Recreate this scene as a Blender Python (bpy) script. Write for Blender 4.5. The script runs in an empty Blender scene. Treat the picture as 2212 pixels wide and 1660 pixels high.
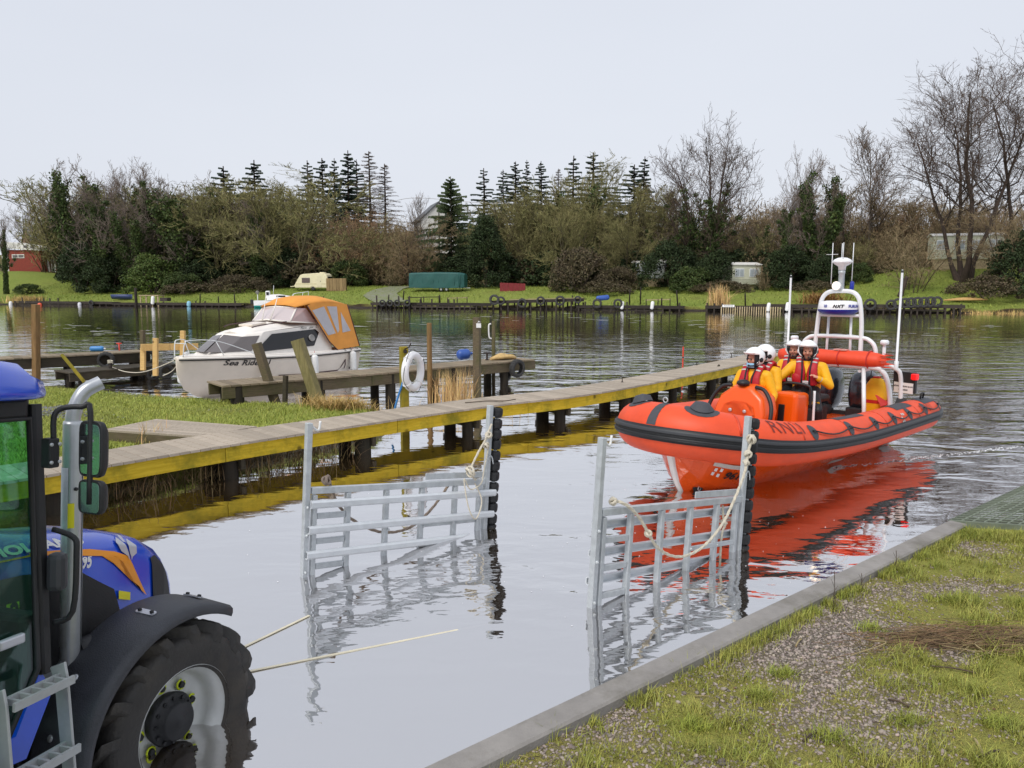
import bpy, bmesh, math, random
import numpy as np
from mathutils import Vector, Matrix, Euler, Quaternion
R = math.radians
sc = bpy.context.scene
col = sc.collection
rng = random.Random(7)
# ------------------------------------------------------------------ camera
CAM_H, FPX, PITCH = 2.85, 1645.0, math.atan(212 / 1645.0)
cam = bpy.data.cameras.new('camera'); cam_o = bpy.data.objects.new('camera', cam); col.objects.link(cam_o)
cam.sensor_width = 36; cam.sensor_fit = 'HORIZONTAL'; cam.lens = FPX / 2212 * 36
cam.clip_start = .05; cam.clip_end = 3000
cam_o.location = (0, 0, CAM_H); cam_o.rotation_euler = (math.pi / 2 - PITCH, 0, 0)
sc.camera = cam_o
# ------------------------------------------------------------------ sky, sun, exposure
SUN_EL, SUN_AZ = R(50), R(215)          # high diffuse sun behind the clouds, behind and left of the camera
w = bpy.data.worlds.new('World'); sc.world = w; w.use_nodes = True
nt = w.node_tree; nt.nodes.clear()
sky = nt.nodes.new('ShaderNodeTexSky'); sky.sky_type = 'NISHITA'; sky.sun_disc = False
sky.sun_elevation = SUN_EL; sky.sun_rotation = SUN_AZ; sky.dust_density = 4; sky.air_density = 1.5
sc_n = nt.nodes.new('ShaderNodeVectorMath'); sc_n.operation = 'SCALE'; sc_n.inputs['Scale'].default_value = .075
nt.links.new(sky.outputs[0], sc_n.inputs[0])
tc = nt.nodes.new('ShaderNodeTexCoord'); mp = nt.nodes.new('ShaderNodeMapping'); mp.inputs['Scale'].default_value = (1, 1, 3)
nz = nt.nodes.new('ShaderNodeTexNoise'); nz.inputs['Scale'].default_value = 1.1; nz.inputs['Detail'].default_value = 4
cr = nt.nodes.new('ShaderNodeValToRGB')     # an even cloud sheet
cr.color_ramp.elements[0].position = .3; cr.color_ramp.elements[0].color = (.510, .536, .596, 1)
cr.color_ramp.elements[1].position = .7; cr.color_ramp.elements[1].color = (.548, .573, .629, 1)
nt.links.new(tc.outputs['Generated'], mp.inputs[0]); nt.links.new(mp.outputs[0], nz.inputs[0]); nt.links.new(nz.outputs[0], cr.inputs[0])
mx = nt.nodes.new('ShaderNodeMix'); mx.data_type = 'RGBA'; mx.inputs[0].default_value = .93
nt.links.new(sc_n.outputs[0], mx.inputs[6]); nt.links.new(cr.outputs[0], mx.inputs[7])
bg = nt.nodes.new('ShaderNodeBackground'); bg.inputs[1].default_value = 1.0
ow = nt.nodes.new('ShaderNodeOutputWorld'); nt.links.new(mx.outputs[2], bg.inputs[0]); nt.links.new(bg.outputs[0], ow.inputs[0])
sun = bpy.data.lights.new('sun', 'SUN'); sun.energy = 1.5; sun.angle = R(24); sun.color = (1, .96, .9)
sun_o = bpy.data.objects.new('sun', sun); col.objects.link(sun_o)
sd = Vector((math.sin(SUN_AZ) * math.cos(SUN_EL), math.cos(SUN_AZ) * math.cos(SUN_EL), math.sin(SUN_EL)))
sun_o.rotation_euler = sd.to_track_quat('Z', 'Y').to_euler(); sun_o.location = (0, -5, 40)
sc.view_settings.view_transform = 'Standard'; sc.view_settings.look = 'None'
sc.view_settings.exposure = 0.55; sc.view_settings.gamma = 1.0; sc.view_settings.use_curve_mapping = False
sc.render.engine = 'CYCLES'; sc.cycles.use_denoising = True
try: sc.cycles.denoiser = 'OPENIMAGEDENOISE'
except Exception: pass
sc.cycles.max_bounces = 8; sc.cycles.transparent_max_bounces = 24; sc.cycles.glossy_bounces = 4; sc.cycles.transmission_bounces = 6
sc.cycles.use_adaptive_sampling = True; sc.cycles.adaptive_threshold = .012
sc.cycles.caustics_reflective = True; sc.cycles.blur_glossy = 1.0; sc.cycles.caustics_refractive = False

# ------------------------------------------------------------------ helpers
def ray(px, py):
    a = (px - 1106) / FPX; b = (830 - py) / FPX
    return Vector((a, math.cos(PITCH) + b * math.sin(PITCH), -math.sin(PITCH) + b * math.cos(PITCH)))
def PZ(px, py, z=0.0):              # a spot of the photo on the level z
    r = ray(px, py); t = (z - CAM_H) / r.z
    return Vector((r.x * t, r.y * t, z))
def PY(px, py, Y):                  # a spot of the photo at the distance Y
    r = ray(px, py); t = Y / r.y
    return Vector((r.x * t, Y, CAM_H + r.z * t))
def S(r, g, b):
    f = lambda c: (c / 255 / 12.92) if c / 255 <= .04045 else ((c / 255 + .055) / 1.055) ** 2.4
    return (f(r), f(g), f(b))
def V(*a): return Vector(a)

MATS = {}
def M(name, c, rough=.55, metal=0., var=.12, scale=6., bump=0., bscale=40., coat=0., island=0., c2=None, dirt=0., dirtc=(.03, .028, .02), spec=.5, stretch=None, emit=0.):
    """a procedural material: base colour with two scales of noise, optional dirt patches and fine relief"""
    if name in MATS: return MATS[name]
    m = bpy.data.materials.new(name); m.use_nodes = True; t = m.node_tree; N = t.nodes; L = t.links
    b = N['Principled BSDF']
    b.inputs['Roughness'].default_value = rough; b.inputs['Metallic'].default_value = metal
    b.inputs['Specular IOR Level'].default_value = spec
    if coat: b.inputs['Coat Weight'].default_value = coat; b.inputs['Coat Roughness'].default_value = .12
    tcn = N.new('ShaderNodeTexCoord'); vec = tcn.outputs['Object']
    if stretch:
        mpn = N.new('ShaderNodeMapping'); mpn.inputs['Scale'].default_value = stretch; L.new(vec, mpn.inputs[0]); vec = mpn.outputs[0]
    n1 = N.new('ShaderNodeTexNoise'); n1.inputs['Scale'].default_value = scale; n1.inputs['Detail'].default_value = 6; n1.inputs['Roughness'].default_value = .62
    L.new(vec, n1.inputs['Vector'])
    rp = N.new('ShaderNodeValToRGB'); L.new(n1.outputs[0], rp.inputs[0])
    d = c2 if c2 else tuple(min(1, x * (1 + var)) for x in c)
    e = c if c2 else tuple(x * (1 - var) for x in c)
    rp.color_ramp.elements[0].position = .32; rp.color_ramp.elements[1].position = .68
    rp.color_ramp.elements[0].color = (*e, 1); rp.color_ramp.elements[1].color = (*d, 1)
    out = rp.outputs[0]
    if dirt:
        n2 = N.new('ShaderNodeTexNoise'); n2.inputs['Scale'].default_value = scale * .45; n2.inputs['Detail'].default_value = 8; n2.inputs['Roughness'].default_value = .7
        L.new(vec, n2.inputs['Vector'])
        r2 = N.new('ShaderNodeValToRGB'); L.new(n2.outputs[0], r2.inputs[0])
        r2.color_ramp.elements[0].position = .48; r2.color_ramp.elements[1].position = .7
        r2.color_ramp.elements[0].color = (0, 0, 0, 1); r2.color_ramp.elements[1].color = (dirt, dirt, dirt, 1)
        mm = N.new('ShaderNodeMix'); mm.data_type = 'RGBA'; L.new(r2.outputs[0], mm.inputs[0]); L.new(out, mm.inputs[6]); mm.inputs[7].default_value = (*dirtc, 1)
        out = mm.outputs[2]
    if island:
        g = N.new('ShaderNodeNewGeometry'); hs = N.new('ShaderNodeHueSaturation')
        mr = N.new('ShaderNodeMapRange'); mr.inputs[3].default_value = 1 - island; mr.inputs[4].default_value = 1 + island
        L.new(g.outputs['Random Per Island'], mr.inputs[0]); L.new(mr.outputs[0], hs.inputs['Value'])
        m2 = N.new('ShaderNodeMapRange'); m2.inputs[3].default_value = .5 + island * .05; m2.inputs[4].default_value = .5 - island * .05
        ml = N.new('ShaderNodeMath'); ml.operation = 'FRACT'; ma = N.new('ShaderNodeMath'); ma.operation = 'MULTIPLY'; ma.inputs[1].default_value = 7.3
        L.new(g.outputs['Random Per Island'], ma.inputs[0]); L.new(ma.outputs[0], ml.inputs[0]); L.new(ml.outputs[0], m2.inputs[0]); L.new(m2.outputs[0], hs.inputs['Hue'])
        L.new(out, hs.inputs['Color']); out = hs.outputs[0]
    L.new(out, b.inputs['Base Color'])
    rr = N.new('ShaderNodeMapRange'); rr.inputs[3].default_value = max(0.02, rough - .09); rr.inputs[4].default_value = min(1, rough + .09)
    L.new(n1.outputs[0], rr.inputs[0]); L.new(rr.outputs[0], b.inputs['Roughness'])
    if bump:
        n3 = N.new('ShaderNodeTexNoise'); n3.inputs['Scale'].default_value = bscale; n3.inputs['Detail'].default_value = 5; L.new(vec, n3.inputs['Vector'])
        bp = N.new('ShaderNodeBump'); bp.inputs['Strength'].default_value = min(1, bump); bp.inputs['Distance'].default_value = .01; L.new(n3.outputs[0], bp.inputs['Height']); L.new(bp.outputs[0], b.inputs['Normal'])
    if emit:
        b.inputs['Emission Color'].default_value = (*c, 1); b.inputs['Emission Strength'].default_value = emit
    MATS[name] = m
    return m
def glass(name, c, rough=.05, alpha=.5):
    """tinted sheet glass: part clear, part mirror"""
    m = bpy.data.materials.new(name); m.use_nodes = True; t = m.node_tree; N = t.nodes; L = t.links; N.clear()
    tr = N.new('ShaderNodeBsdfTransparent'); tr.inputs[0].default_value = (*c, 1)
    gl = N.new('ShaderNodeBsdfGlossy'); gl.inputs['Roughness'].default_value = rough; gl.inputs[0].default_value = (.9, .95, 1, 1)
    lw = N.new('ShaderNodeLayerWeight'); pw = N.new('ShaderNodeMath'); pw.operation = 'POWER'; pw.inputs[1].default_value = 4.; L.new(lw.outputs['Facing'], pw.inputs[0])
    fr = N.new('ShaderNodeMath'); fr.operation = 'MULTIPLY_ADD'; fr.inputs[1].default_value = .8; fr.inputs[2].default_value = .05; L.new(pw.outputs[0], fr.inputs[0])
    df = N.new('ShaderNodeBsdfDiffuse'); df.inputs[0].default_value = (*[x * .6 for x in c], 1)
    m1 = N.new('ShaderNodeMixShader'); m1.inputs[0].default_value = 1 - alpha; L.new(tr.outputs[0], m1.inputs[1]); L.new(df.outputs[0], m1.inputs[2])
    m2 = N.new('ShaderNodeMixShader'); L.new(fr.outputs[0], m2.inputs[0]); L.new(m1.outputs[0], m2.inputs[1]); L.new(gl.outputs[0], m2.inputs[2])
    o = N.new('ShaderNodeOutputMaterial'); L.new(m2.outputs[0], o.inputs[0])
    return m

def tag(o, label=None, cat=None, group=None, kind=None):
    if label: o['label'] = label
    if cat: o['category'] = cat
    if group: o['group'] = group
    if kind: o['kind'] = kind
    return o
def empty(name, loc=(0, 0, 0), rot=(0, 0, 0), parent=None):
    o = bpy.data.objects.new(name, None); col.objects.link(o); o.location = loc; o.rotation_euler = rot
    o.empty_display_size = .1
    if parent: o.parent = parent
    return o
def thing(name, label, cat, loc=(0, 0, 0), rot=(0, 0, 0), group=None):
    return tag(empty(name, loc, rot), label, cat, group)
def link_mesh(name, me, parent=None, loc=None, rot=None, scale=None):
    o = bpy.data.objects.new(name, me); col.objects.link(o)
    if parent: o.parent = parent
    if loc is not None: o.location = loc
    if rot is not None: o.rotation_euler = rot
    if scale is not None: o.scale = scale
    return o
def np_mesh(name, v, f, mats, smooth=False, mi=None):
    """v (n,3), f (m,k) arrays -> mesh data"""
    me = bpy.data.meshes.new(name); v = np.asarray(v, np.float32); f = np.asarray(f, np.int32); k = f.shape[1]
    me.vertices.add(len(v)); me.vertices.foreach_set('co', v.ravel())
    me.loops.add(f.size); me.loops.foreach_set('vertex_index', f.ravel())
    me.polygons.add(len(f)); me.polygons.foreach_set('loop_start', np.arange(0, f.size, k, dtype=np.int32))
    if mi is not None: me.polygons.foreach_set('material_index', np.asarray(mi, np.int32))
    if smooth: me.polygons.foreach_set('use_smooth', np.ones(len(f), bool))
    me.update(calc_edges=True)
    for m in (mats if isinstance(mats, (list, tuple)) else [mats]): me.materials.append(m)
    return me
def perp(d, up=Vector((0, 0, 1))):
    d = d.normalized(); s = d.cross(up)
    if s.length < 1e-4: s = d.cross(Vector((0, 1, 0)))
    s.normalize(); return d, s, s.cross(d).normalized()
class MB:
    """collects shapes into one mesh"""
    def __init__(s): s.v = []; s.f = []; s.m = []; s.sm = []
    def add(s, vs, fs, mi=0, smooth=False):
        o = len(s.v); s.v += [tuple(x) for x in vs]
        for f in fs: s.f.append(tuple(i + o for i in f)); s.m.append(mi); s.sm.append(smooth)
        return s
    def box(s, c, size, rot=None, mi=0):
        q = Euler(rot).to_matrix() if rot is not None else Matrix.Identity(3)
        c = Vector(c); hx, hy, hz = [x / 2 for x in size]
        vs = [c + q @ Vector((x * hx, y * hy, z * hz)) for x in (-1, 1) for y in (-1, 1) for z in (-1, 1)]
        return s.add(vs, [(0, 1, 3, 2), (4, 6, 7, 5), (0, 4, 5, 1), (2, 3, 7, 6), (0, 2, 6, 4), (1, 5, 7, 3)], mi)
    def bar(s, p0, p1, w, h, up=(0, 0, 1), mi=0, ch=0.):
        """box section bar from p0 to p1, w across, h along up; ch chamfers its edges"""
        p0 = Vector(p0); p1 = Vector(p1); d, a, u = perp(p1 - p0, Vector(up))
        if ch:
            x, y = w / 2, h / 2; c = ch
            prof = [(-x + c, -y), (x - c, -y), (x, -y + c), (x, y - c), (x - c, y), (-x + c, y), (-x, y - c), (-x, -y + c)]
        else:
            x, y = w / 2, h / 2; prof = [(-x, -y), (x, -y), (x, y), (-x, y)]
        n = len(prof)
        vs = [p + a * q[0] + u * q[1] for p in (p0, p1) for q in prof]
        fs = [(i, (i + 1) % n, n + (i + 1) % n, n + i) for i in range(n)] + [tuple(range(n - 1, -1, -1)), tuple(range(n, 2 * n))]
        return s.add(vs, fs, mi)
    def tube(s, path, r, n=8, mi=0, closed=False, caps=True, smooth=True, sq=1.0):
        """round tube along a path; r one radius or one for each point"""
        P = [Vector(p) for p in path]; k = len(P); rr = r if isinstance(r, (list, tuple)) else [r] * k
        vs = []; prev = None
        for i, p in enumerate(P):
            if closed: t = P[(i + 1) % k] - P[i - 1]
            else: t = P[min(i + 1, k - 1)] - P[max(i - 1, 0)]
            t = t.normalized() if t.length > 1e-9 else Vector((0, 0, 1))
            if prev is None:
                _, a, u = perp(t)
            else:
                a = prev - t * prev.dot(t); a = a.normalized() if a.length > 1e-6 else perp(t)[1]; u = a.cross(t).normalized() * 1
            prev = a; u = t.cross(a).normalized()
            for j in range(n):
                q = 2 * math.pi * j / n; vs.append(p + (a * math.cos(q) + u * math.sin(q) * sq) * rr[i])
        fs = []
        for i in range(k if closed else k - 1):
            b = ((i + 1) % k) * n
            for j in range(n): fs.append((i * n + j, i * n + (j + 1) % n, b + (j + 1) % n, b + j))
        s.add(vs, fs, mi, smooth)
        if caps and not closed:
            o = len(s.v) - len(vs)
            s.f += [tuple(range(o + n - 1, o - 1, -1)), tuple(range(o + (k - 1) * n, o + k * n))]; s.m += [mi, mi]; s.sm += [False, False]
        return s
    def lathe(s, prof, c=(0, 0, 0), axis=(0, 0, 1), n=24, mi=0, smooth=True, a0=0., a1=2 * math.pi):
        """prof [(radius, along)] turned about axis through c"""
        d, a, u = perp(Vector(axis)); c = Vector(c); k = len(prof); full = abs(a1 - a0 - 2 * math.pi) < 1e-6
        m = n if full else n + 1
        vs = [c + d * h + (a * math.cos(a0 + (a1 - a0) * j / n) + u * math.sin(a0 + (a1 - a0) * j / n)) * r for r, h in prof for j in range(m)]
        fs = [(i * m + j, i * m + (j + 1) % m, (i + 1) * m + (j + 1) % m, (i + 1) * m + j) for i in range(k - 1) for j in range(n)]
        return s.add(vs, fs, mi, smooth)
    def loft(s, secs, mi=0, closed=True, caps=True, smooth=True, flip=False):
        """skin over sections of equal point count"""
        n = len(secs[0]); k = len(secs); vs = [p for q in secs for p in q]; fs = []
        for i in range(k - 1):
            for j in range(n if closed else n - 1):
                f = (i * n + j, i * n + (j + 1) % n, (i + 1) * n + (j + 1) % n, (i + 1) * n + j); fs.append(f[::-1] if flip else f)
        s.add(vs, fs, mi, smooth)
        if caps and closed:
            o = len(s.v) - len(vs)
            s.f += [tuple(range(o, o + n))[::-1], tuple(range(o + (k - 1) * n, o + k * n))]; s.m += [mi, mi]; s.sm += [False, False]
        return s
    def prism(s, poly, vec, mi=0):
        """flat outline pushed along vec"""
        P = [Vector(p) for p in poly]; n = len(P); v = Vector(vec)
        vs = P + [p + v for p in P]
        fs = [tuple(range(n))[::-1], tuple(range(n, 2 * n))] + [(i, (i + 1) % n, n + (i + 1) % n, n + i) for i in range(n)]
        return s.add(vs, fs, mi)
    def ball(s, c, r, n=12, mi=0, sq=(1, 1, 1), rot=None):
        q = Euler(rot).to_matrix() if rot is not None else Matrix.Identity(3); c = Vector(c); vs = []; k = max(5, n // 2 + 1)
        rr = r
        for i in range(k):
            th = math.pi * i / (k - 1)
            for j in range(n):
                ph = 2 * math.pi * j / n
                vs.append(c + q @ Vector((rr * sq[0] * math.sin(th) * math.cos(ph), rr * sq[1] * math.sin(th) * math.sin(ph), rr * sq[2] * math.cos(th))))
        fs = [(i * n + j, (i + 1) * n + j, (i + 1) * n + (j + 1) % n, i * n + (j + 1) % n) for i in range(k - 1) for j in range(n)]
        return s.add(vs, fs, mi, True)
    def mesh(s, name, mats):
        me = bpy.data.meshes.new(name); me.from_pydata(s.v, [], s.f)
        me.polygons.foreach_set('material_index', s.m); me.polygons.foreach_set('use_smooth', s.sm)
        bm = bmesh.new(); bm.from_mesh(me); bmesh.ops.remove_doubles(bm, verts=bm.verts, dist=1e-5); bmesh.ops.recalc_face_normals(bm, faces=bm.faces); bm.to_mesh(me); bm.free()
        for m in (mats if isinstance(mats, (list, tuple)) else [mats]): me.materials.append(m)
        me.update(); return me
    def build(s, name, mats, parent=None, loc=None, rot=None, bevel=0., seg=2, solid=0., sub=0):
        o = link_mesh(name, s.mesh(name, mats), parent, loc, rot)
        if solid:
            md = o.modifiers.new('thick', 'SOLIDIFY'); md.thickness = solid; md.offset = 0
        if sub:
            md = o.modifiers.new('sub', 'SUBSURF'); md.levels = sub; md.render_levels = sub
        if bevel:
            md = o.modifiers.new('bevel', 'BEVEL'); md.width = bevel; md.segments = seg; md.limit_method = 'ANGLE'; md.angle_limit = R(35); md.harden_normals = False
        return o
def copy_tree(o, parent=None):
    c = o.copy(); col.objects.link(c); c.parent = parent
    for ch in list(o.children): copy_tree(ch, c)
    return c
def text_verts(s, size=1., font_shear=0., spacing=1., bold=0.):
    """flat lettering as (verts2d, faces)"""
    cu = bpy.data.curves.new('t', 'FONT'); cu.body = s; cu.size = size; cu.shear = font_shear; cu.space_character = spacing; cu.offset = bold; cu.align_x = 'CENTER'; cu.align_y = 'CENTER'; cu.resolution_u = 3
    ob = bpy.data.objects.new('t', cu); col.objects.link(ob)
    dg = bpy.context.evaluated_depsgraph_get(); me = bpy.data.meshes.new_from_object(ob.evaluated_get(dg))
    vs = [(v.co.x, v.co.y) for v in me.vertices]; fs = [tuple(p.vertices) for p in me.polygons]
    bpy.data.objects.remove(ob); bpy.data.curves.remove(cu); bpy.data.meshes.remove(me)
    return vs, fs
def lettering(name, s, size, fn, mat, parent=None, shear=0., spacing=1., bold=0., mirror=False, sub=0):
    """lettering laid on a surface: fn(u, v) -> point"""
    vs, fs = text_verts(s, size, shear, spacing, bold)
    me = bpy.data.meshes.new(name); me.from_pydata([(x, y, 0) for x, y in vs], [], fs)
    if sub:
        bm = bmesh.new(); bm.from_mesh(me); bmesh.ops.subdivide_edges(bm, edges=bm.edges, cuts=sub); bmesh.ops.triangulate(bm, faces=bm.faces); bm.to_mesh(me); bm.free()
    for v in me.vertices: v.co = fn(v.co.x, v.co.y)
    me.materials.append(mat); me.update()
    return link_mesh(name, me, parent)
def plane_fn(c, right, up, lift=.002):
    c = Vector(c); r = Vector(right).normalized(); u = Vector(up); u = (u - r * u.dot(r)).normalized(); n = r.cross(u) * lift
    return lambda x, y: c + r * x + u * y + n
def smooth_path(pts, n=6):
    """Catmull-Rom through pts"""
    P = [Vector(p) for p in pts]; out = []
    for i in range(len(P) - 1):
        a, b, c, d = P[max(i - 1, 0)], P[i], P[i + 1], P[min(i + 2, len(P) - 1)]
        for k in range(n):
            t = k / n; out.append(.5 * ((2 * b) + (c - a) * t + (2 * a - 5 * b + 4 * c - d) * t * t + (3 * b - a - 3 * c + d) * t ** 3))
    out.append(P[-1]); return out
def interp(x, xs, ys): return float(np.interp(x, xs, ys))
# ================================================================== setting
def vnoise(x, y, seed=0):
    x = np.asarray(x, float); y = np.asarray(y, float)
    xi = np.floor(x).astype(np.int64); yi = np.floor(y).astype(np.int64); fx = x - xi; fy = y - yi
    def h(a, b):
        n = (a * 374761393 + b * 668265263 + seed * 974711) & 0x7fffffff
        n = ((n ^ (n >> 13)) * 1274126177) & 0x7fffffff
        return ((n ^ (n >> 16)) & 0xffff) / 65535.
    u = fx * fx * (3 - 2 * fx); v = fy * fy * (3 - 2 * fy)
    return (h(xi, yi) * (1 - u) + h(xi + 1, yi) * u) * (1 - v) + (h(xi, yi + 1) * (1 - u) + h(xi + 1, yi + 1) * u) * v
def fbm(x, y, seed=0, o=4):
    s = 0; a = .5; t = 0
    for k in range(o): s = s + a * vnoise(np.asarray(x) * 2 ** k, np.asarray(y) * 2 ** k, seed + k); t += a; a *= .5
    return s / t
def sstep(a, b, x): t = np.clip((x - a) / (b - a), 0, 1); return t * t * (3 - 2 * t)
def seg_dist(px, py, a, b):
    ax, ay = a; bx, by = b; dx, dy = bx - ax, by - ay
    t = np.clip(((px - ax) * dx + (py - ay) * dy) / (dx * dx + dy * dy), 0, 1)
    return np.hypot(px - ax - t * dx, py - ay - t * dy)
def poly_sd(px, py, poly):
    """distance to an outline, positive inside"""
    d = np.full(np.shape(px), 1e9); ins = np.zeros(np.shape(px), bool); n = len(poly)
    for i in range(n):
        a, b = poly[i], poly[(i + 1) % n]; d = np.minimum(d, seg_dist(px, py, a, b))
        c = (a[1] > py) != (b[1] > py)
        with np.errstate(divide='ignore', invalid='ignore'):
            xx = (b[0] - a[0]) * (py - a[1]) / (b[1] - a[1] + 1e-12) + a[0]
        ins ^= c & (px < xx)
    return np.where(ins, d, -d)
def grid_mesh(name, xs, ys, zf, mat, attr=None, keep=None):
    X, Y = np.meshgrid(xs, ys); Z = zf(X, Y); nx, ny = len(xs), len(ys)
    v = np.stack([X.ravel(), Y.ravel(), Z.ravel()], 1)
    i = np.arange((nx - 1) * (ny - 1)); r = i // (nx - 1); c = i % (nx - 1); a = r * nx + c
    f = np.stack([a, a + 1, a + nx + 1, a + nx], 1)
    if keep is not None:
        kv = keep(X, Y).ravel(); f = f[kv[f].any(1)]
    me = np_mesh(name, v, f, mat, smooth=True)
    if attr:
        for an, fn in attr.items():
            at = me.attributes.new(an, 'FLOAT', 'POINT'); at.data.foreach_set('value', fn(X, Y).ravel().astype(np.float32))
    return link_mesh(name, me)
def attr_mat(name, cols, attr, rough=.9, scale=30, bump=.6, bscale=90, breakup=.35, bdist=.01, var=.25):
    """colours blended by a stored mask broken up with noise: cols [(pos, colour)]"""
    m = bpy.data.materials.new(name); m.use_nodes = True; N = m.node_tree.nodes; L = m.node_tree.links; b = N['Principled BSDF']; b.inputs['Roughness'].default_value = rough; b.inputs['Specular IOR Level'].default_value = .25
    at = N.new('ShaderNodeAttribute'); at.attribute_name = attr; tcn = N.new('ShaderNodeTexCoord')
    n1 = N.new('ShaderNodeTexNoise'); n1.inputs['Scale'].default_value = scale; n1.inputs['Detail'].default_value = 8; n1.inputs['Roughness'].default_value = .7; L.new(tcn.outputs['Object'], n1.inputs['Vector'])
    s1 = N.new('ShaderNodeMath'); s1.operation = 'SUBTRACT'; s1.inputs[1].default_value = .5; L.new(n1.outputs[0], s1.inputs[0])
    ml = N.new('ShaderNodeMath'); ml.operation = 'MULTIPLY_ADD'; ml.inputs[1].default_value = breakup * 2; L.new(s1.outputs[0], ml.inputs[0]); L.new(at.outputs['Fac'], ml.inputs[2])
    rp = N.new('ShaderNodeValToRGB'); L.new(ml.outputs[0], rp.inputs[0])
    rp.color_ramp.elements[0].position, rp.color_ramp.elements[0].color = cols[0][0], (*cols[0][1], 1)
    rp.color_ramp.elements[1].position, rp.color_ramp.elements[1].color = cols[-1][0], (*cols[-1][1], 1)
    for p, c in cols[1:-1]: e = rp.color_ramp.elements.new(p); e.color = (*c, 1)
    n2 = N.new('ShaderNodeTexNoise'); n2.inputs['Scale'].default_value = bscale; n2.inputs['Detail'].default_value = 6; L.new(tcn.outputs['Object'], n2.inputs['Vector'])
    hs = N.new('ShaderNodeHueSaturation'); mr = N.new('ShaderNodeMapRange'); mr.inputs[1].default_value = .3; mr.inputs[2].default_value = .7; mr.inputs[3].default_value = 1 - var; mr.inputs[4].default_value = 1 + var
    L.new(n2.outputs[0], mr.inputs[0]); L.new(mr.outputs[0], hs.inputs['Value']); L.new(rp.outputs[0], hs.inputs['Color']); L.new(hs.outputs[0], b.inputs['Base Color'])
    bp = N.new('ShaderNodeBump'); bp.inputs['Strength'].default_value = bump; bp.inputs['Distance'].default_value = bdist; L.new(n2.outputs[0], bp.inputs['Height']); L.new(bp.outputs[0], b.inputs['Normal'])
    return m

# ---- water
BOAT_A, BOAT_B = PZ(1470, 1070), PZ(1965, 968)
def water_amp(X, Y):
    r = np.hypot(X + .3, Y - 6.0)
    a = .0013 + .0088 * np.exp(-(((X - .3) / 2.6) ** 2 + ((Y - 7.2) / 1.3) ** 2)) + .009 * np.exp(-(((X + 1.95) / .75) ** 2 + ((Y - 4.4) / .6) ** 2)) + .0045 * sstep(8, 20, Y) * (1 - .75 * sstep(34, 58, Y)) + .011 * sstep(15, 27, Y) * (1 - .92 * sstep(30, 52, Y))
    d = seg_dist(X, Y, (BOAT_A.x, BOAT_A.y), (BOAT_B.x + 3, BOAT_B.y + 2))
    a = a + .0028 * np.exp(-((d / 1.6) ** 2)) + .006 * np.exp(-(((X - 8.5) / 3.5) ** 2 + ((Y - 13.5) / 3.5) ** 2))
    a = a + .010 * np.exp(-(((X - BOAT_A.x + .15) / .45) ** 2 + ((Y - BOAT_A.y + .1) / .35) ** 2))
    a = a * (.55 + .9 * fbm(X / 9, Y / 2.2 + 3, 5, 3))
    return a
m_water = bpy.data.materials.new('river_water'); m_water.use_nodes = True
N = m_water.node_tree.nodes; L = m_water.node_tree.links; N.clear()
tcn = N.new('ShaderNodeTexCoord')
def wn(scale, det, sx, sy, rot=0.):
    mpn = N.new('ShaderNodeMapping'); mpn.inputs['Scale'].default_value = (sx, sy, 1); mpn.inputs['Rotation'].default_value = (0, 0, rot); L.new(tcn.outputs['Object'], mpn.inputs[0])
    n = N.new('ShaderNodeTexNoise'); n.inputs['Scale'].default_value = scale; n.inputs['Detail'].default_value = det; n.inputs['Roughness'].default_value = .45; n.inputs['Distortion'].default_value = .4; L.new(mpn.outputs[0], n.inputs['Vector']); return n
na, nb, nc, nd = wn(1.0, 2, .8, 1.7, .25), wn(4.2, 2, .75, 1.5, -.15), wn(11, 2, .8, 1.2), wn(.34, 2, .45, 1.7, .12)
def mth(op, a, b):
    n = N.new('ShaderNodeMath'); n.operation = op
    for i, q in enumerate((a, b)):
        if isinstance(q, (int, float)): n.inputs[i].default_value = q
        else: L.new(q, n.inputs[i])
    return n.outputs[0]
h = mth('ADD', mth('MULTIPLY', na.outputs[0], 4.6), mth('ADD', mth('MULTIPLY', nb.outputs[0], .9), mth('MULTIPLY', nc.outputs[0], .16)))
at = N.new('ShaderNodeAttribute'); at.attribute_name = 'amp'
at2 = N.new('ShaderNodeAttribute'); at2.attribute_name = 'swell'
h = mth('ADD', mth('MULTIPLY', h, at.outputs['Fac']), mth('MULTIPLY', nd.outputs[0], at2.outputs['Fac']))
bp = N.new('ShaderNodeBump'); bp.inputs['Strength'].default_value = 1; bp.inputs['Distance'].default_value = 1; L.new(h, bp.inputs['Height'])
gl = N.new('ShaderNodeBsdfGlossy'); gl.inputs['Roughness'].default_value = .02; gl.inputs[0].default_value = (.96, .955, .965, 1); L.new(bp.outputs[0], gl.inputs['Normal'])
trn = N.new('ShaderNodeBsdfTransparent'); trn.inputs[0].default_value = (.42, .27, .09, 1)
dfn = N.new('ShaderNodeBsdfDiffuse'); dfn.inputs[0].default_value = (.085, .055, .025, 1)
mxa = N.new('ShaderNodeMixShader'); mxa.inputs[0].default_value = .55; L.new(trn.outputs[0], mxa.inputs[1]); L.new(dfn.outputs[0], mxa.inputs[2])
fr = N.new('ShaderNodeFresnel'); fr.inputs[0].default_value = 1.33; L.new(bp.outputs[0], fr.inputs['Normal'])
mrn = N.new('ShaderNodeMapRange'); mrn.inputs[1].default_value = .02; mrn.inputs[2].default_value = .45; mrn.inputs[3].default_value = .70; mrn.inputs[4].default_value = .95; L.new(fr.outputs[0], mrn.inputs[0])
mxb = N.new('ShaderNodeMixShader'); L.new(mrn.outputs[0], mxb.inputs[0]); L.new(mxa.outputs[0], mxb.inputs[1]); L.new(gl.outputs[0], mxb.inputs[2])
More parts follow.
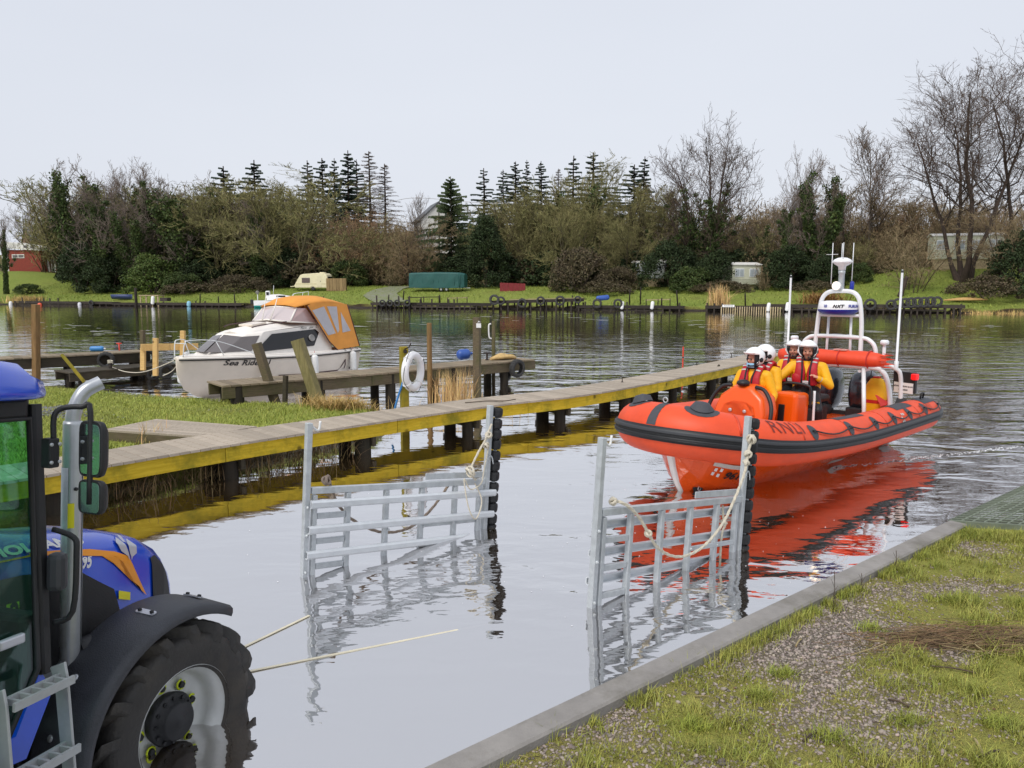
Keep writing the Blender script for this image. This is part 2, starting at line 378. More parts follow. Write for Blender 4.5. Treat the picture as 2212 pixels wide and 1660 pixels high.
o = N.new('ShaderNodeOutputMaterial'); L.new(mxb.outputs[0], o.inputs[0])
wx = np.concatenate([np.arange(-160, -20, 4), np.arange(-20, 20, .5), np.arange(20, 161, 4)]); wy = np.concatenate([np.arange(-6, 40, .5), np.arange(40, 170, 3)])
tag(grid_mesh('river', wx, wy, lambda X, Y: X * 0, m_water, {'amp': water_amp, 'swell': lambda X, Y: .085 * sstep(14, 22, Y) * (1 - sstep(34, 56, Y))}), kind='structure')
# ---- river bed, with the concrete slipway running down into it
m_bed = M('river_bed_mud', (.05, .035, .02), .9, var=.4, scale=2)
bed = MB(); bed.add([(-400, -40, -1.8), (400, -40, -1.8), (400, 400, -1.8), (-400, 400, -1.8)], [(0, 1, 2, 3)])
tag(bed.build('river_bed', m_bed), kind='structure')
KD = Vector((.773, .634, 0)).normalized(); KN = Vector((KD.y, -KD.x, 0))   # along the kerb, and away from the water
K0 = PZ(905, 1660, .30)
m_conc = M('kerb_concrete', S(138, 134, 130), .85, var=.13, scale=5, bump=.4, bscale=70, dirt=.6, dirtc=S(92, 88, 76))
m_slip = M('slip_concrete', S(96, 84, 62), .85, var=.2, scale=3, bump=.3, dirt=.4)
slip = MB(); a = K0 - KD * 9; vs = []
for t, z in ((0, 1.1), (8, -.16), (13, -.95), (17.5, -1.79)):
    vs += [a + KD * t + Vector((0, 0, z - .3)), a + KD * t - KN * 7.5 + Vector((0, 0, z - .3))]
slip.add(vs, [(2 * i, 2 * i + 2, 2 * i + 3, 2 * i + 1) for i in range(3)])
tag(slip.build('slipway', m_slip), kind='structure')
# ---- near bank on the right: gravel and moss behind the kerb
KW = .19
GA, GB = PZ(2091, 1133, .3), PZ(2212, 1141, .3)
GR_END = (GA - K0).dot(KD)
near_poly = [tuple((K0 + KN * KW * .5 - KD * 8).xy), tuple((K0 + KN * KW * .5 + KD * (GR_END + .05)).xy), tuple((GB + (GB - GA) * 8 + KD * .1).xy), (16, -4), (-4, -6)]
def near_z(X, Y): return .20 + .035 * fbm(X * 1.1, Y * 1.1, 3) + .12 * sstep(.3, 3.5, (X - K0.x) * KN.x + (Y - K0.y) * KN.y) + .018 * fbm(X * 6, Y * 6, 9)
def moss(X, Y):
    d = (X - K0.x) * KN.x + (Y - K0.y) * KN.y; s = (X - K0.x) * KD.x + (Y - K0.y) * KD.y
    base = .55 + .26 * sstep(.7, 2.2, d) + .20 * sstep(3.0, 5.2, s) * sstep(-.1, .5, d) - .26 * np.exp(-(((s - 3.3) / 1.0) ** 2 + ((d - .55) / .35) ** 2))
    base = base - .3 * np.exp(-(((X - 3.9) / .9) ** 2 + ((Y - 6.35) / .28) ** 2))
    return base + .95 * (fbm(X * 1.9, Y * 1.9, 21, 4) - .5)
m_near = attr_mat('gravel_and_moss', [(.22, S(112, 104, 94)), (.42, S(124, 114, 96)), (.58, S(134, 128, 72)), (.85, S(140, 142, 66))], 'moss', scale=26, bscale=120, bump=1, bdist=.02, breakup=.5, var=.4)
gx = np.arange(-3.5, 12.1, .08); gy = np.arange(-1, 10.5, .08)
nb_o = grid_mesh('near_bank', gx, gy, near_z, m_near, {'moss': moss}, keep=lambda X, Y: poly_sd(X, Y, near_poly) > 0)
tag(nb_o, kind='structure')
kerb = MB(); prof = [(0, -.9), (0, .285), (.015, .3), (KW - .015, .3), (KW, .285), (KW, -.9)]
secs = []
for i in range(0, 60):
    t = -8 + (GR_END + 8) * i / 59; j = rng.uniform(-.004, .004)
    secs.append([K0 + KD * t + KN * (p[0] + j) + Vector((0, 0, p[1] - .3 + j * .6)) for p in prof])
kerb.loft(secs, smooth=False)
tag(kerb.build('kerb', m_conc), kind='structure')

# scattered stones and blades -------------------------------------------------
def scatter_near(n, seed, x0=-.6, x1=8.0, y0=2.7, y1=8.6):
    g = np.random.default_rng(seed)
    # denser towards the camera so that the picture is evenly covered
    x = g.uniform(x0, x1, n * 4); y = y0 + (y1 - y0) * g.power(.62, n * 4)
    ok = (poly_sd(x, y, near_poly) > .06) & (np.abs(x / y) < 1.0)
    return x[ok][:n], y[ok][:n], g
def ico():
    p = (1 + 5 ** .5) / 2
    v = np.array([(-1, p, 0), (1, p, 0), (-1, -p, 0), (1, -p, 0), (0, -1, p), (0, 1, p), (0, -1, -p), (0, 1, -p), (p, 0, -1), (p, 0, 1), (-p, 0, -1), (-p, 0, 1)]) / math.hypot(1, p)
    f = np.array([(0, 11, 5), (0, 5, 1), (0, 1, 7), (0, 7, 10), (0, 10, 11), (1, 5, 9), (5, 11, 4), (11, 10, 2), (10, 7, 6), (7, 1, 8), (3, 9, 4), (3, 4, 2), (3, 2, 6), (3, 6, 8), (3, 8, 9), (4, 9, 5), (2, 4, 11), (6, 2, 10), (8, 6, 7), (9, 8, 1)])
    return v, f
def stones(name, x, y, z, r, g, mat):
    bv, bf = ico(); n = len(x); k = len(bv)
    sc3 = np.stack([g.uniform(.75, 1.35, n), g.uniform(.75, 1.2, n), g.uniform(.45, .8, n)], 1) * r[:, None]
    a = g.uniform(0, 6.28, n); ca, sa = np.cos(a), np.sin(a)
    vv = bv[None] * sc3[:, None] * g.uniform(.82, 1.18, (n, k, 1))
    vx = vv[..., 0] * ca[:, None] - vv[..., 1] * sa[:, None]; vy = vv[..., 0] * sa[:, None] + vv[..., 1] * ca[:, None]
    vz = vv[..., 2] + vx * g.uniform(-.3, .3, (n, 1))
    v = np.stack([vx + x[:, None], vy + y[:, None], vz + z[:, None]], -1).reshape(-1, 3)
    f = (bf[None] + (np.arange(n) * k)[:, None, None]).reshape(-1, 3)
    return link_mesh(name, np_mesh(name, v, f, mat, smooth=True))
x, y, g = scatter_near(76000, 11)
mo = moss(x, y) + g.normal(0, .13, len(x)); ok = (mo < .52); x, y = x[ok][:26000], y[ok][:26000]
m_grav = M('gravel_stone', S(128, 118, 112), .7, var=.2, scale=20, island=.5, c2=S(158, 144, 132))
r = g.uniform(.0055, .0125, len(x)) * np.where(g.random(len(x)) < .04, 1.7, 1)
tag(stones('gravel', x, y, near_z(x, y) + r * .25, r, g, m_grav), 'grey brown pebbles of gravel lying behind the concrete kerb', 'gravel', kind='stuff')
def blades(name, x, y, z, ln, wd, g, mat, lean=.6, segs=2):
    n = len(x); a = g.uniform(0, 6.28, n); d = np.stack([np.cos(a), np.sin(a)], 1); s = np.stack([-d[:, 1], d[:, 0]], 1)
    le = np.abs(g.normal(lean, .35, n)); base = np.stack([x, y, z], 1)
    pts = []
    for k in range(segs + 1):
        t = k / segs; off = np.zeros((n, 3)); off[:, :2] = d * (le * ln * t ** 1.6)[:, None]; off[:, 2] = ln * t * (1 - .28 * le * t)
        w_ = wd * (1 - .45 * t)
        if k < segs:
            for q in (-1, 1): p = base + off; p = p.copy(); p[:, :2] += s * (q * w_ / 2)[:, None]; pts.append(p)
        else: pts.append(base + off)
    v = np.stack(pts, 1); k = v.shape[1]; i0 = (np.arange(n) * k)[:, None]
    tri = []
    for q in range(segs - 1): tri += [(2 * q, 2 * q + 1, 2 * q + 3), (2 * q, 2 * q + 3, 2 * q + 2)]
    tri.append((2 * segs - 2, 2 * segs - 1, 2 * segs))
    f = (np.array(tri)[None] + i0[:, :, None]).reshape(-1, 3)
    return link_mesh(name, np_mesh(name, v.reshape(-1, 3), f, mat))
m_grass = M('grass_blade', S(132, 140, 56), .6, var=.3, scale=3, island=.45, c2=S(164, 162, 82), spec=.3)
m_moss = M('moss_blade', S(136, 132, 62), .8, var=.3, scale=3, island=.35, c2=S(162, 152, 82), spec=.2)
x, y, g = scatter_near(115000, 12)
mo = moss(x, y) + g.normal(0, .09, len(x)); cl = fbm(x * 7, y * 7, 55, 3)
ok = (mo > .60) & (cl > .50); xg, yg, cg = x[ok][:46000], y[ok][:46000], cl[ok][:46000]
tag(blades('grass', xg, yg, near_z(xg, yg), g.uniform(.02, .05, len(xg)) * (.5 + 1.6 * np.clip(cg - .45, 0, .35) / .2), g.uniform(.003, .005, len(xg)), g, m_grass, .75), 'short bright green grass in tufts on the gravel bank', 'grass', kind='stuff')
x, y, g = scatter_near(115000, 14)
mo = moss(x, y) + g.normal(0, .15, len(x)); ok = (mo > .46); xg, yg = x[ok][:58000], y[ok][:58000]
tag(blades('moss', xg, yg, near_z(xg, yg), g.uniform(.006, .02, len(xg)), g.uniform(.004, .008, len(xg)), g, m_moss, .9, 1), 'low yellow green moss creeping over the gravel bank', 'moss', kind='stuff')
# grass fringe along the kerb and the grating
g = np.random.default_rng(17); n = 9000; t = GR_END * g.random(n) ** .8; dd = KW + .01 + np.abs(g.normal(0, .06, n))
cl = fbm(t * 2.6, dd * 0 + 2, 61, 3); ok = cl + .14 * (t / GR_END) > .60; t, dd, cl = t[ok], dd[ok], cl[ok]
x = K0.x + KD.x * t + KN.x * dd; y = K0.y + KD.y * t + KN.y * dd
n2 = 5200; u = g.random(n2); e = GB + (GB - GA) * 2 - GA; x2 = GA.x - .25 + (e.x + .25) * u + g.normal(0, .04, n2) ; y2 = GA.y - .06 + e.y * u - np.abs(g.normal(0, .12, n2))
x = np.concatenate([x, x2]); y = np.concatenate([y, y2])
tag(blades('grass', x, y, near_z(x, y), g.uniform(.03, .11, len(x)), g.uniform(.003, .006, len(x)), g, m_grass, .55), 'longer green grass fringing the kerb and the metal grating', 'grass', kind='stuff')
# straw and twig litter
m_straw = M('straw', S(150, 132, 98), .8, var=.25, island=.4)
m_twig = M('dead_twig', S(74, 60, 48), .85, var=.3, island=.4)
x, y, g = scatter_near(900, 19); lit = MB()
for i in range(260):
    a = g.uniform(0, 6.28); ln = g.uniform(.02, .11); p = Vector((x[i], y[i], float(near_z(x[i], y[i])) + .008)); q = p + Vector((math.cos(a) * ln, math.sin(a) * ln, g.uniform(0, .015)))
    lit.tube([p, (p + q) / 2 + Vector((g.normal(0, .006), g.normal(0, .006), .004)), q], g.uniform(.001, .0024), 4, mi=int(g.random() < .45))
tag(lit.build('twig_litter', [m_straw, m_twig]), 'scattered straw and small twigs lying on the gravel bank', 'litter', kind='stuff')

# ---- left bank with grass behind the timber pier
left_poly = [(-9.5, 3.4), (-7.6, 7.6), (-5.75, 9.75), (-4.5, 11.6), (-3.3, 13.3), (-2.35, 14.5), (-2.4, 15.6), (-4.2, 16.5), (-7.6, 17.6), (-12.1, 19.6), (-20, 22.6), (-46, 30), (-46, -8), (-12, -8)]
def left_z(X, Y):
    d = poly_sd(X, Y, left_poly)
    return -.5 + .84 * sstep(-.55, .55, d) + .10 * sstep(.8, 3.5, d) + .10 * (fbm(X * .8, Y * .8, 31) - .5) * sstep(0, 1, d)
def green(X, Y):
    d = poly_sd(X, Y, left_poly)
    b = .62 + .85 * (fbm(X * .55, Y * .8, 40, 4) - .5)
    b = b - .26 * np.exp(-(((X + 9.0) / 1.7) ** 2 + ((Y - 14.2) / 1.1) ** 2)) + .12
    return b - .6 * (1 - sstep(-.1, .5, d))
m_left = attr_mat('river_bank_grass', [(.12, S(70, 58, 36)), (.3, S(112, 108, 96)), (.42, S(120, 122, 60)), (.7, S(142, 152, 66)), (.95, S(134, 148, 62))], 'green', scale=7, bscale=40, bump=1, bdist=.05, breakup=.3)
lx = np.arange(-46, -2, .3); ly = np.arange(-8, 31, .3)
lb = grid_mesh('left_bank', lx, ly, left_z, m_left, {'green': green}, keep=lambda X, Y: poly_sd(X, Y, left_poly) > -1.0)
tag(lb, kind='structure')
g = np.random.default_rng(23); n = 150000; x = g.uniform(-16, -2.6, n); y = g.uniform(8.5, 22, n)
d = poly_sd(x, y, left_poly); gr = green(x, y) + g.normal(0, .09, n); px = np.abs(x / y) < .72
ok = (d > .12) & (gr > .42) & px; x, y, gr = x[ok][:62000], y[ok][:62000], gr[ok][:62000]
m_grass2 = M('bank_grass_blade', S(138, 148, 60), .6, var=.3, scale=1.2, island=.4, c2=S(166, 168, 86), spec=.3)
tag(blades('grass', x, y, left_z(x, y), g.uniform(.03, .08, len(x)) * np.clip(.3 + gr, .5, 1.3), g.uniform(.009, .016, len(x)), g, m_grass2, .6, 1), 'thick bright green grass on the bank behind the timber pier', 'grass', kind='stuff')
n = 40000; x = g.uniform(-12, -6, n); y = g.uniform(11, 18, n); ok = (green(x, y) + g.normal(0, .05, n) < .38) & (poly_sd(x, y, left_poly) > .3) & (np.abs(x / y) < .72); x, y = x[ok][:4000], y[ok][:4000]
m_grav2 = M('grey_chippings', S(118, 118, 122), .8, var=.2, scale=20, island=.4)
tag(stones('gravel', x, y, left_z(x, y) + .005, g.uniform(.012, .024, len(x)), g, m_grav2), 'patch of grey stone chippings in the grass beside the pier', 'gravel', kind='stuff')

# ---- far bank: a grass strip, then rising ground under the wood
def far_line(X): return 94.5 - .30 * X
def far_z(X, Y):
    t = (Y - far_line(X)) / 1.044
    z = -.9 + 1.35 * sstep(-.6, .5, t) + 1.2 * sstep(.5, 12, t) + 1.15 * sstep(7, 24, t)
    z = z + 2.6 * sstep(34, 60, X) * sstep(3, 24, t) - .5 * sstep(-30, -60, X) * sstep(2, 14, t)
    z = z + 15.5 * sstep(34, 110, t) * (.7 + .3 * sstep(-80, -20, X)) * (1 - .75 * sstep(10, 60, X)) + .35 * (fbm(X * .15, Y * .15, 44) - .5) * sstep(1, 6, t)
    z = z + 3.6 * np.exp(-((X + 104) / 26) ** 2) * sstep(12, 32, t)
    return z
def fgreen(X, Y):
    t = (Y - far_line(X)) / 1.044
    return .75 + .7 * (fbm(X * .22, Y * .22, 47, 4) - .5) - .8 * (1 - sstep(.2, 1.6, t)) - .45 * sstep(30, 40, t)
m_far = attr_mat('far_meadow', [(.1, S(60, 48, 30)), (.35, S(94, 88, 44)), (.6, S(128, 138, 62)), (.95, S(118, 134, 56))], 'green', scale=.8, bscale=5, bump=1, bdist=.25, breakup=.25)
fx = np.arange(-190, 171, 1.6); fy = np.concatenate([np.arange(40, 160, 1.2), np.arange(160, 330, 8)])
fb = grid_mesh('far_bank', fx, fy, far_z, m_far, {'green': fgreen}, keep=lambda X, Y: (Y - far_line(X)) > -3)
tag(fb, kind='structure')
n = 60000; x = g.uniform(-85, 75, n); t = g.uniform(1.2, 26, n); y = far_line(x) + t * 1.044
m_fg = M('far_grass_blade', S(122, 136, 58), .7, var=.3, scale=.4, island=.45, c2=S(146, 152, 76), spec=.2)
ok = fgreen(x, y) + g.normal(0, .1, n) > .6; x, y = x[ok][:26000], y[ok][:26000]
tag(blades('grass', x, y, far_z(x, y) - .02, g.uniform(.15, .38, len(x)), g.uniform(.05, .12, len(x)), g, m_fg, .7, 1), 'green meadow grass along the far river bank', 'grass', kind='stuff')
# ================================================================== trees
def prisms(P, Rd, n):
    """polylines (N,k,3) with radii (N,k) -> open prisms"""
    Nn, k, _ = P.shape; T = np.empty_like(P); T[:, 1:-1] = P[:, 2:] - P[:, :-2]; T[:, 0] = P[:, 1] - P[:, 0]; T[:, -1] = P[:, -1] - P[:, -2]
    T /= np.linalg.norm(T, axis=2, keepdims=True) + 1e-9
    ref = np.where(np.abs(T[..., 2:3]) > .9, np.array([1., 0, 0]), np.array([0, 0, 1.])); A = np.cross(T, ref); A /= np.linalg.norm(A, axis=2, keepdims=True) + 1e-9; B = np.cross(T, A)
    q = np.arange(n) * 2 * np.pi / n
    v = P[:, :, None] + (A[:, :, None] * np.cos(q)[:, None] + B[:, :, None] * np.sin(q)[:, None]) * Rd[:, :, None, None]
    i, a, b = np.meshgrid(np.arange(Nn), np.arange(k - 1), np.arange(n), indexing='ij'); base = i * k * n; b2 = (b + 1) % n
    f = np.stack([base + a * n + b, base + a * n + b2, base + (a + 1) * n + b2, base + (a + 1) * n + b], -1).reshape(-1, 4)
    return v.reshape(-1, 3), f
def join(parts):
    vs, fs, o = [], [], 0
    for v, f in parts:
        if f.shape[1] == 3: f = np.concatenate([f, f[:, 2:3]], 1) if False else f
        vs.append(v); fs.append(f + o); o += len(v)
    return np.concatenate(vs), fs
def tri(fs): return np.concatenate([f if f.shape[1] == 3 else np.concatenate([f[:, [0, 1, 2]], f[:, [0, 2, 3]]]) for f in fs])
def grow(g, P, Rd, m, t0, t1, ang, ratio, k, up=.15, wig=.12, taper=.35, rr=.55, fall=.5):
    """m children on each parent polyline"""
    Nn, kk, _ = P.shape; Ln = np.linalg.norm(np.diff(P, axis=1), axis=2).sum(1)
    t = (np.arange(m)[None] + g.random((Nn, m))) / m * (t1 - t0) + t0
    ft = t * (kk - 1); i = np.minimum(ft.astype(int), kk - 2); fr_ = (ft - i)[..., None]; ii = np.arange(Nn)[:, None]
    p0 = P[ii, i] * (1 - fr_) + P[ii, i + 1] * fr_; tn = P[ii, i + 1] - P[ii, i]; tn /= np.linalg.norm(tn, axis=2, keepdims=True) + 1e-9
    r0 = (Rd[ii, i] * (1 - fr_[..., 0]) + Rd[ii, i + 1] * fr_[..., 0]) * rr
    ax = g.normal(size=(Nn, m, 3)); ax -= (ax * tn).sum(2, keepdims=True) * tn; ax /= np.linalg.norm(ax, axis=2, keepdims=True) + 1e-9
    a = g.normal(ang, ang * .25, (Nn, m))[..., None]; d = tn * np.cos(a) + ax * np.sin(a); d[..., 2] += up; d /= np.linalg.norm(d, axis=2, keepdims=True) + 1e-9
    L_ = Ln[:, None] * ratio * g.uniform(.65, 1.2, (Nn, m)) * (1 - fall * (t - t0) / max(1e-6, 1 - t0))
    s = np.linspace(0, 1, k); C = p0[:, :, None] + d[:, :, None] * (L_[..., None] * s)[..., None]
    C[..., 2] += up * 1.2 * L_[..., None] * s ** 2
    w = g.normal(size=C.shape) * wig * L_[..., None, None] / k; w[:, :, 0] = 0; C = C + np.cumsum(w, 2)
    rad = r0[..., None] * (1 - (1 - taper) * s)
    return C.reshape(Nn * m, k, 3), rad.reshape(Nn * m, k)
def twigs(g, P, m, t0, ang, ratio, wd, up=.2, minlen=.25):
    """twigs as thin tapering slivers"""
    C, rad = grow(g, P, np.ones(P.shape[:2]), m, t0, 1., ang, ratio, 2, up, .0)
    a, b = C[:, 0], C[:, 1]; d = b - a; ln = np.linalg.norm(d, axis=1, keepdims=True) + 1e-9
    b = a + d / ln * np.maximum(ln, minlen)
    s = np.cross(d, g.normal(size=d.shape)); s /= np.linalg.norm(s, axis=1, keepdims=True) + 1e-9; n = len(a)
    v = np.stack([a - s * wd / 2, a + s * wd / 2, b], 1).reshape(-1, 3)
    return v, np.arange(3 * n).reshape(-1, 3)
def slivers(g, P, wd):
    a, b = P[:, 0], P[:, -1]; d = b - a; s = np.cross(d, g.normal(size=d.shape)); s /= np.linalg.norm(s, axis=1, keepdims=True) + 1e-9; return np.stack([a - s * wd / 2, a + s * wd / 2, b], 1).reshape(-1, 3), np.arange(3 * len(a)).reshape(-1, 3)
def leaves(g, c, size):
    """leaf faces at the points c"""
    n = len(c); a = g.normal(size=(n, 3)); a /= np.linalg.norm(a, axis=1, keepdims=True); b = np.cross(a, g.normal(size=(n, 3))); b /= np.linalg.norm(b, axis=1, keepdims=True)
    s = (g.uniform(.6, 1.3, n) * size)[:, None]
    v = np.stack([c - a * s * .5, c + b * s * .42, c + a * s * .6, c - b * s * .42], 1).reshape(-1, 3)
    return v, np.arange(4 * n).reshape(-1, 4)
def clumps(g, centers, rad, n, flat=.75):
    i = g.integers(0, len(centers), n); d = g.normal(size=(n, 3)); d /= np.linalg.norm(d, axis=1, keepdims=True); r = g.random(n) ** .5
    d[:, 2] *= flat
    rr = rad if np.isscalar(rad) else rad[i][:, None]
    return centers[i] + d * r[:, None] * rr
def trunk0(g, h, r, k=9, lean=.04, stems=1, spread=0., fork=0.):
    P = []; 
    for s_ in range(stems):
        a = s_ / max(1, stems) * 6.28 + g.uniform(0, 1); off = np.array([math.cos(a), math.sin(a)]) * spread * (0 if stems == 1 else 1)
        z = np.linspace(0, 1, k); hh = h * (1 if s_ == 0 else g.uniform(.75, .97)); p = np.zeros((k, 3)); p[:, 2] = z * hh
        p[:, :2] += off * .12 + off[None] * (z ** 1.1)[:, None] + np.cumsum(g.normal(0, lean * hh / k, (k, 2)), 0) * (z > 0)[:, None]
        P.append(p)
    P = np.array(P); Rd = r * (1 - .78 * np.linspace(0, 1, k)[None] ** .8) * g.uniform(.75, 1., (stems, 1)); Rd[:, 0] *= 1.35
    return P, Rd
BARK = dict(grey=M('bark_grey', S(92, 84, 74), .9, var=.3, scale=2), dark=M('bark_dark', S(66, 54, 46), .9, var=.3, scale=2), moss=M('bark_mossy', S(88, 84, 52), .9, var=.3, scale=2, c2=S(68, 58, 44)))
TWIG = dict(grey=M('twigs_grey_brown', S(122, 108, 98), .9, var=.25, scale=.6, island=.3), moss=M('twigs_lichen_olive', S(104, 102, 60), .9, var=.25, scale=.3, island=.45, c2=S(140, 132, 88)),
            brown=M('twigs_brown', S(124, 110, 82), .9, var=.25, scale=.35, island=.35, c2=S(142, 122, 92)), dark=M('twigs_dark', S(86, 70, 60), .9, var=.25, scale=.5, island=.3), rust=M('twigs_rust', S(142, 112, 80), .9, var=.2, scale=.3, island=.35, c2=S(128, 106, 82)))
LEAF = dict(ivy=M('ivy_leaf', S(52, 66, 32), .7, spec=.3, var=.4, scale=.4, island=.5, c2=S(78, 92, 46)), dark=M('evergreen_leaf', S(42, 54, 32), .75, spec=.25, var=.4, scale=.4, island=.5, c2=S(56, 68, 38)),
            bush=M('bush_leaf', S(66, 80, 36), .7, spec=.3, var=.4, scale=.5, island=.5, c2=S(88, 104, 48)), spruce=M('spruce_needle', S(42, 58, 48), .7, var=.4, scale=.5, island=.45, c2=S(58, 72, 56)),
            cedar=M('cedar_needle', S(48, 66, 40), .7, var=.4, scale=.5, island=.45, c2=S(80, 92, 50)), larch=M('larch_twig', S(96, 86, 78), .9, var=.3, island=.3), bramble=M('bramble_leaf', S(78, 66, 50), .8, var=.4, scale=.5, island=.5, c2=S(92, 84, 56)))
def mk(name, parts, mat): v, fs = join(parts); return np_mesh(name, v, tri(fs), mat)
def bare_tree(seed, h=16, r=.3, stems=1, spread=0., l1=12, l2=8, l3=6, tw=5, t0=.3, a1=.75, up=.2, bark='grey', twig='grey', ratio=.42, ivy=0, ivy_top=.7, ivy_leaf='ivy', lean=.05, wd=.035, twr=.42, lowtw=False, wig=.25, t1=.97, fall=.5, a2=.75):
    g = np.random.default_rng(seed); P0, R0 = trunk0(g, h, r, 10, lean, stems, spread)
    P1, R1 = grow(g, P0, R0, l1, t0, t1, a1, ratio, 6, up, wig, .3, .5, fall); P2, R2 = grow(g, P1, R1, l2, .18, 1., a2, .5, 5, up * .6, wig, .35, .6, .35); P3, R3 = grow(g, P2, R2, l3, .12, 1., .8, .5, 3, up * .4, wig, .4, .6, .3)
    R1 = np.maximum(R1, .035); R2 = np.maximum(R2, .022); R3 = np.maximum(R3, .014)
    trunk = mk('trunk', [prisms(P0, R0, 9), prisms(P1, R1, 5)], BARK[bark])
    cr_ = [prisms(P2, R2, 3), slivers(g, P3, .06) if wd > .055 else prisms(P3, R3, 3), twigs(g, P3, tw, .05, .6, twr, wd, .15, .3)]
    if lowtw: cr_.append(twigs(g, P2, tw, .1, .6, .35, wd, .1, .4))
    crown = mk('crown', cr_, TWIG[twig]); iv = None
    if ivy:
        w0 = P0.reshape(-1, 3); seg = P0[:, :-1].reshape(-1, 3), P0[:, 1:].reshape(-1, 3)
        n1 = int(ivy * .6); i = g.integers(0, len(seg[0]), n1 * 3); t = g.random((n1 * 3, 1)); c = seg[0][i] * (1 - t) + seg[1][i] * t; c = c[c[:, 2] < h * ivy_top * (.8 + .3 * g.random(len(c)))][:n1]
        wob = .55 + .9 * vnoise(c[:, 2] * .9, c[:, 0] * .5 + seed, 3); d = g.normal(size=c.shape); d[:, 2] *= .4; c = c + d / (np.linalg.norm(d, axis=1, keepdims=True)) * ((.25 + r * 1.6) * wob * g.uniform(.5, 1.25, len(c)))[:, None]
        q = P1[(P1[:, 0, 2] < h * ivy_top)]; q = q[:, :4].reshape(-1, 3)
        if len(q): c = np.concatenate([c, clumps(g, q, .65, ivy - n1)])
        iv = mk('ivy', [leaves(g, c, .30)], LEAF[ivy_leaf])
    return dict(trunk=trunk, crown=crown, **({'ivy': iv} if iv else {})), h
def spruce(seed, h=17, w=2.6, leaf='spruce', dens=1., bare=False):
    g = np.random.default_rng(seed); P0, R0 = trunk0(g, h, .24, 8, .012); nb = int(80 * dens); P = []
    for i in range(nb):
        t = .10 + .88 * (i / nb) ** .9 + g.uniform(-.012, .012); L_ = w * (1 - t) ** .85 * g.uniform(.45, 1.25) + .12; a = i * 2.4 + g.uniform(-.4, .4); s = np.linspace(0, 1, 5)
        p = np.stack([np.cos(a) * L_ * s, np.sin(a) * L_ * s, t * h + L_ * (.28 * s * (1.3 - t) - .55 * s ** 2 * (1 - t) + .12 * t * s)], 1) + np.array([np.interp(t, np.linspace(0, 1, 8), P0[0][:, 0]), np.interp(t, np.linspace(0, 1, 8), P0[0][:, 1]), 0])
        P.append(p)
    P = np.array(P); Rb = np.linspace(.04, .015, 5)[None].repeat(len(P), 0)
    trunk = mk('trunk', [prisms(P0, R0, 7), prisms(P, Rb, 3)], BARK['dark'])
    if bare: crown = mk('crown', [twigs(g, P, 60, .05, .7, .30, .05, -.08, .3)], TWIG['grey'])
    else:
        n = int(9500 * dens * (h / 17)); i = g.integers(0, len(P), n); t = g.random(n) ** .75; ft = t * 4; j = np.minimum(ft.astype(int), 3); fr_ = (ft - j)[:, None]; c = P[i, j] * (1 - fr_) + P[i, j + 1] * fr_
        dirr = P[i, -1] - P[i, 0]; dirr /= np.linalg.norm(dirr, axis=1, keepdims=True); side = np.cross(dirr, [0, 0, 1.]); k = g.choice([-1, 1], n)[:, None]
        hf = (c[:, 2:3] / h); kk = .30 + .70 * np.clip(1 - hf, 0, 1) ** .8; tip = c + dirr * g.uniform(.1, .45, (n, 1)) * kk + side * k * g.uniform(.1, .55, (n, 1)) * (1.1 - t[:, None]) * kk + np.array([0, 0, -1.]) * g.uniform(.05, .55, (n, 1)) * kk; wv = np.array([0, 0, 1.]) * .11 + dirr * .12
        v = np.stack([c - wv * .6, c + wv, tip], 1).reshape(-1, 3); crown = mk('crown', [(v, np.arange(3 * n).reshape(-1, 3))], LEAF[leaf])
    return dict(trunk=trunk, crown=crown), h
def leafy(seed, w, d, h, n, leaf='bush', size=.28, nc=60, cr_=.75, top=1., cone=0.):
    """evergreen shrub: leaf clumps over a lumpy dome on a few stems"""
    g = np.random.default_rng(seed); a = g.uniform(0, 6.28, nc); zz = g.random(nc) ** .8
    prof = np.sqrt(np.maximum(0.02, 1 - zz ** 2)) if not cone else np.maximum(.05, (1 - zz) ** cone) * (1 - .25 * np.exp(-zz * 9))
    rr = prof * g.uniform(.55, 1, nc) ** .5; c = np.stack([np.cos(a) * rr * w / 2, np.sin(a) * rr * d / 2, zz * (h - cr_ * .6) * g.uniform(.85, 1.05, nc) + .2], 1)
    cl = clumps(g, c, cr_ * g.uniform(.6, 1.25, nc), n); cl = cl[cl[:, 2] > 0]
    P0, R0 = trunk0(g, h * .75, .09, 6, .05, 4, w * .22)
    return dict(trunk=mk('trunk', [prisms(P0, R0, 5)], BARK['dark']), crown=mk('crown', [leaves(g, cl, size)], LEAF[leaf])), h
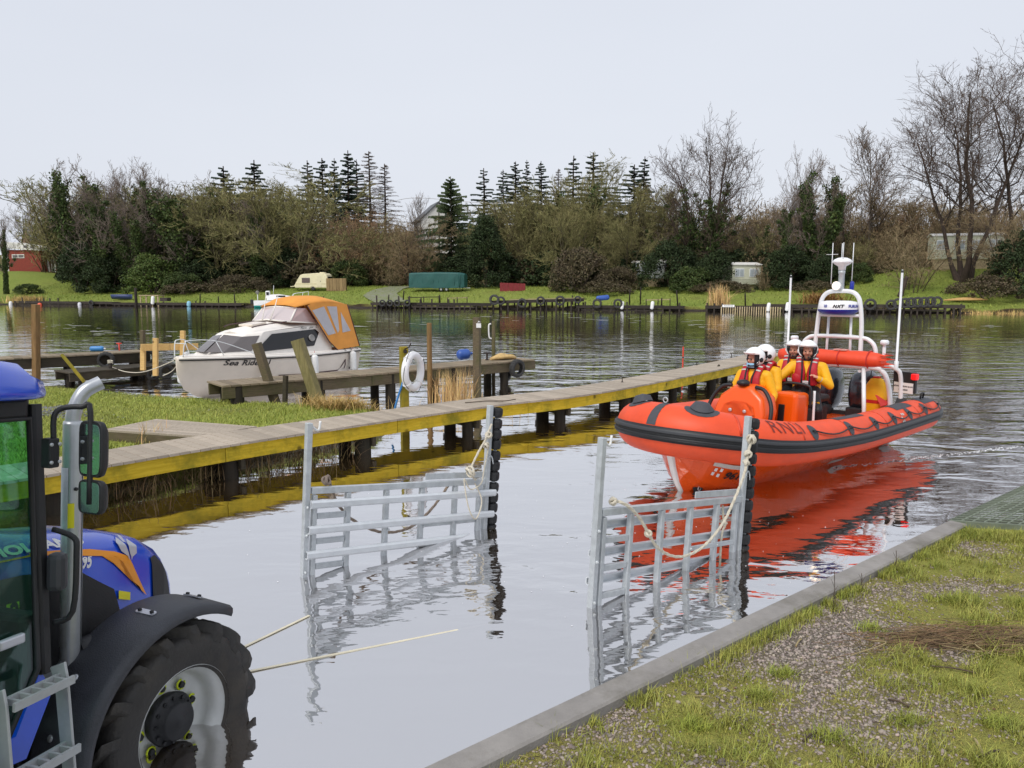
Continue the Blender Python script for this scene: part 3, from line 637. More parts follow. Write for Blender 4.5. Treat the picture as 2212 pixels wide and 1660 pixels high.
def thicket(seed, w, h, n0=14, twig='brown', wd=.075, dens=1.):
    """shrub of many thin stems rising from the ground"""
    g = np.random.default_rng(seed); a = g.uniform(0, 6.28, n0); r = w * .16 * np.sqrt(g.random(n0)); k = 6; s = np.linspace(0, 1, k); ou = g.uniform(.1, 1, n0) * w * .5; hh = h * np.sqrt(np.maximum(.15, 1 - (ou / w * 2 * .85) ** 2)) * g.uniform(.8, 1.05, n0)
    P = np.stack([(np.cos(a) * r)[:, None] + (np.cos(a) * ou)[:, None] * s ** 1.3, (np.sin(a) * r)[:, None] + (np.sin(a) * ou)[:, None] * s ** 1.3, hh[:, None] * s], -1) + np.cumsum(g.normal(0, h * .012, (n0, k, 3)), 1)
    R0 = np.linspace(.07, .02, k)[None].repeat(n0, 0); P2, R2 = grow(g, P, R0, int(6 * dens), .1, 1, .85, .42, 4, .08, .3, .4, .6); P3, R3 = grow(g, P2, np.maximum(R2, .016), 4, .1, 1, .8, .5, 2, .06, .2, .5, .6)
    return dict(trunk=mk('trunk', [prisms(P, R0, 4)], BARK['moss']), crown=mk('crown', [slivers(g, P2, .07), twigs(g, P2, 7, .05, .8, .45, wd, .05, .3), twigs(g, P3, 4, 0, .8, .6, wd, .05, .25)], TWIG[twig])), h
# kinds, each with a few shapes
KIND = {
 'open_a': bare_tree(1, 18, .30, l1=13, tw=7, t0=.3, a1=.75, up=.2, ratio=.46), 'open_b': bare_tree(2, 17, .27, 2, 3, l1=10, tw=6, t0=.28, a1=.8, up=.16, ratio=.46, bark='dark', twig='grey'),
 'moss_a': bare_tree(43, 11.5, .30, 3, 4.4, l1=9, l2=9, l3=7, tw=8, t0=.15, t1=.9, a1=.95, up=.06, bark='moss', twig='moss', ratio=.62, lowtw=True, wd=.055, fall=.25), 'moss_b': bare_tree(4, 11.5, .26, 4, 4.6, l1=8, l2=8, l3=7, tw=8, t0=.12, t1=.9, a1=.95, up=.05, bark='moss', twig='moss', ratio=.6, lowtw=True, wd=.055, fall=.25),
 'moss_ivy': bare_tree(5, 12.5, .32, 3, 4.4, l1=9, l2=9, l3=6, tw=8, t0=.18, t1=.9, a1=.95, up=.06, bark='moss', twig='moss', ratio=.58, ivy=8000, ivy_top=.78, lowtw=True, wd=.055, fall=.25),
 'ivy_a': bare_tree(6, 15, .30, 1, 0, l1=13, l2=8, l3=6, tw=6, t0=.25, a1=.8, up=.2, ratio=.4, ivy=9000, ivy_top=.85), 'ivy_b': bare_tree(7, 14, .30, 4, 3.6, l1=8, l2=7, l3=5, tw=6, t0=.15, a1=.85, up=.14, ratio=.42, ivy=17000, ivy_top=.95, ivy_leaf='ivy'),
 'brown_a': bare_tree(8, 11, .2, 5, 4.4, l1=8, l2=8, l3=6, tw=7, t0=.12, t1=.92, a1=.95, up=.05, bark='dark', twig='brown', ratio=.55, lowtw=True, wd=.05, fall=.25),
 'birch': bare_tree(9, 18, .16, 1, 0, l1=18, l2=8, l3=5, tw=5, t0=.2, a1=.5, up=.35, ratio=.28, bark='grey', twig='grey'),
 'ivy_big': bare_tree(10, 20, .40, 3, 4.2, l1=13, l2=9, l3=6, tw=5, t0=.2, a1=.78, up=.2, ratio=.46, bark='dark', twig='dark', ivy=13000, ivy_top=.55, wig=.3),
 'multi': bare_tree(12, 27, .40, 4, 5.6, l1=12, l2=9, l3=6, tw=4, t0=.34, a1=.75, up=.18, ratio=.42, bark='dark', twig='dark', lean=.10, wig=.5),
 'side': bare_tree(13, 27, .42, 2, 5.0, l1=13, l2=9, l3=6, tw=4, t0=.30, a1=.85, up=.12, ratio=.46, bark='dark', twig='dark', lean=.10, wig=.5),
 'moss_l': bare_tree(51, 11, .28, 3, 4.0, l1=8, l2=6, l3=4, tw=7, t0=.15, t1=.9, a1=.95, up=.05, bark='moss', twig='moss', ratio=.58, wd=.09, fall=.25), 'ivy_l': bare_tree(52, 13, .30, 3, 3.2, l1=7, l2=5, l3=3, tw=5, t0=.15, a1=.85, up=.14, ratio=.42, ivy=4500, ivy_top=.95, wd=.06),
 'spruce_a': spruce(20, 17, 2.9), 'spruce_b': spruce(21, 18, 2.4, dens=.9), 'spruce_c': spruce(22, 16, 3.6, dens=.9), 'spruce_d': spruce(66, 17, 3.8, dens=1.0), 'spruce_e': spruce(67, 15, 2.8, dens=.55), 'spruce_f': spruce(68, 18, 3.2, dens=.75), 'larch': spruce(23, 18, 3.4, bare=True, dens=1.3),
 'cedar': spruce(24, 15, 6.6, 'cedar', 2.6), 'cypress': leafy(25, 7, 6, 9.5, 17000, 'dark', .22, 130, .95, cone=.5),
 'bush_a': leafy(26, 6, 5, 4.2, 9000, 'bush', .17, 90, .7), 'bush_b': leafy(27, 7, 5, 5.0, 11000, 'dark', .18, 90, .75), 'bush_c': leafy(28, 5.5, 5, 3.6, 8000, 'ivy', .17, 80, .65), 'bramble': leafy(29, 6.5, 5, 3.6, 9000, 'bramble', .15, 80, .75), 'bramble_b': leafy(32, 8, 5, 2.2, 7000, 'bramble', .15, 80, .55),
 'bush_d': leafy(36, 7, 5, 5.0, 2600, 'dark', .34, 80, .75), 'bramble_d': leafy(37, 6.5, 5, 3.6, 2400, 'bramble', .28, 70, .75),
 'thick_a': thicket(30, 9, 7, 22, 'brown'), 'thick_b': thicket(31, 10, 8, 24, 'rust'), 'thick_m': thicket(33, 9, 8, 22, 'moss'), 'bushy': thicket(34, 9.5, 7.5, 11, 'brown', .05, dens=2.6),
}
def soften(k, ms):
    '''bring stray leaders of the round crowns down into the crown'''
    if not k.startswith(('moss', 'brown')): return
    me = ms['crown']; v = np.empty(len(me.vertices) * 3, np.float32); me.vertices.foreach_get('co', v); zc = float(np.percentile(v[2::3], 90))
    for pn in ('crown', 'trunk'):
        me = ms[pn]; v = np.empty(len(me.vertices) * 3, np.float32); me.vertices.foreach_get('co', v); z = v[2::3]; z[z > zc] = zc + (z[z > zc] - zc) * .42; v[2::3] = z; me.vertices.foreach_set('co', v); me.update()
for k, a in KIND.items(): soften(k, a[0])
def crown_top(ms, h):
    me = ms['crown']; v = np.empty(len(me.vertices) * 3, np.float32); me.vertices.foreach_get('co', v); return float(np.percentile(v[2::3], 99.5 if not ms.get('ivy') else 99.2))
KIND = {k: (a[0], crown_top(*a)) for k, a in KIND.items()}
def spot(px, t):
    a = (px - 1106) / FPX * math.cos(PITCH); Y = (94.5 + 1.044 * t) / (1 + .3 * a); X = a * Y
    return X, Y, float(far_z(np.array(X), np.array(Y)))
def lean_away(kind):
    me = KIND[kind][0]['crown']; v = np.empty(len(me.vertices) * 3, np.float32); me.vertices.foreach_get('co', v); v = v.reshape(-1, 3); return min(np.arange(0, 6.28, .2), key=lambda a: np.percentile(-(v[:, 0] * np.cos(a) - v[:, 1] * np.sin(a)), 99.8))
def plant(kind, px, top, t, name, label, cat, wide=1., group=None, sink=.15, rz=None):
    meshes, h = KIND[kind]; wide = wide * (1.8 if 'spruce' in kind or kind == 'larch' else 1); X, Y, z = spot(px, t); zt = PY(px, top, Y).z; s = max(.2, (zt - z) / h)
    o = thing(name, label, cat, (X, Y, z - sink), (0, 0, rng.uniform(0, 6.28) if rz is None else rz), group); o.scale = (s * wide, s * wide, s)
    for k, me in meshes.items(): link_mesh(k, me, o)
    return o
G_B = 'trees of the wood beyond the river'
T = [
 ('ivy_a', 12, 470, 5, 'bare_tree', 'slim ivy-clad tree at the far left beside the red building', 'tree', .6),
 ('open_b', 62, 424, 62, 'bare_tree', 'grey bare tree above the roof of the red building', 'tree', 1.1),
 ('thick_m', 118, 440, 34, 'bare_tree', 'mossy leaning tree between the red building and the tall ivy wood', 'tree', .8),
 ('ivy_b', 176, 350, 15, 'ivy_tree', 'tall ivy covered tree at the left end of the wood', 'tree', .9),
 ('ivy_a', 218, 398, 8, 'ivy_tree', 'dark ivy column in front of the grey bare tops on the left', 'tree', 1.1),
 ('open_a', 252, 352, 34, 'bare_tree', 'bare grey tree top left of the twin bare tops', 'tree', .9),
 ('open_b', 296, 358, 32, 'bare_tree', 'bare grey tree top in the middle of the left wood', 'tree', .85),
 ('ivy_a', 335, 354, 16, 'ivy_tree', 'bare topped tree with ivy trunk left of the green ivy mass', 'tree', .85),
 ('ivy_b', 290, 440, 10, 'ivy_tree', 'dark ivy tree under the bare tops in the left wood', 'tree', .95),
 ('ivy_b', 410, 384, 12, 'ivy_tree', 'bright green ivy covered tree mass left of the small blue spruce', 'tree', 1.15),
 ('spruce_a', 495, 357, 60, 'spruce_tree', 'single pointed spruce rising behind the left wood', 'tree', .9),
 ('moss_a', 478, 428, 14, 'mossy_tree', 'pale lichen covered tree below the single pointed spruce', 'tree', .9),
 ('spruce_c', 560, 356, 62, 'spruce_tree', 'dark spruce top just left of the big round mossy tree', 'tree', 1.0),
 ('moss_b', 622, 352, 13, 'mossy_tree', 'big round mossy tree with dark limbs above the cream caravan', 'tree', 1.15),
 ('ivy_a', 556, 430, 12, 'ivy_tree', 'lower ivy tree left of the big round mossy tree', 'tree', 1.0),
 ('spruce_a', 672, 352, 72, 'spruce_tree', 'leftmost spruce of the clump right of the big round mossy tree', 'tree', .9),
 ('spruce_b', 706, 350, 74, 'spruce_tree', 'second spruce from the left in the clump above the brown scrub', 'tree', 1.0),
 ('spruce_c', 730, 350, 70, 'spruce_tree', 'third spruce from the left in the clump above the brown scrub', 'tree', .9),
 ('spruce_b', 758, 334, 72, 'spruce_tree', 'tall dark spruce in the middle of the clump above the brown scrub', 'tree', 1.1),
 ('spruce_a', 776, 340, 76, 'spruce_tree', 'dark spruce directly left of the thin grey larch', 'tree', .8),
 ('larch', 802, 330, 72, 'larch_tree', 'tallest thin grey larch at the right of the spruce clump', 'tree', 1.0),
 ('larch', 836, 356, 74, 'larch_tree', 'smaller grey larch at the right end of the spruce clump', 'tree', 1.0),
 ('birch', 905, 418, 18, 'bare_tree', 'thin bare tree left of the grey house gable', 'tree', .9),
 ('brown_a', 890, 470, 16, 'bare_tree', 'brown spreading bare tree above the end of the track', 'tree', .8),
 ('cedar', 976, 384, 20, 'cedar_tree', 'broad dark cedar standing before the grey house gable', 'tree', 1.0),
 ('cypress', 1052, 466, 13, 'cypress_tree', 'dense dark cypress right of the green covered boat', 'tree', .9),
 ('spruce_a', 1046, 366, 80, 'spruce_tree', 'separate spruce just right of the cedar top', 'tree', .9),
 ('spruce_b', 1088, 372, 80, 'spruce_tree', 'first spruce of the long skyline row right of the cedar', 'tree', 1.1),
 ('spruce_b', 1112, 354, 78, 'spruce_tree', 'second spruce of the long skyline row right of the cedar', 'tree', 1.0),
 ('spruce_a', 1138, 350, 80, 'spruce_tree', 'third spruce of the long skyline row right of the cedar', 'tree', .9),
 ('spruce_c', 1168, 352, 78, 'spruce_tree', 'fourth spruce of the long skyline row right of the cedar', 'tree', .9),
 ('larch', 1204, 366, 80, 'larch_tree', 'greyish larch in the long skyline row right of the cedar', 'tree', .8),
 ('spruce_a', 1236, 338, 76, 'spruce_tree', 'tall spruce left of the topmost skyline spruce', 'tree', .9),
 ('spruce_b', 1276, 338, 76, 'spruce_tree', 'topmost skyline spruce behind the pale lichen trees', 'tree', 1.1),
 ('spruce_c', 1366, 352, 70, 'spruce_tree', 'left of the two broad spruces next to the tall bare tree', 'tree', 1.0),
 ('spruce_c', 1388, 342, 70, 'spruce_tree', 'right of the two broad spruces next to the tall bare tree', 'tree', 1.0),
 ('moss_b', 1162, 392, 24, 'mossy_tree', 'pale lichen tree right of the dense cypress', 'tree', 1.0),
 ('moss_ivy', 1268, 358, 30, 'mossy_tree', 'pale lichen tree with dark ivy patch under the topmost spruce', 'tree', .9),
 ('moss_a', 1225, 440, 14, 'mossy_tree', 'lower lichen tree above the reddish bramble dome', 'tree', .9),
 ('moss_a', 1390, 392, 24, 'mossy_tree', 'round lichen tree left of the tall bare ivy tree', 'tree', .9),
 ('moss_b', 1350, 450, 14, 'mossy_tree', 'tangled olive tree above the white cabin in the hedge', 'tree', .8),
 ('ivy_big', 1526, 268, 14, 'ivy_tree', 'tall bare tree with ivy covered trunk in the middle right', 'tree', 1.0),
 ('ivy_b', 1762, 352, 14, 'ivy_tree', 'dark ivy covered tree behind the lifeboat mast', 'tree', .9),
 ('open_b', 1722, 318, 18, 'bare_tree', 'bare crown left of the dark ivy tree by the mast', 'tree', .7),
 ('ivy_a', 1690, 420, 12, 'ivy_tree', 'shorter ivy tree left of the mast', 'tree', .9),
 ('birch', 1872, 272, 24, 'bare_tree', 'slender pale bare tree right of the dark ivy tree', 'tree', 1.3),
 ('brown_a', 1830, 400, 26, 'bare_tree', 'brown spreading tree under the slender pale bare tree', 'tree', 1.0),
 ('brown_a', 2010, 420, 30, 'bare_tree', 'brown round tree behind the big bare stems on the right', 'tree', 1.1),
 ('multi', 2082, 128, 12, 'bare_tree', 'great bare tree with several dark stems on the right', 'tree', 1.3),
 ('side', 2216, 118, 14, 'bare_tree', 'great bare tree cut off by the right edge of the picture', 'tree', 1.05),
 ('bushy', 1962, 478, 8, 'small_tree', 'low brown bushy tree with many stems on the right lawn', 'tree', .95),
 ('brown_a', 2170, 440, 8, 'bare_tree', 'thick brown bush tree before the right hand mobile home', 'tree', .7),
]
sprk = ['spruce_a', 'spruce_d', 'spruce_e', 'spruce_f', 'spruce_c', 'spruce_b']
for i, a in enumerate(T):
    if 'spruce' in a[0]: a = (sprk[i % 6], a[1], a[2] + rng.uniform(-5, 9)) + a[3:7] + (a[7] * rng.uniform(.85, 1.35),)
    plant(a[0], a[1], a[2], a[3] + (7 if a[3] < 30 and a[1] < 1880 else 3), a[4], a[5], a[6], a[7], G_B, rz=lean_away(a[0]) if a[1] < 200 else None)
Bsh = [
 ('bush_b', 178, 524, 9, 'dark evergreen bush at the left foot of the wood', 1.0), ('bush_b', 240, 540, 8, 'dark evergreen bush left of the round green laurel', 1.0), ('bush_a', 330, 548, 6, 'round green laurel bush at the foot of the left wood', 1.1),
 ('bush_b', 430, 560, 9, 'dark bush at the foot of the pale lichen tree', 1.2), ('bush_c', 395, 588, 5, 'low dark bush between laurel and bramble', 1.2), ('bramble', 520, 592, 6, 'long low bramble bush left of the cream caravan', 1.8),
 ('bush_c', 752, 560, 15, 'ivy bush directly behind the cream caravan', .9), ('bush_b', 620, 535, 14, 'dark evergreen under the big round mossy tree', 1.2), ('bush_b', 690, 545, 18, 'dark hollow bush right above the caravan roof', 1.0),
 ('thick_a', 850, 560, 13, 'brown leafless bush left of the green covered boat', .8), ('bush_b', 1000, 545, 16, 'dark undergrowth behind the green covered boat', 1.4), ('bramble', 1252, 534, 7, 'reddish bramble dome at the foot of the lichen trees', .9),
 ('bush_b', 1215, 585, 6, 'dark green shrub at the left foot of the bramble dome', .8), ('bramble', 1330, 575, 8, 'brown bramble right of the reddish dome', 1.0), ('bush_b', 1450, 520, 9, 'dark ivy bush at the left foot of the tall ivy tree', 1.0),
 ('bush_b', 1545, 540, 8, 'dark ivy bush at the right foot of the tall ivy tree', 1.0), ('bush_c', 1500, 575, 6, 'low ivy bush before the tall ivy tree', 1.2), ('bush_b', 1700, 530, 9, 'dark evergreen bush behind the left lifeboat aerial', 1.0),
 ('bush_b', 1785, 548, 8, 'dark evergreen bush behind the mast of the lifeboat', .9), ('bush_c', 1850, 566, 10, 'green bush between mast and right aerial', .9), ('thick_a', 1650, 560, 7, 'leafless bush before the cream mobile home', .6),
 ('bush_b', 2196, 500, 7, 'dark bush at the right edge of the picture', .9), ('bramble_b', 2130, 592, 6, 'pile of brown brush on the right lawn', 1.1), ('bush_c', 60, 612, 3, 'low dark hedge bush below the red building', 1.6),
 ('bramble_b', 420, 608, 5, 'low brown bramble behind the left lawn', 1.8), ('bramble_b', 1300, 604, 5, 'low bramble strip below the white cabin', 1.8), ('bramble_b', 1560, 604, 5, 'low bramble strip left of the cream mobile home', 1.6), ('bramble_b', 1760, 604, 6, 'low bramble strip behind the lifeboat mast', 1.8),
]
for k, px, top, t, lb_, wd in Bsh: plant(k, px, top, t + (8 if px < 1900 else 2), 'shrub' if 'bramble' not in k else 'bramble_bush', lb_, 'bush', wd, 'bushes at the foot of the wood')
# the brown scrub and far wood between the single trees: one mass
def mass(name, label, kinds, spots, part='crown'):
    vs, fs, mi, o, mats = [], [], [], 0, []
    for k, px, top, t, wd in spots:
        for pn in [q for q in ('trunk', 'crown', 'ivy') if q in KIND[k][0]]:
            me = KIND[k][0][pn]; h = KIND[k][1]; X, Y, z = spot(px, t); s = max(.2, (PY(px, top, Y).z - z) / h)
            v = np.empty(len(me.vertices) * 3, np.float32); me.vertices.foreach_get('co', v); v = v.reshape(-1, 3); f = np.empty(len(me.loops), np.int32); me.loops.foreach_get('vertex_index', f); f = f.reshape(-1, 3)
            a = rng.uniform(0, 6.28); q = v * np.array([s * wd, s * wd, s]); v = np.stack([q[:, 0] * math.cos(a) - q[:, 1] * math.sin(a) + X, q[:, 0] * math.sin(a) + q[:, 1] * math.cos(a) + Y, q[:, 2] + z - .2], 1)
            m = me.materials[0]
            if m not in mats: mats.append(m)
            vs.append(v); fs.append(f + o); mi.append(np.full(len(f), mats.index(m))); o += len(v)
    ob = link_mesh(name, np_mesh(name, np.concatenate(vs), np.concatenate(fs), mats, mi=np.concatenate(mi)))
    return tag(ob, label, 'wood', kind='stuff')
sp = []
for px in range(690, 900, 19): sp.append((rng.choice(['thick_b', 'thick_b', 'thick_a']), px + rng.uniform(-6, 6), 444 + rng.uniform(0, 26) + abs(px - 740) * .13, 40 + rng.uniform(0, 14), .8))
for px in range(700, 900, 18): sp.append((rng.choice(['thick_b', 'thick_a', 'thick_m']), px + rng.uniform(-6, 6), 490 + rng.uniform(0, 26), 24 + rng.uniform(0, 10), .9))
for px in range(112, 700, 30): sp.append((rng.choice(['thick_a', 'thick_m', 'thick_m']), px, 440 + rng.uniform(0, 50), 34 + rng.uniform(0, 16), .9))
for px in range(140, 640, 27): sp.append((rng.choice(['moss_l', 'moss_l', 'ivy_l', 'moss_l']), px, (388 if px < 360 else 400) + rng.uniform(0, 34), 26 + rng.uniform(0, 16), .8))
for px in (150, 262, 300, 362, 392, 440, 470, 590, 660): sp.append(('ivy_l', px, 405 + rng.uniform(0, 50), 24 + rng.uniform(0, 10), 1.05))
mass('scrub_wood', 'brown leafless scrub filling the left and middle of the wood', None, sp)
sp = []
for px in range(1100, 1480, 32): sp.append((rng.choice(['moss_l', 'moss_l', 'ivy_l']), px, 428 + rng.uniform(0, 34), 26 + rng.uniform(0, 14), .8))
for px in range(1080, 1600, 30): sp.append((rng.choice(['thick_m', 'thick_m', 'thick_a']), px, 440 + rng.uniform(0, 40), 34 + rng.uniform(0, 16), .9))
for px in range(1580, 1700, 14): sp.append(('thick_a', px, 430 + rng.uniform(0, 30), 30 + rng.uniform(0, 20), .8))
for px in range(1700, 2240, 20): sp.append((rng.choice(['thick_a', 'thick_b', 'thick_a']), px, 418 + rng.uniform(0, 40), 34 + rng.uniform(0, 20), .9))
for px in range(1590, 2240, 28): sp.append((rng.choice(['thick_a', 'thick_a', 'thick_m']), px, 480 + rng.uniform(0, 40), 22 + rng.uniform(0, 8), .8))
for px in (1195, 1300, 1340, 1430, 1640, 1700, 1800): sp.append(('ivy_l', px, 440 + rng.uniform(0, 50), 24 + rng.uniform(0, 10), .9))
mass('scrub_wood', 'brown leafless scrub filling the right side of the wood', None, sp)
sp = []
for px in list(range(165, 700, 26)) + list(range(1090, 1880, 28)) : sp.append((rng.choice(['bush_d', 'bush_d', 'bramble_d', 'bush_d']), px, 535 + rng.uniform(0, 36), 22 + rng.uniform(0, 6), 1.1))
for px in range(700, 1000, 30): sp.append((rng.choice(['bush_d', 'bramble_d']), px, 560 + rng.uniform(0, 26), 26 + rng.uniform(0, 6), 1.1))
mass('undergrowth', 'dark evergreen undergrowth beneath the trees of the wood', None, sp)
# ================================================================== piers, jetties, posts
def wood(name, c, c2, rough=.8, grain=(2, 40, 40), var=.22, algae=0., algc=S(70, 84, 26), bump=.5, knots=0.):
    """weathered timber: long grain, a shade of its own for each piece, optional algae and knots"""
    if name in MATS: return MATS[name]
    m = bpy.data.materials.new(name); m.use_nodes = True; N = m.node_tree.nodes; L = m.node_tree.links; b = N['Principled BSDF']; b.inputs['Roughness'].default_value = rough; b.inputs['Specular IOR Level'].default_value = .3
    tcn = N.new('ShaderNodeTexCoord'); oi = N.new('ShaderNodeObjectInfo'); ad = N.new('ShaderNodeVectorMath'); ad.operation = 'MULTIPLY_ADD'
    ad.inputs[1].default_value = (1, 1, 1); L.new(tcn.outputs['Object'], ad.inputs[0])
    cx = N.new('ShaderNodeCombineXYZ'); mu = N.new('ShaderNodeMath'); mu.operation = 'MULTIPLY'; mu.inputs[1].default_value = 37.; L.new(oi.outputs['Random'], mu.inputs[0]); L.new(mu.outputs[0], cx.inputs[0]); L.new(mu.outputs[0], cx.inputs[1]); L.new(cx.outputs[0], ad.inputs[2])
    mpn = N.new('ShaderNodeMapping'); mpn.inputs['Scale'].default_value = grain; L.new(ad.outputs[0], mpn.inputs[0])
    n1 = N.new('ShaderNodeTexNoise'); n1.inputs['Scale'].default_value = 1.2; n1.inputs['Detail'].default_value = 7; n1.inputs['Roughness'].default_value = .65; L.new(mpn.outputs[0], n1.inputs['Vector'])
    rp = N.new('ShaderNodeValToRGB'); rp.color_ramp.elements[0].position = .3; rp.color_ramp.elements[1].position = .7; rp.color_ramp.elements[0].color = (*c, 1); rp.color_ramp.elements[1].color = (*c2, 1); L.new(n1.outputs[0], rp.inputs[0]); out = rp.outputs[0]
    if algae:
        n2 = N.new('ShaderNodeTexNoise'); n2.inputs['Scale'].default_value = 2.2; n2.inputs['Detail'].default_value = 7; n2.inputs['Roughness'].default_value = .7; L.new(ad.outputs[0], n2.inputs['Vector'])
        r2 = N.new('ShaderNodeMapRange'); r2.inputs[1].default_value = .45; r2.inputs[2].default_value = .68; r2.inputs[4].default_value = algae; L.new(n2.outputs[0], r2.inputs[0])
        mm = N.new('ShaderNodeMix'); mm.data_type = 'RGBA'; L.new(r2.outputs[0], mm.inputs[0]); L.new(out, mm.inputs[6]); mm.inputs[7].default_value = (*algc, 1); out = mm.outputs[2]
    if knots:
        vo = N.new('ShaderNodeTexVoronoi'); vo.inputs['Scale'].default_value = knots; L.new(ad.outputs[0], vo.inputs['Vector'])
        r3 = N.new('ShaderNodeMapRange'); r3.inputs[1].default_value = .06; r3.inputs[2].default_value = .16; r3.inputs[3].default_value = .75; r3.inputs[4].default_value = 0; L.new(vo.outputs['Distance'], r3.inputs[0])
        mm = N.new('ShaderNodeMix'); mm.data_type = 'RGBA'; L.new(r3.outputs[0], mm.inputs[0]); L.new(out, mm.inputs[6]); mm.inputs[7].default_value = (*S(60, 46, 14), 1); out = mm.outputs[2]
    hs = N.new('ShaderNodeHueSaturation'); mr = N.new('ShaderNodeMapRange'); mr.inputs[3].default_value = 1 - var; mr.inputs[4].default_value = 1 + var; L.new(oi.outputs['Random'], mr.inputs[0]); L.new(mr.outputs[0], hs.inputs['Value']); L.new(out, hs.inputs['Color']); L.new(hs.outputs[0], b.inputs['Base Color'])
    bp = N.new('ShaderNodeBump'); bp.inputs['Strength'].default_value = bump; bp.inputs['Distance'].default_value = .006; L.new(n1.outputs[0], bp.inputs['Height']); L.new(bp.outputs[0], b.inputs['Normal'])
    MATS[name] = m; return m
W_deck = wood('deck_board', S(146, 134, 120), S(180, 168, 152), grain=(40, 2.5, 40), var=.16)
W_yel = wood('yellow_green_beam', S(186, 156, 26), S(216, 186, 54), grain=(2, 30, 30), var=.12, algae=.8, algc=S(112, 110, 28), knots=2.6)
W_pile = wood('tarred_pile', S(34, 29, 24), S(52, 45, 36), grain=(14, 14, 2), var=.2, algae=.4, algc=S(36, 40, 22))
W_old = wood('old_grey_timber', S(82, 72, 56), S(112, 100, 80), grain=(3, 40, 40), var=.18, algae=.7, algc=S(80, 84, 44))
W_olddeck = wood('old_deck_board', S(116, 103, 86), S(148, 133, 112), grain=(40, 3, 40), var=.2, algae=.4, algc=S(96, 96, 66))
W_dark = wood('dark_wet_timber', S(50, 44, 36), S(74, 66, 54), grain=(3, 30, 30), var=.25, algae=.4, algc=S(48, 52, 30))
W_post = wood('brown_post', S(104, 78, 48), S(142, 112, 74), grain=(20, 20, 2), var=.12, algae=.4, algc=S(96, 92, 52))
W_new = wood('fresh_timber', S(196, 158, 98), S(216, 182, 122), grain=(3, 24, 24), var=.06, knots=3.)
W_gpost = wood('green_yellow_post', S(138, 122, 34), S(164, 146, 52), grain=(20, 20, 2), var=.05, algae=.7, algc=S(92, 96, 34))
m_tyre = M('old_tyre_rubber', S(48, 48, 48), .75, var=.3, scale=9, bump=.4, bscale=60, dirt=.4, dirtc=S(92, 86, 74))
m_galv = M('galvanised_steel', S(190, 195, 198), .45, .35, var=.1, scale=14, bump=.06, bscale=60, dirt=.35, dirtc=S(140, 145, 148))
m_iron = M('rusty_iron', S(48, 40, 36), .7, .3, var=.3, scale=20)
m_white_pl = M('white_plastic', S(226, 226, 224), .4, var=.04, scale=8, dirt=.2, dirtc=S(170, 166, 150))
m_blue_pl = M('blue_plastic', S(46, 84, 160), .4, var=.12, scale=10, dirt=.2, dirtc=S(80, 100, 130))
m_rope = M('pale_rope', S(206, 198, 180), .85, var=.15, scale=40, bump=.6, bscale=160)

def plen(path): return [0] + list(np.cumsum([(path[i + 1] - path[i]).length for i in range(len(path) - 1)]))
def along(path, s):
    L_ = plen(path); s = min(max(s, 0), L_[-1]); i = max(0, min(len(path) - 2, int(np.searchsorted(L_, s, 'right')) - 1)); t = (s - L_[i]) / (L_[i + 1] - L_[i]); return path[i].lerp(path[i + 1], t)
def pier_frame(path, s, e=.5):
    d = along(path, s + e) - along(path, s - e); d.z = 0; d.normalize(); return along(path, s), d, Vector((-d.y, d.x, 0))
def deck(parent, path, width, pitch=.15, gap=.009, thick=.036, mat=None, name='plank', over=.0, s0=0, s1=None, rnd=.004):
    """boards laid across the way, each its own object over one shared shape"""
    me = MB().bar((-width / 2, 0, 0), (width / 2, 0, 0), pitch - gap, thick, ch=.004).mesh('plank', mat); tot = plen(path)[-1] if s1 is None else s1; n = int((tot - s0) / pitch); out = []
    for i in range(n):
        p, d, nn = pier_frame(path, s0 + (i + .5) * pitch); c = p + nn * (width / 2 - over + rng.uniform(-rnd, rnd)) + Vector((0, 0, -thick / 2 + rng.uniform(-.002, .002)))
        out.append(link_mesh(name, me, parent, c, (0, 0, math.atan2(nn.y, nn.x) + rng.uniform(-.004, .004))))
    return out
def pile(parent, p, r, z0, z1, mat=W_pile, name='pile'):
    prof = [(r * 1.02, z0), (r, (z0 + z1) / 2), (r * .97, z1 - .02), (r * .9, z1), (0.001, z1)]
    return MB().lathe(prof, (0, 0, 0), n=14).build(name, mat, parent, (p.x, p.y, 0))
# ---- the main pier with its yellow edge beams
DZ = .56
front = [PZ(*q, DZ) for q in ((-60, 1050), (193, 1010), (585, 946), (1045, 878), (1316, 844), (1607, 786), (1693, 763))]
front = [Vector(p) for p in smooth_path(front, 5)]
PW = .98
pier = thing('timber_pier', 'long timber walkway with yellow edge beams running out into the river', 'pier')
deck(pier, front, PW, .15, .008, .036, W_deck, over=.03)
TOT = plen(front)[-1]
s = 0; k = 0
while s < TOT - .4:
    e = min(s + 3.1, TOT)
    for off, nm in ((.035, 'edge_beam'), (PW - .09, 'edge_beam')):
        pts = [along(front, s + (e - s) * q / 6) for q in range(7)]; sec = []
        for q, p in enumerate(pts):
            _, d, nn = pier_frame(front, s + (e - s) * q / 6, .2); g_ = .004 if q == 0 else (-.004 if q == 6 else 0)
            b = p + nn * off + d * g_; sec.append([b + Vector((0, 0, -.04)), b + nn * .055 + Vector((0, 0, -.04)), b + nn * .055 + Vector((0, 0, -.265)), b + Vector((0, 0, -.265))])
        c0 = sec[0][0].copy(); rz = math.atan2((pts[-1] - pts[0]).y, (pts[-1] - pts[0]).x); mi_ = Matrix.Rotation(-rz, 3, 'Z')
        MB().loft([[mi_ @ (v - c0) for v in q] for q in sec], smooth=False).build(nm, W_yel, pier, c0, (0, 0, rz), bevel=.006, seg=1)
    s = e
p, d, nn = pier_frame(front, TOT, .3)
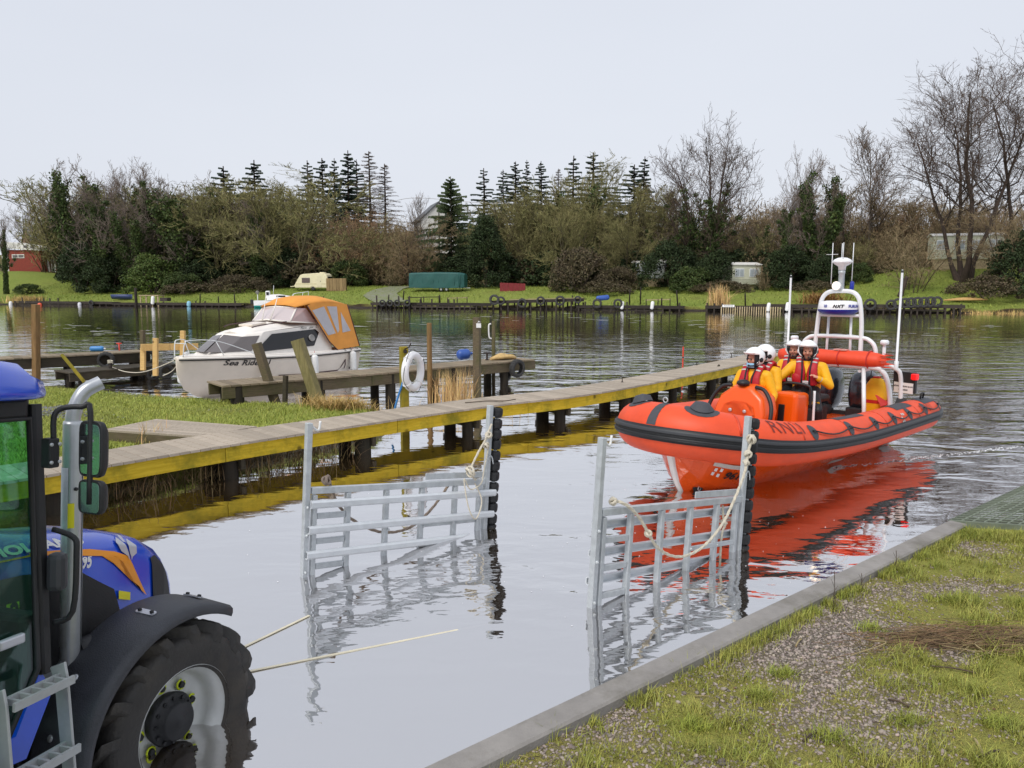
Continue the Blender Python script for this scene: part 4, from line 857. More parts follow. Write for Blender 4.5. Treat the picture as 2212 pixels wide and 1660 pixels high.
MB().bar((0, 0, 0), (PW - .08, 0, 0), .05, .225).build('end_beam', W_yel, pier, p + nn * .04 + d * .03 + Vector((0, 0, -.1525)), (0, 0, math.atan2(nn.y, nn.x)), bevel=.006, seg=1)
s = .9
while s < TOT:
    p, d, nn = pier_frame(front, s)
    for off in (.22, PW - .2): pile(pier, p + nn * off, rng.uniform(.11, .145), -1.7, DZ - .27 + .1)
    MB().bar((0, 0, 0), (PW + .1, 0, 0), .07, .16).build('bearer', W_dark, pier, p + nn * -.02 + nn * .08 + d * .13 + Vector((0, 0, -.35)), (0, 0, math.atan2(nn.y, nn.x)))
    s += 2.35
# braces near the end of the pier
for s in (TOT - 3.2, TOT - 6.6):
    p, d, nn = pier_frame(front, s); q = p + nn * .3
    MB().bar((0, 0, 0), d * 1.1 + Vector((0, 0, .75)), .05, .12).build('brace', W_dark, pier, q + Vector((0, 0, -.35)) - Vector((0, 0, .4)))
# branch platform beside the bank
pA, pB, pC, pE = PZ(222, 928, DZ), PZ(338, 905, DZ), PZ(556, 921, DZ), PZ(434, 942, DZ)
plat = thing('side_platform', 'short timber platform joining the pier to the grassy bank', 'platform', (0, 0, 0))
nb_ = 11
for i in range(nb_):
    t0, t1 = i / nb_ + .004, (i + 1) / nb_ - .004
    a, b, c, d = pA.lerp(pB, t0), pA.lerp(pB, t1), pE.lerp(pC, t1), pE.lerp(pC, t0)
    o_ = a.copy(); MB().prism([q - o_ + Vector((0, 0, -.002)) for q in (a, b, c, d)], (0, 0, -.036)).build('plank', W_deck, plat, o_, None, bevel=.003, seg=1)
inn = (pB - pA).normalized()
for a, b in ((pA, pE), (pA, pB)):
    d = (b - a); MB().bar((0, 0, 0), (d.length - .03, 0, 0), .05, .3).build('fascia', W_old, plat, a + Vector((0, 0, -.19)) + (inn * .03 if b is pE else (pE - pA).normalized() * .03) + d.normalized() * .015, (0, 0, math.atan2(d.y, d.x)), bevel=.005, seg=1)
for q in (pA.lerp(pB, .1).lerp(pE, .05), pA.lerp(pE, .55), pB.lerp(pC, .1)): pile(plat, q + inn * .12, .07, -.6, DZ - .06)
# bollards and stick on the pier
def tee(px, py, h, label, name='mooring_tee'):
    p = PZ(px, py, DZ + .003); o_ = thing(name, label, 'mooring cleat', p)
    MB().lathe([(.03, 0), (.03, .012), (.012, .014), (.011, h - .015), (.0, h - .015)], n=10).build('stem', m_iron, o_); MB().tube([(-.055, .02, h - .01), (.055, -.02, h - .01)], .011, 8).build('crossbar', m_iron, o_)
tee(1344, 826, .13, 'small iron mooring tee on the pier left of the red stick'); tee(1580, 773, .15, 'small iron mooring tee at the far end of the pier'); tee(1505, 789, .1, 'low iron tee beside the red stick on the pier')
p = PZ(1475, 785, DZ - .1); rs = thing('marker_stick', 'thin red marker stick upright at the back edge of the pier', 'stick', p)
m_red = M('red_paint', S(206, 58, 36), .5, var=.1, scale=12); MB().lathe([(.022, -.9), (.021, .2), (.02, .50), (.017, .515), (.001, .515)], n=10).build('shaft', m_red, rs); MB().lathe([(.026, .16), (.026, .2), (.0262, .2)], n=10).build('clamp', m_iron, rs)
tw = thing('dead_twig', 'forked dead twig lying on the pier boards above the left frame', 'twig', PZ(1060, 867, DZ + .012)); MB().tube([(-.5, -.2, 0), (-.1, -.05, .01), (.3, .05, 0), (.5, .12, .02)], .009, 5).tube([(.1, 0, .008), (.25, -.22, .03)], .007, 5).build('stem', m_twig, tw)
# ---- life ring on its post
s_ = min(range(0, int(TOT * 20)), key=lambda k: abs((lambda p, nn: 1106 + (p + nn * PW).x / ((p + nn * PW).y * math.cos(PITCH) ) * FPX - 875)(*(lambda f: (f[0], f[2]))(pier_frame(front, k / 20))))) / 20
p, d, nn = pier_frame(front, s_); pb = p + nn * (PW + .09)
rp_ = thing('ring_post', 'yellow green square timber post carrying the white life ring', 'post', (pb.x, pb.y, 0), (0, 0, math.atan2(d.y, d.x) - .35))
MB().bar((0, 0, -1.4), (0, 0, DZ + 1.14), .145, .145, (0, 1, 0), ch=.008).build('shaft', W_gpost, rp_); MB().box((0, -.11, 1.62), (.05, .08, .06)).tube([(0, -.08, 1.66), (.06, -.16, 1.7), (.09, -.2, 1.78)], .012, 6).build('bracket', m_iron, rp_)
m_ring = M('ring_white', S(232, 232, 234), .45, var=.03, scale=6, dirt=.15, dirtc=S(180, 178, 170))
rc = PY(892, 803, pb.y - .10); ring = thing('life_ring', 'white life ring hanging on the yellow green post by the pier', 'life ring', rc, (0, R(6), R(66)))
MB().tube([(math.cos(a) * .285, 0, math.sin(a) * .315) for a in np.linspace(0, 2 * math.pi, 40, endpoint=False)], .072, 12, closed=True, sq=1.0).build('ring', m_ring, ring)
for a in (.8, 2.4, 3.95, 5.5):
    MB().tube([(math.cos(a) * .285 + math.cos(q) * .075 * math.cos(a), math.sin(q) * .075, math.sin(a) * .315 + math.cos(q) * .075 * math.sin(a)) for q in np.linspace(0, 6.28, 12, endpoint=False)], .014, 6, closed=True).build('band', m_white_pl, ring)
gp = smooth_path([(math.cos(a) * (.37 + .03 * math.sin(a * 4)), -.03, math.sin(a) * (.40 + .03 * math.sin(a * 4))) for a in np.linspace(.8, .8 + 6.28, 17)], 3); MB().tube(gp, .006, 5).build('grab_line', m_iron, ring)
m_bluew = M('blue_webbing', S(66, 132, 196), .7, var=.12, scale=20)
bl = thing('blue_rope', 'bright blue rope slanting down from the life ring post', 'rope', (0, 0, 0)); q0, q1 = PY(884, 764, pb.y - .16), PZ(853, 884, DZ - .05)
MB().tube(smooth_path([q0, q0.lerp(q1, .45) + Vector((.03, -.02, .02)), q0.lerp(q1, .8), q1, q1 + Vector((-.08, .1, -.3))], 5), .021, 7).build('strand', m_bluew, bl)
# ---- square mooring posts
def post(px0, y0, px1, y1, zb, w, label, mat=W_post, square=True, name='mooring_post', ext=1.2, Y=None, cap=None):
    """post from its foot (px1,y1 at level zb) up to (px0,y0)"""
    b = PZ(px1, y1, zb) if Y is None else PY(px1, y1, Y); t = PY(px0, y0, b.y); o_ = thing(name, label, 'post', (b.x, b.y, b.z)); d = t - b; lo = -d.normalized() * ext
    if square: MB().bar(lo, d, w, w, (.3, 1, 0), ch=w * .06).build('shaft', mat, o_)
    else: MB().tube([lo, lo * .4, d * .5, d * .985, d], [w / 2 * 1.03, w / 2, w / 2, w / 2 * .97, w / 2 * .86], 10).build('shaft', mat, o_)
    return o_, d
o_, d = post(1030, 686, 1031, 862, .0, .17, 'tall dark square mooring post with white lamp by the reed clump', W_old); MB().box((.05, -.1, d.z - .2), (.12, .05, .11)).tube([(.03, -.09, d.z - .14), (.05, -.12, d.z - .09), (.09, -.12, d.z - .12)], .012, 6).build('lamp', m_white_pl, o_)
post(927, 698, 929, 868, .0, .13, 'brown round mooring post between life ring and reed clump', W_post, False)
o_, d = post(1066, 694, 1066, 776, .75, .11, 'grey round post with white pipe at the end of the old jetty', W_old, False, ext=2); MB().tube(smooth_path([(-.05, -.06, d.z - .5), (-.12, -.07, d.z - .45), (-.13, -.07, d.z - .12), (-.07, -.05, d.z - .08)], 4), .022, 7).build('pipe', m_white_pl, o_)
post(77, 658, 78, 772, .75, .17, 'brown square mooring post standing by the left jetty', W_post, ext=2); post(308, 714, 309, 762, .75, .13, 'dark short post at the end of the left jetty', W_old, ext=2)
post(554, 742, 582, 830, .68, .17, 'left of two leaning rotten posts before the white cabin cruiser', W_old); post(642, 734, 678, 842, .60, .22, 'right of two leaning rotten posts before the white cabin cruiser', wood('pale_rotten_post', S(112, 104, 70), S(148, 138, 96), grain=(20, 20, 2), var=.05, algae=.5, algc=S(92, 92, 46)))
post(617, 812, 616, 852, .5, .09, 'short stump with a blue strip below the old jetty', W_dark, ext=.8); post(133, 766, 166, 806, .55, .09, 'slanting yellow pole leaning at the left jetty', W_gpost, False, ext=.3)
# ---- old jetty beside the cabin cruiser
def jetty(label, pts, z, width, bh, name='jetty', piles=1.9, pr=.09, dm=W_olddeck, bm_=W_old, plank=.2, back=True):
    path = [PZ(x, y, z) for x, y in pts]; o_ = thing(name, label, 'jetty'); deck(o_, path, width, plank, .012, .04, dm, over=.02, rnd=.02); tot = plen(path)[-1]
    for i in range(len(path) - 1):
        a, b = path[i], path[i + 1]; d = b - a; nn = Vector((-d.y, d.x, 0)).normalized(); rz = math.atan2(d.y, d.x)
        for off in ((.04, width - .12) if back else (.04,)): MB().bar((0, 0, 0), (d.length - .01, 0, 0), .06, bh).build('side_beam', bm_, o_, a + nn * off + Vector((0, 0, -.043 - bh / 2)), (0, 0, rz), bevel=.008, seg=1)
    s = .35
    while s < tot:
        p, d, nn = pier_frame(path, s)
        for off in (.13, width - .2): pile(o_, p + nn * off, pr * rng.uniform(.85, 1.15), -1.6, z - .05)
        s += piles
    return o_, path
jet, jp = jetty('old grey jetty alongside the white cabin cruiser', [(480, 834), (804, 808), (1158, 776)], .75, 1.05, .25, pr=.13)
jl, jlp = jetty('dark timber jetty at the left before the brown post', [(-40, 778), (325, 759)], .75, 1.0, .3, bm_=W_dark)
jf, jfp = jetty('low dark floating stage hung with tyres left of the cruiser', [(150, 806), (392, 786)], .40, 1.1, .22, bm_=W_dark, dm=W_dark)
def tyre(c, r, w, rz, label, group=None, tilt=0., name='tyre_fender', mat=m_tyre):
    o_ = thing(name, label, 'tyre', c, (tilt, 0, rz), group)
    prof = [(r * .60, -w * .34), (r * .66, -w * .5), (r * .86, -w * .5), (r * .97, -w * .36), (r, 0), (r * .97, w * .36), (r * .86, w * .5), (r * .66, w * .5), (r * .60, w * .34)]
    MB().lathe(prof, (0, 0, 0), (0, 1, 0), 26).lathe([(r * .60, w * .34), (r * .68, w * .3), (r * .85, 0), (r * .68, -w * .3), (r * .60, -w * .34)], (0, 0, 0), (0, 1, 0), 26).build('casing', mat, o_)
    b = MB()
    for k in range(18): a = k / 18 * 6.28; b.box((math.cos(a) * r * .985, 0, math.sin(a) * r * .985), (r * .16, w * .72, r * .06), (0, -a + math.pi / 2, 0))
    b.build('tread', mat, o_); return o_
dj = (jp[-1] - jp[0]).normalized(); rzj = math.atan2(dj.y, dj.x)
tyre(PY(1117, 796, PZ(1117, 781, .75).y - .06), .25, .17, rzj, 'tyre hanging on the corner of the old grey jetty', tilt=.05); tyre(PY(1092, 806, PZ(1117, 781, .75).y + .75), .25, .16, rzj + .3, 'half hidden tyre behind the corner tyre of the old jetty')
for px, py, lb_ in ((312, 803, 'leftmost of the three tyres on the low floating stage'), (330, 806, 'middle of the three tyres on the low floating stage'), (358, 803, 'rightmost of the three tyres on the low floating stage')): tyre(PY(px, py, PZ(px, 790, .40).y - .08), .235, .17, math.atan2((jfp[1] - jfp[0]).y, (jfp[1] - jfp[0]).x), lb_, 'tyres on the floating stage', .1)
tyre(PY(229, 778, PZ(229, 764, .75).y - .07), .25, .17, .2, 'tyre hung on the front of the left jetty', tilt=.05); tyre(PY(318, 772, PZ(318, 760, .75).y - .06), .24, .17, .5, 'tyre hung at the right end of the left jetty')
def buoy(c, r, ln, axis, mat, label, name='fender', cat='fender', eye=True, parent=None):
    o_ = thing(name, label, cat, c); ax = Vector(axis).normalized(); h = ln / 2
    prof = [(.001, -h)] + [(r * math.sin(t), -h + r * .8 - math.cos(t) * r * .8) for t in (.4, .8, 1.2, 1.57)] + [(r, h - r * .8)] + [(r * math.cos(t), h - r * .8 + math.sin(t) * r * .8) for t in (.4, .8, 1.2)] + [(.001, h)]
    MB().lathe(prof, (0, 0, 0), ax, 18).build('body', mat, o_)
    if eye: MB().tube([ax * (h - .01), ax * (h + .05)], r * .28, 8).build('end_eye', m_blue_pl if mat is m_blue_pl else m_white_pl, o_)
    return o_
buoy(PZ(1001, 777, .76) + Vector((0, .1, .14)), .15, .42, (1, .3, .1), m_blue_pl, 'round blue buoy lying on the old grey jetty', 'buoy', 'buoy'); buoy(PZ(206, 760, .76) + Vector((0, .1, .085)), .085, .44, (1, .1, 0), M('sky_blue_plastic', S(58, 128, 190), .4, var=.08), 'sky blue fender lying on the left jetty')
p = PZ(1052, 778, .755); ob = thing('mooring_tee', 'dark iron tee bollard on the old grey jetty', 'mooring cleat', p); MB().lathe([(.05, 0), (.04, .02), (.03, .03), (.03, .2), (.0, .2)], n=10).build('stem', m_iron, ob); MB().tube([(-.1, 0, .2), (.1, 0, .2)], .025, 8).build('crossbar', m_iron, ob)
m_sack = M('tan_sacking', S(196, 166, 112), .9, var=.2, scale=9, bump=.6, bscale=50)
p = PZ(1087, 777, .755); ob = thing('sack', 'crumpled tan sack lying at the end of the old jetty', 'sack', p, (0, 0, rzj - .2)); secs = []
for i in range(9):
    t = i / 8; r = .11 * math.sin(math.pi * (.08 + .84 * t)) ** .6; secs.append([Vector((-.4 + .8 * t, math.cos(a) * r * 1.5, max(.004, r * .75 + math.sin(a) * r * (.8 + .25 * math.sin(a * 3 + t * 9))))) for a in np.linspace(0, 6.28, 12, endpoint=False)])
MB().loft(secs).build('cloth', m_sack, ob)
p = PZ(258, 757, .755); ob = thing('mooring_tee', 'small red iron tee on the left jetty', 'mooring cleat', p); MB().lathe([(.03, 0), (.022, .02), (.022, .22), (.0, .22)], n=8).build('stem', m_red, ob); MB().tube([(-.08, 0, .22), (.08, 0, .22)], .022, 8).build('crossbar', m_red, ob)
# fresh timber rail
rl = thing('timber_rail', 'fresh pale timber rail on two posts behind the cruiser bow', 'rail', (0, 0, 0)); Yr = PZ(336, 800, .4).y
a, b = PY(304, 751, Yr), PY(428, 749, Yr + .9); MB().bar(a, a.lerp(b, .5) - (b - a) * .004, .05, .2).build('rail', W_new, rl, bevel=.005, seg=1); MB().bar(a.lerp(b, .504), b, .05, .2).build('rail', W_new, rl, bevel=.005, seg=1)
for x0, y0, x1, y1, Yp in ((336, 731, 336, 812, Yr - .09), (395, 715, 394, 790, Yr + .56), (309, 752, 309, 800, Yr + .12)): MB().bar(PY(x0, y0, Yp), PY(x1, y1, Yp), .13, .11, (0, 1, 0), ch=.006).build('post', W_new, rl)
# ================================================================== launching trailer side frames standing in the water
m_alu = M('bright_channel', S(212, 216, 220), .38, .35, var=.06, scale=10, bump=.04)
m_black_r = M('black_rubber', S(26, 27, 30), .55, var=.2, scale=12)
def side_frame(label, near, far, sgn, name='docking_frame'):
    """near/far feet at water level; sgn +1 when the boat rails sit on the left of the frame"""
    d = far - near; ln = d.length; rz = math.atan2(d.y, d.x); pitch = R(7.4)
    o_ = thing(name, label, 'docking frame', near, (0, pitch, rz)); g = m_galv; X1 = ln * .995
    def bar(nm, a, b, w, h, mat=g, up=(0, 0, 1), bev=.004):
        a, b = ((q[0] - .055 * q[2], q[1], q[2]) for q in (a, b)); return MB().bar(a, b, w, h, up).build(nm, mat, o_, bevel=bev, seg=1)
    bar('post', (0, 0, -.02), (0, 0, 1.53), .056, .065, up=(0, 1, 0)); bar('post', (X1, 0, -.1), (X1, 0, 1.76), .056, .065, up=(0, 1, 0))
    bar('upright', (.085, 0, -.6), (.085, 0, .815), .048, .055, up=(0, 1, 0))
    for k in range(1, 6): bar('upright', (k * X1 / 5 - (.1 if k == 5 else 0), 0, -.75), (k * X1 / 5 - (.1 if k == 5 else 0), 0, .825), .052, .055, up=(0, 1, 0))
    bar('top_rail', (.045, 0, .86), (X1 - .03, 0, .86), .055, .065); bar('upper_rail', (X1 * .62, -.012 * sgn, .945), (X1 - .05, -.012 * sgn, .94), .012, .07)
    for z in (.73, .475, .225):       # D shaped channels the boat slides along
        c = MB(); y = sgn * .06; prof = [(-.024, -.04), (.005, -.04), (.024, -.022), (.024, .022), (.005, .04), (-.024, .04), (-.024, .028), (.0, .028), (.01, .018), (.01, -.018), (0, -.028), (-.024, -.028)]
        c.loft([[Vector((x, y + p[0] * sgn, z + p[1])) for p in prof] for x in (-.02 - .0, X1 + .06)], smooth=False); c.build('boat_rail', m_alu, o_)
        for k in range(0, 6): MB().box((k * X1 / 5 + (.085 if k == 0 else 0) - (.1 if k == 5 else 0), sgn * .031, z), (.06, .008, .07)).build('clip', m_galv, o_)
    for z in (.60, .345, .09): bar('rung', (.115, 0, z), (X1 / 5 - .03, 0, z), .04, .055)
    bar('lower_rail', (X1 * .6, -sgn * .02, .40), (X1 - .13, -sgn * .02, .40), .02, .05)
    for z in (.05, .42, .70): MB().lathe([(.016, 0), (.016, .012), (.008, .014), (.008, .022), (0, .022)], (-.055 * z, -.0325, z), (0, -1, 0), 8).build('bolt', m_galv, o_)
    for k in (2, 3, 4): MB().lathe([(.014, 0), (.014, .012), (0, .014)], (k * X1 / 5, -.0285, .40), (0, -1, 0), 8).build('bolt', m_galv, o_)
    MB().tube(smooth_path([(-.05, 0, 1.5), (.0, 0, 1.46), (.03, 0, 1.47), (.035, 0, 1.55)], 3), .012, 6).build('hook', m_white_pl, o_)
    MB().tube([(X1 - .06 - .06 * math.cos(a), -.05, 1.02 + .2 * math.sin(a) - .05) for a in np.linspace(-.2, 2.6, 10)], .008, 6).build('cable_loop', m_galv, o_)
    z = .1; k = 0                         # stack of black guide rollers
    while z < 1.62:
        h = .118; prof = [(.045, 0), (.062, .012), (.068, h * .3), (.068, h * .7), (.062, h - .012), (.045, h)]
        MB().lathe(prof, (X1 + .11 - .055 * z, 0, z), (0, 0, 1), 10, smooth=False).build('guide_roller', m_black_r, o_); z += h + (.004 if k % 3 != 2 else .018); k += 1
    MB().tube([(X1 + .126, 0, -.3), (X1 + .02, 0, 1.66)], .02, 8).build('roller_spindle', m_galv, o_); MB().box((X1 - .03, 0, 1.63), (.13, .05, .012)).build('roller_bracket', m_galv, o_)
    return o_
LF_a, LF_b = PZ(656, 1246), PZ(1046, 1141); RF_a, RF_b = PZ(1277, 1312), PZ(1594, 1187)
fl = side_frame('left galvanised steel docking frame standing in the water by the pier', LF_a, LF_b, -1)
frr = side_frame('right galvanised steel docking frame standing in the water before the lifeboat bow', RF_a, RF_b, 1)
bpy.context.view_layer.update()
def loc(o_, x, y, z): return o_.matrix_world @ Vector((x - .055 * z, y, z))
def rope(name, label, pts, r, mat=m_rope, n=7, knots=(), cat='rope', strand=True):
    o_ = thing(name, label, cat); P = smooth_path(pts, 8); b = MB()
    if strand:                              # three laid strands
        Ls = plen(P); 
        for k in range(3):
            q = []
            for i, p in enumerate(P):
                t = (P[min(i + 1, len(P) - 1)] - P[max(i - 1, 0)]); _, a, u = perp(t); ph = Ls[i] / (r * 9) * 6.28 * .5 + k * 2.09; q.append(p + (a * math.cos(ph) + u * math.sin(ph)) * r * .5)
            b.tube(q, r * .62, 5)
    else: b.tube(P, r, n)
    b.build('strand', mat, o_)
    for c, s_ in knots:
        c = Vector(c); kb = MB()
        for j in range(3):
            ax = Vector((rng.uniform(-1, 1), rng.uniform(-1, 1), rng.uniform(-1, 1))).normalized(); _, a, u = perp(ax); kb.tube([c + (a * math.cos(t) + u * math.sin(t)) * s_ for t in np.linspace(0, 6.28, 12, endpoint=False)], r * .95, 6, closed=True)
        kb.build('knot', mat, o_)
    return o_
XL = (LF_b - LF_a).length * .995; XR = (RF_b - RF_a).length * .995; f = -.07
k1, k2 = loc(fl, XL - .06, f, 1.42), loc(fl, XL * .86, f - .02, 1.0)
rope('mooring_rope', 'white rope tied from the tall post down to the left frame rail', [loc(fl, XL - .02, f, 1.55), loc(fl, XL - .1, f, 1.38), k1, loc(fl, XL - .2, f, 1.22), k2, loc(fl, XL * .9, f - .02, .9)], .013, knots=[(k1, .035), (loc(fl, XL - .09, f, 1.3), .032), (k2, .06)])
rope('mooring_rope', 'thin white rope loops hanging from the left frame rail', [loc(fl, XL * .98, f, 1.3), loc(fl, XL * .955, f, 1.0), loc(fl, XL * .93, f - .03, .86), loc(fl, XL * .86, f - .04, .80), loc(fl, XL * .82, f - .03, .92), loc(fl, XL * .84, f - .08, .6), loc(fl, XL * .89, f - .08, .46), loc(fl, XL * .93, f - .06, .66), loc(fl, XL * .9, f, .86)], .008, strand=False)
m_rope_d = M('weathered_rope', S(148, 132, 118), .9, var=.2, scale=30, bump=.6, bscale=120)
e1 = loc(fl, .24, .06, .94); e2 = loc(fl, .22, .06, .9)
rope('mooring_rope', 'brown rope sagging behind the left frame', [e2, e1 + Vector((.02, 0, .05)), loc(fl, .3, .08, .88), loc(fl, .42, .1, .66), loc(fl, .62, .1, .48), loc(fl, .95, .1, .34), loc(fl, 1.3, .1, .36), loc(fl, 1.6, .1, .56), loc(fl, 1.85, .1, .86)], .016, m_rope_d, knots=[(e1, .04)])
k1 = loc(frr, XR - .02, -.07, 1.52); k2 = loc(frr, XR - .06, -.07, 1.36)
rope('mooring_rope', 'thick white rope hanging in a deep curve across the right frame', [k1, k2, loc(frr, XR - .12, -.08, 1.15), loc(frr, XR * .87, -.09, .86), loc(frr, XR * .78, -.1, .62), loc(frr, XR * .64, -.1, .42), loc(frr, XR * .48, -.1, .37), loc(frr, XR * .33, -.1, .5), loc(frr, XR * .22, -.08, .78), loc(frr, XR * .14, -.06, .92), loc(frr, .22, 0, .955)], .015, knots=[(k1, .045), (k2, .035), (loc(frr, XR - .08, -.07, 1.27), .03), (loc(frr, .2, 0, .95), .03), (loc(frr, XR * .27, -.09, .64), .026)])
rope('mooring_rope', 'short knotted rope end hanging inside the right frame', [loc(frr, XR * .86, .02, .8), loc(frr, XR * .86, .0, .68), loc(frr, XR * .865, -.02, .6), loc(frr, XR * .86, 0, .5), loc(frr, XR * .86, 0, .25)], .012, knots=[(loc(frr, XR * .862, -.01, .62), .03)])
# the submerged drawbar lines running from the tractor
m_strap = M('pale_strap', S(216, 208, 184), .8, var=.1)
for lb_, a, b in (('pale tow strap on the water towards the left frame', PZ(470, 1425, .006), PZ(668, 1330, .006)), ('pale tow strap on the water in front of the tractor wheel', PZ(530, 1452, .006), PZ(1060, 1347, -.004))):
    o_ = thing('tow_strap', lb_, 'strap'); dv = b - a; MB().bar(a, b, .024, .005).build('webbing', m_strap, o_)
# ================================================================== orange lifeboat
BO = Vector((6.24, 13.99, 0)); BH = R(222.8)
boat = thing('lifeboat', 'orange inflatable lifeboat with black rubbing strake carrying a crew in yellow', 'lifeboat', BO, (0, 0, BH))
m_or = M('orange_tube_fabric', S(228, 80, 40), .5, var=.09, scale=3, bump=.08, bscale=60, spec=.4, dirt=.35, dirtc=S(196, 66, 38))
m_orh = M('orange_hull_paint', S(228, 84, 14), .28, var=.06, scale=3, coat=.3, dirt=.35, dirtc=S(186, 70, 20))
m_orp = M('orange_pod', S(236, 92, 10), .35, var=.05, scale=4, coat=.2)
m_blk = M('black_strake', S(30, 31, 34), .5, var=.15, scale=10)
m_gry = M('grey_patch', S(66, 68, 74), .7, var=.15, scale=16)
m_dk = M('dark_grey_deck', S(48, 50, 52), .75, var=.2, scale=12, bump=.3)
m_wp = M('white_paint_tube', S(226, 228, 230), .3, var=.03, scale=6, coat=.2)
m_refl = M('reflective_tape', S(196, 196, 190), .4, var=.08, scale=30)
m_blktxt = M('black_lettering', S(34, 30, 32), .6, var=.05); m_wtxt = M('white_lettering', S(226, 226, 226), .6, var=.03)
half = [(-1.02, 1.13, .62), (-.55, 1.15, .60), (0, 1.17, .60), (1.2, 1.18, .60), (2.4, 1.18, .61), (3.4, 1.16, .65), (4.2, 1.10, .70), (4.82, .98, .77), (5.26, .75, .85), (5.57, .41, .91), (5.68, .0, .93)]
cl = half + [(x, -y, z) for x, y, z in half[-2::-1]]
TP = smooth_path(cl, 6); NT = len(TP); TLn = plen(TP)
def tube_r(i):
    s_ = min(TLn[i], TLn[-1] - TLn[i]); r0 = .285 + .065 * float(sstep(4.6, 7.2, s_)); return r0 * (min(1, .30 + .70 * (s_ / .62) ** .6) if s_ < .62 else 1)
TF = []
for i, p in enumerate(TP):
    t = TP[min(i + 1, NT - 1)] - TP[max(i - 1, 0)]; th = Vector((t.x, t.y, 0)).normalized(); out = Vector((th.y, -th.x, 0)) * -1
    if out.dot(Vector((p.x - 2.2, p.y, 0))) < 0: out = -out
    TF.append((p, out, Vector((0, 0, 1)), tube_r(i)))
def tpoint(s_, th, lift=0.):
    """point on the tube: distance along, angle from outward (degrees), height above the skin"""
    s_ = min(max(s_, 0), TLn[-1] - 1e-4); i = max(0, min(NT - 2, int(np.searchsorted(TLn, s_, 'right')) - 1)); f_ = (s_ - TLn[i]) / (TLn[i + 1] - TLn[i]); a, b = TF[i], TF[i + 1]
    p = a[0].lerp(b[0], f_); o_ = a[1].lerp(b[1], f_).normalized(); r = a[3] * (1 - f_) + b[3] * f_ + lift; q = R(th); return p + o_ * math.cos(q) * r + Vector((0, 0, 1)) * math.sin(q) * r
tb = MB(); tb.loft([[tpoint(TLn[i], q) for q in np.arange(0, 360, 15)] for i in range(NT)]); tube = tb.build('tube', m_or, boat)
def strip(name, th0, th1, lift, mat, s0=.05, s1=None, n=120, parent=tube, k=3, thick=.0):
    s1 = TLn[-1] - .05 if s1 is None else s1; b = MB(); secs = []
    for i in range(n + 1):
        s_ = s0 + (s1 - s0) * i / n; up = [tpoint(s_, th0 + (th1 - th0) * j / k, lift) for j in range(k + 1)]; dn = [tpoint(s_, th0 + (th1 - th0) * j / k, -.02) for j in range(k, -1, -1)]; secs.append(up + dn)
    b.loft(secs); return b.build(name, mat, parent)
strip('rubbing_strake', -15, 16, .018, m_blk, .12, TLn[-1] - .12); strip('strake_ridge', -10, -3, .034, m_blk, .16, TLn[-1] - .16); strip('strake_ridge', 4, 11, .034, M('strake_grey', S(58, 60, 64), .5, var=.1), .16, TLn[-1] - .16)
for s_ in (1.55, 2.9, 4.2, 5.4, 6.35): strip('tube_seam', 18, 150, .004, M('seam_tape', S(206, 66, 32), .5, var=.05), s_, s_ + .03, 2, k=8)
def patch(name, s_, th, rs, rt, mat, lift=.006, parent=tube, h=0., n=18):
    """oval patch lying on the tube; h raises it into a pad"""
    b = MB(); vs = [tpoint(s_, th, lift + h)]; 
    for ring, f_ in ((.6, .85), (1, .12)):
        for j in range(n): a = 6.283 * j / n; vs.append(tpoint(s_ + math.cos(a) * rs * ring, th + math.degrees(math.sin(a) * rt * ring / .265), lift + h * f_))
    fs = [(0, 1 + j, 1 + (j + 1) % n) for j in range(n)] + [(1 + j, 1 + n + j, 1 + n + (j + 1) % n, 1 + (j + 1) % n) for j in range(n)]; b.add(vs, fs, 0, True); return b.build(name, mat, parent)
def band(name, s0, s1, t0, t1, mat, lift=.005, n=10, k=6, parent=tube):
    b = MB(); b.loft([[tpoint(s0 + (s1 - s0) * i / n, t0 + (t1 - t0) * j / k, lift) for j in range(k + 1)] for i in range(n + 1)], closed=False, caps=False); return b.build(name, mat, parent)
sb = TLn[-1] / 2
for s_ in (sb - .5, sb + .5): patch('bow_pad', s_, 84, .22, .15, m_gry, .004); patch('bow_cone', s_, 86, .15, .11, m_gry, .005, h=.10)
band('bow_patch', sb - .05, sb + .05, 18, 110, m_gry); MB().tube([tpoint(sb, 88, .02) + Vector((0, .035 * math.cos(a), .03 + .035 * math.sin(a))) for a in np.linspace(0, 6.28, 14, endpoint=False)], .009, 6, closed=True).build('bow_ring', m_galv, boat)
band('stern_patch', .35, 1.1, 55, 125, m_gry); band('tread_patch', 1.6, 2.25, 60, 125, m_gry); band('tread_patch', 3.35, 4.25, 75, 130, m_gry)
LT = [.50, 1.25, 1.95, 2.6, 3.3, 4.15, 5.15]
for s_ in LT: patch('line_patch', s_, 40, .085, .11, m_gry, .006); MB().box(tpoint(s_, 40, .02), (.05, .03, .03)).build('line_eye', m_blk, boat)
gl_ = MB(); pts = []
for i in range(len(LT) - 1):
    for q in np.linspace(0, 1, 8)[:-1]: s_ = LT[i] + (LT[i + 1] - LT[i]) * q; pts.append(tpoint(s_, 40 - 14 * math.sin(math.pi * q), .026))
pts.append(tpoint(LT[-1], 40, .026)); gl_.tube(pts, .011, 6).build('grab_line', m_blk, boat)
MB().tube([tpoint(.9, 80, .02) + Vector((-.06, 0, 0)), tpoint(.9, 80, .12) + Vector((-.05, 0, 0)), tpoint(.9, 80, .12) + Vector((.06, 0, 0)), tpoint(.9, 80, .02) + Vector((.06, 0, 0))], .016, 6).build('tube_handle', m_blk, boat)
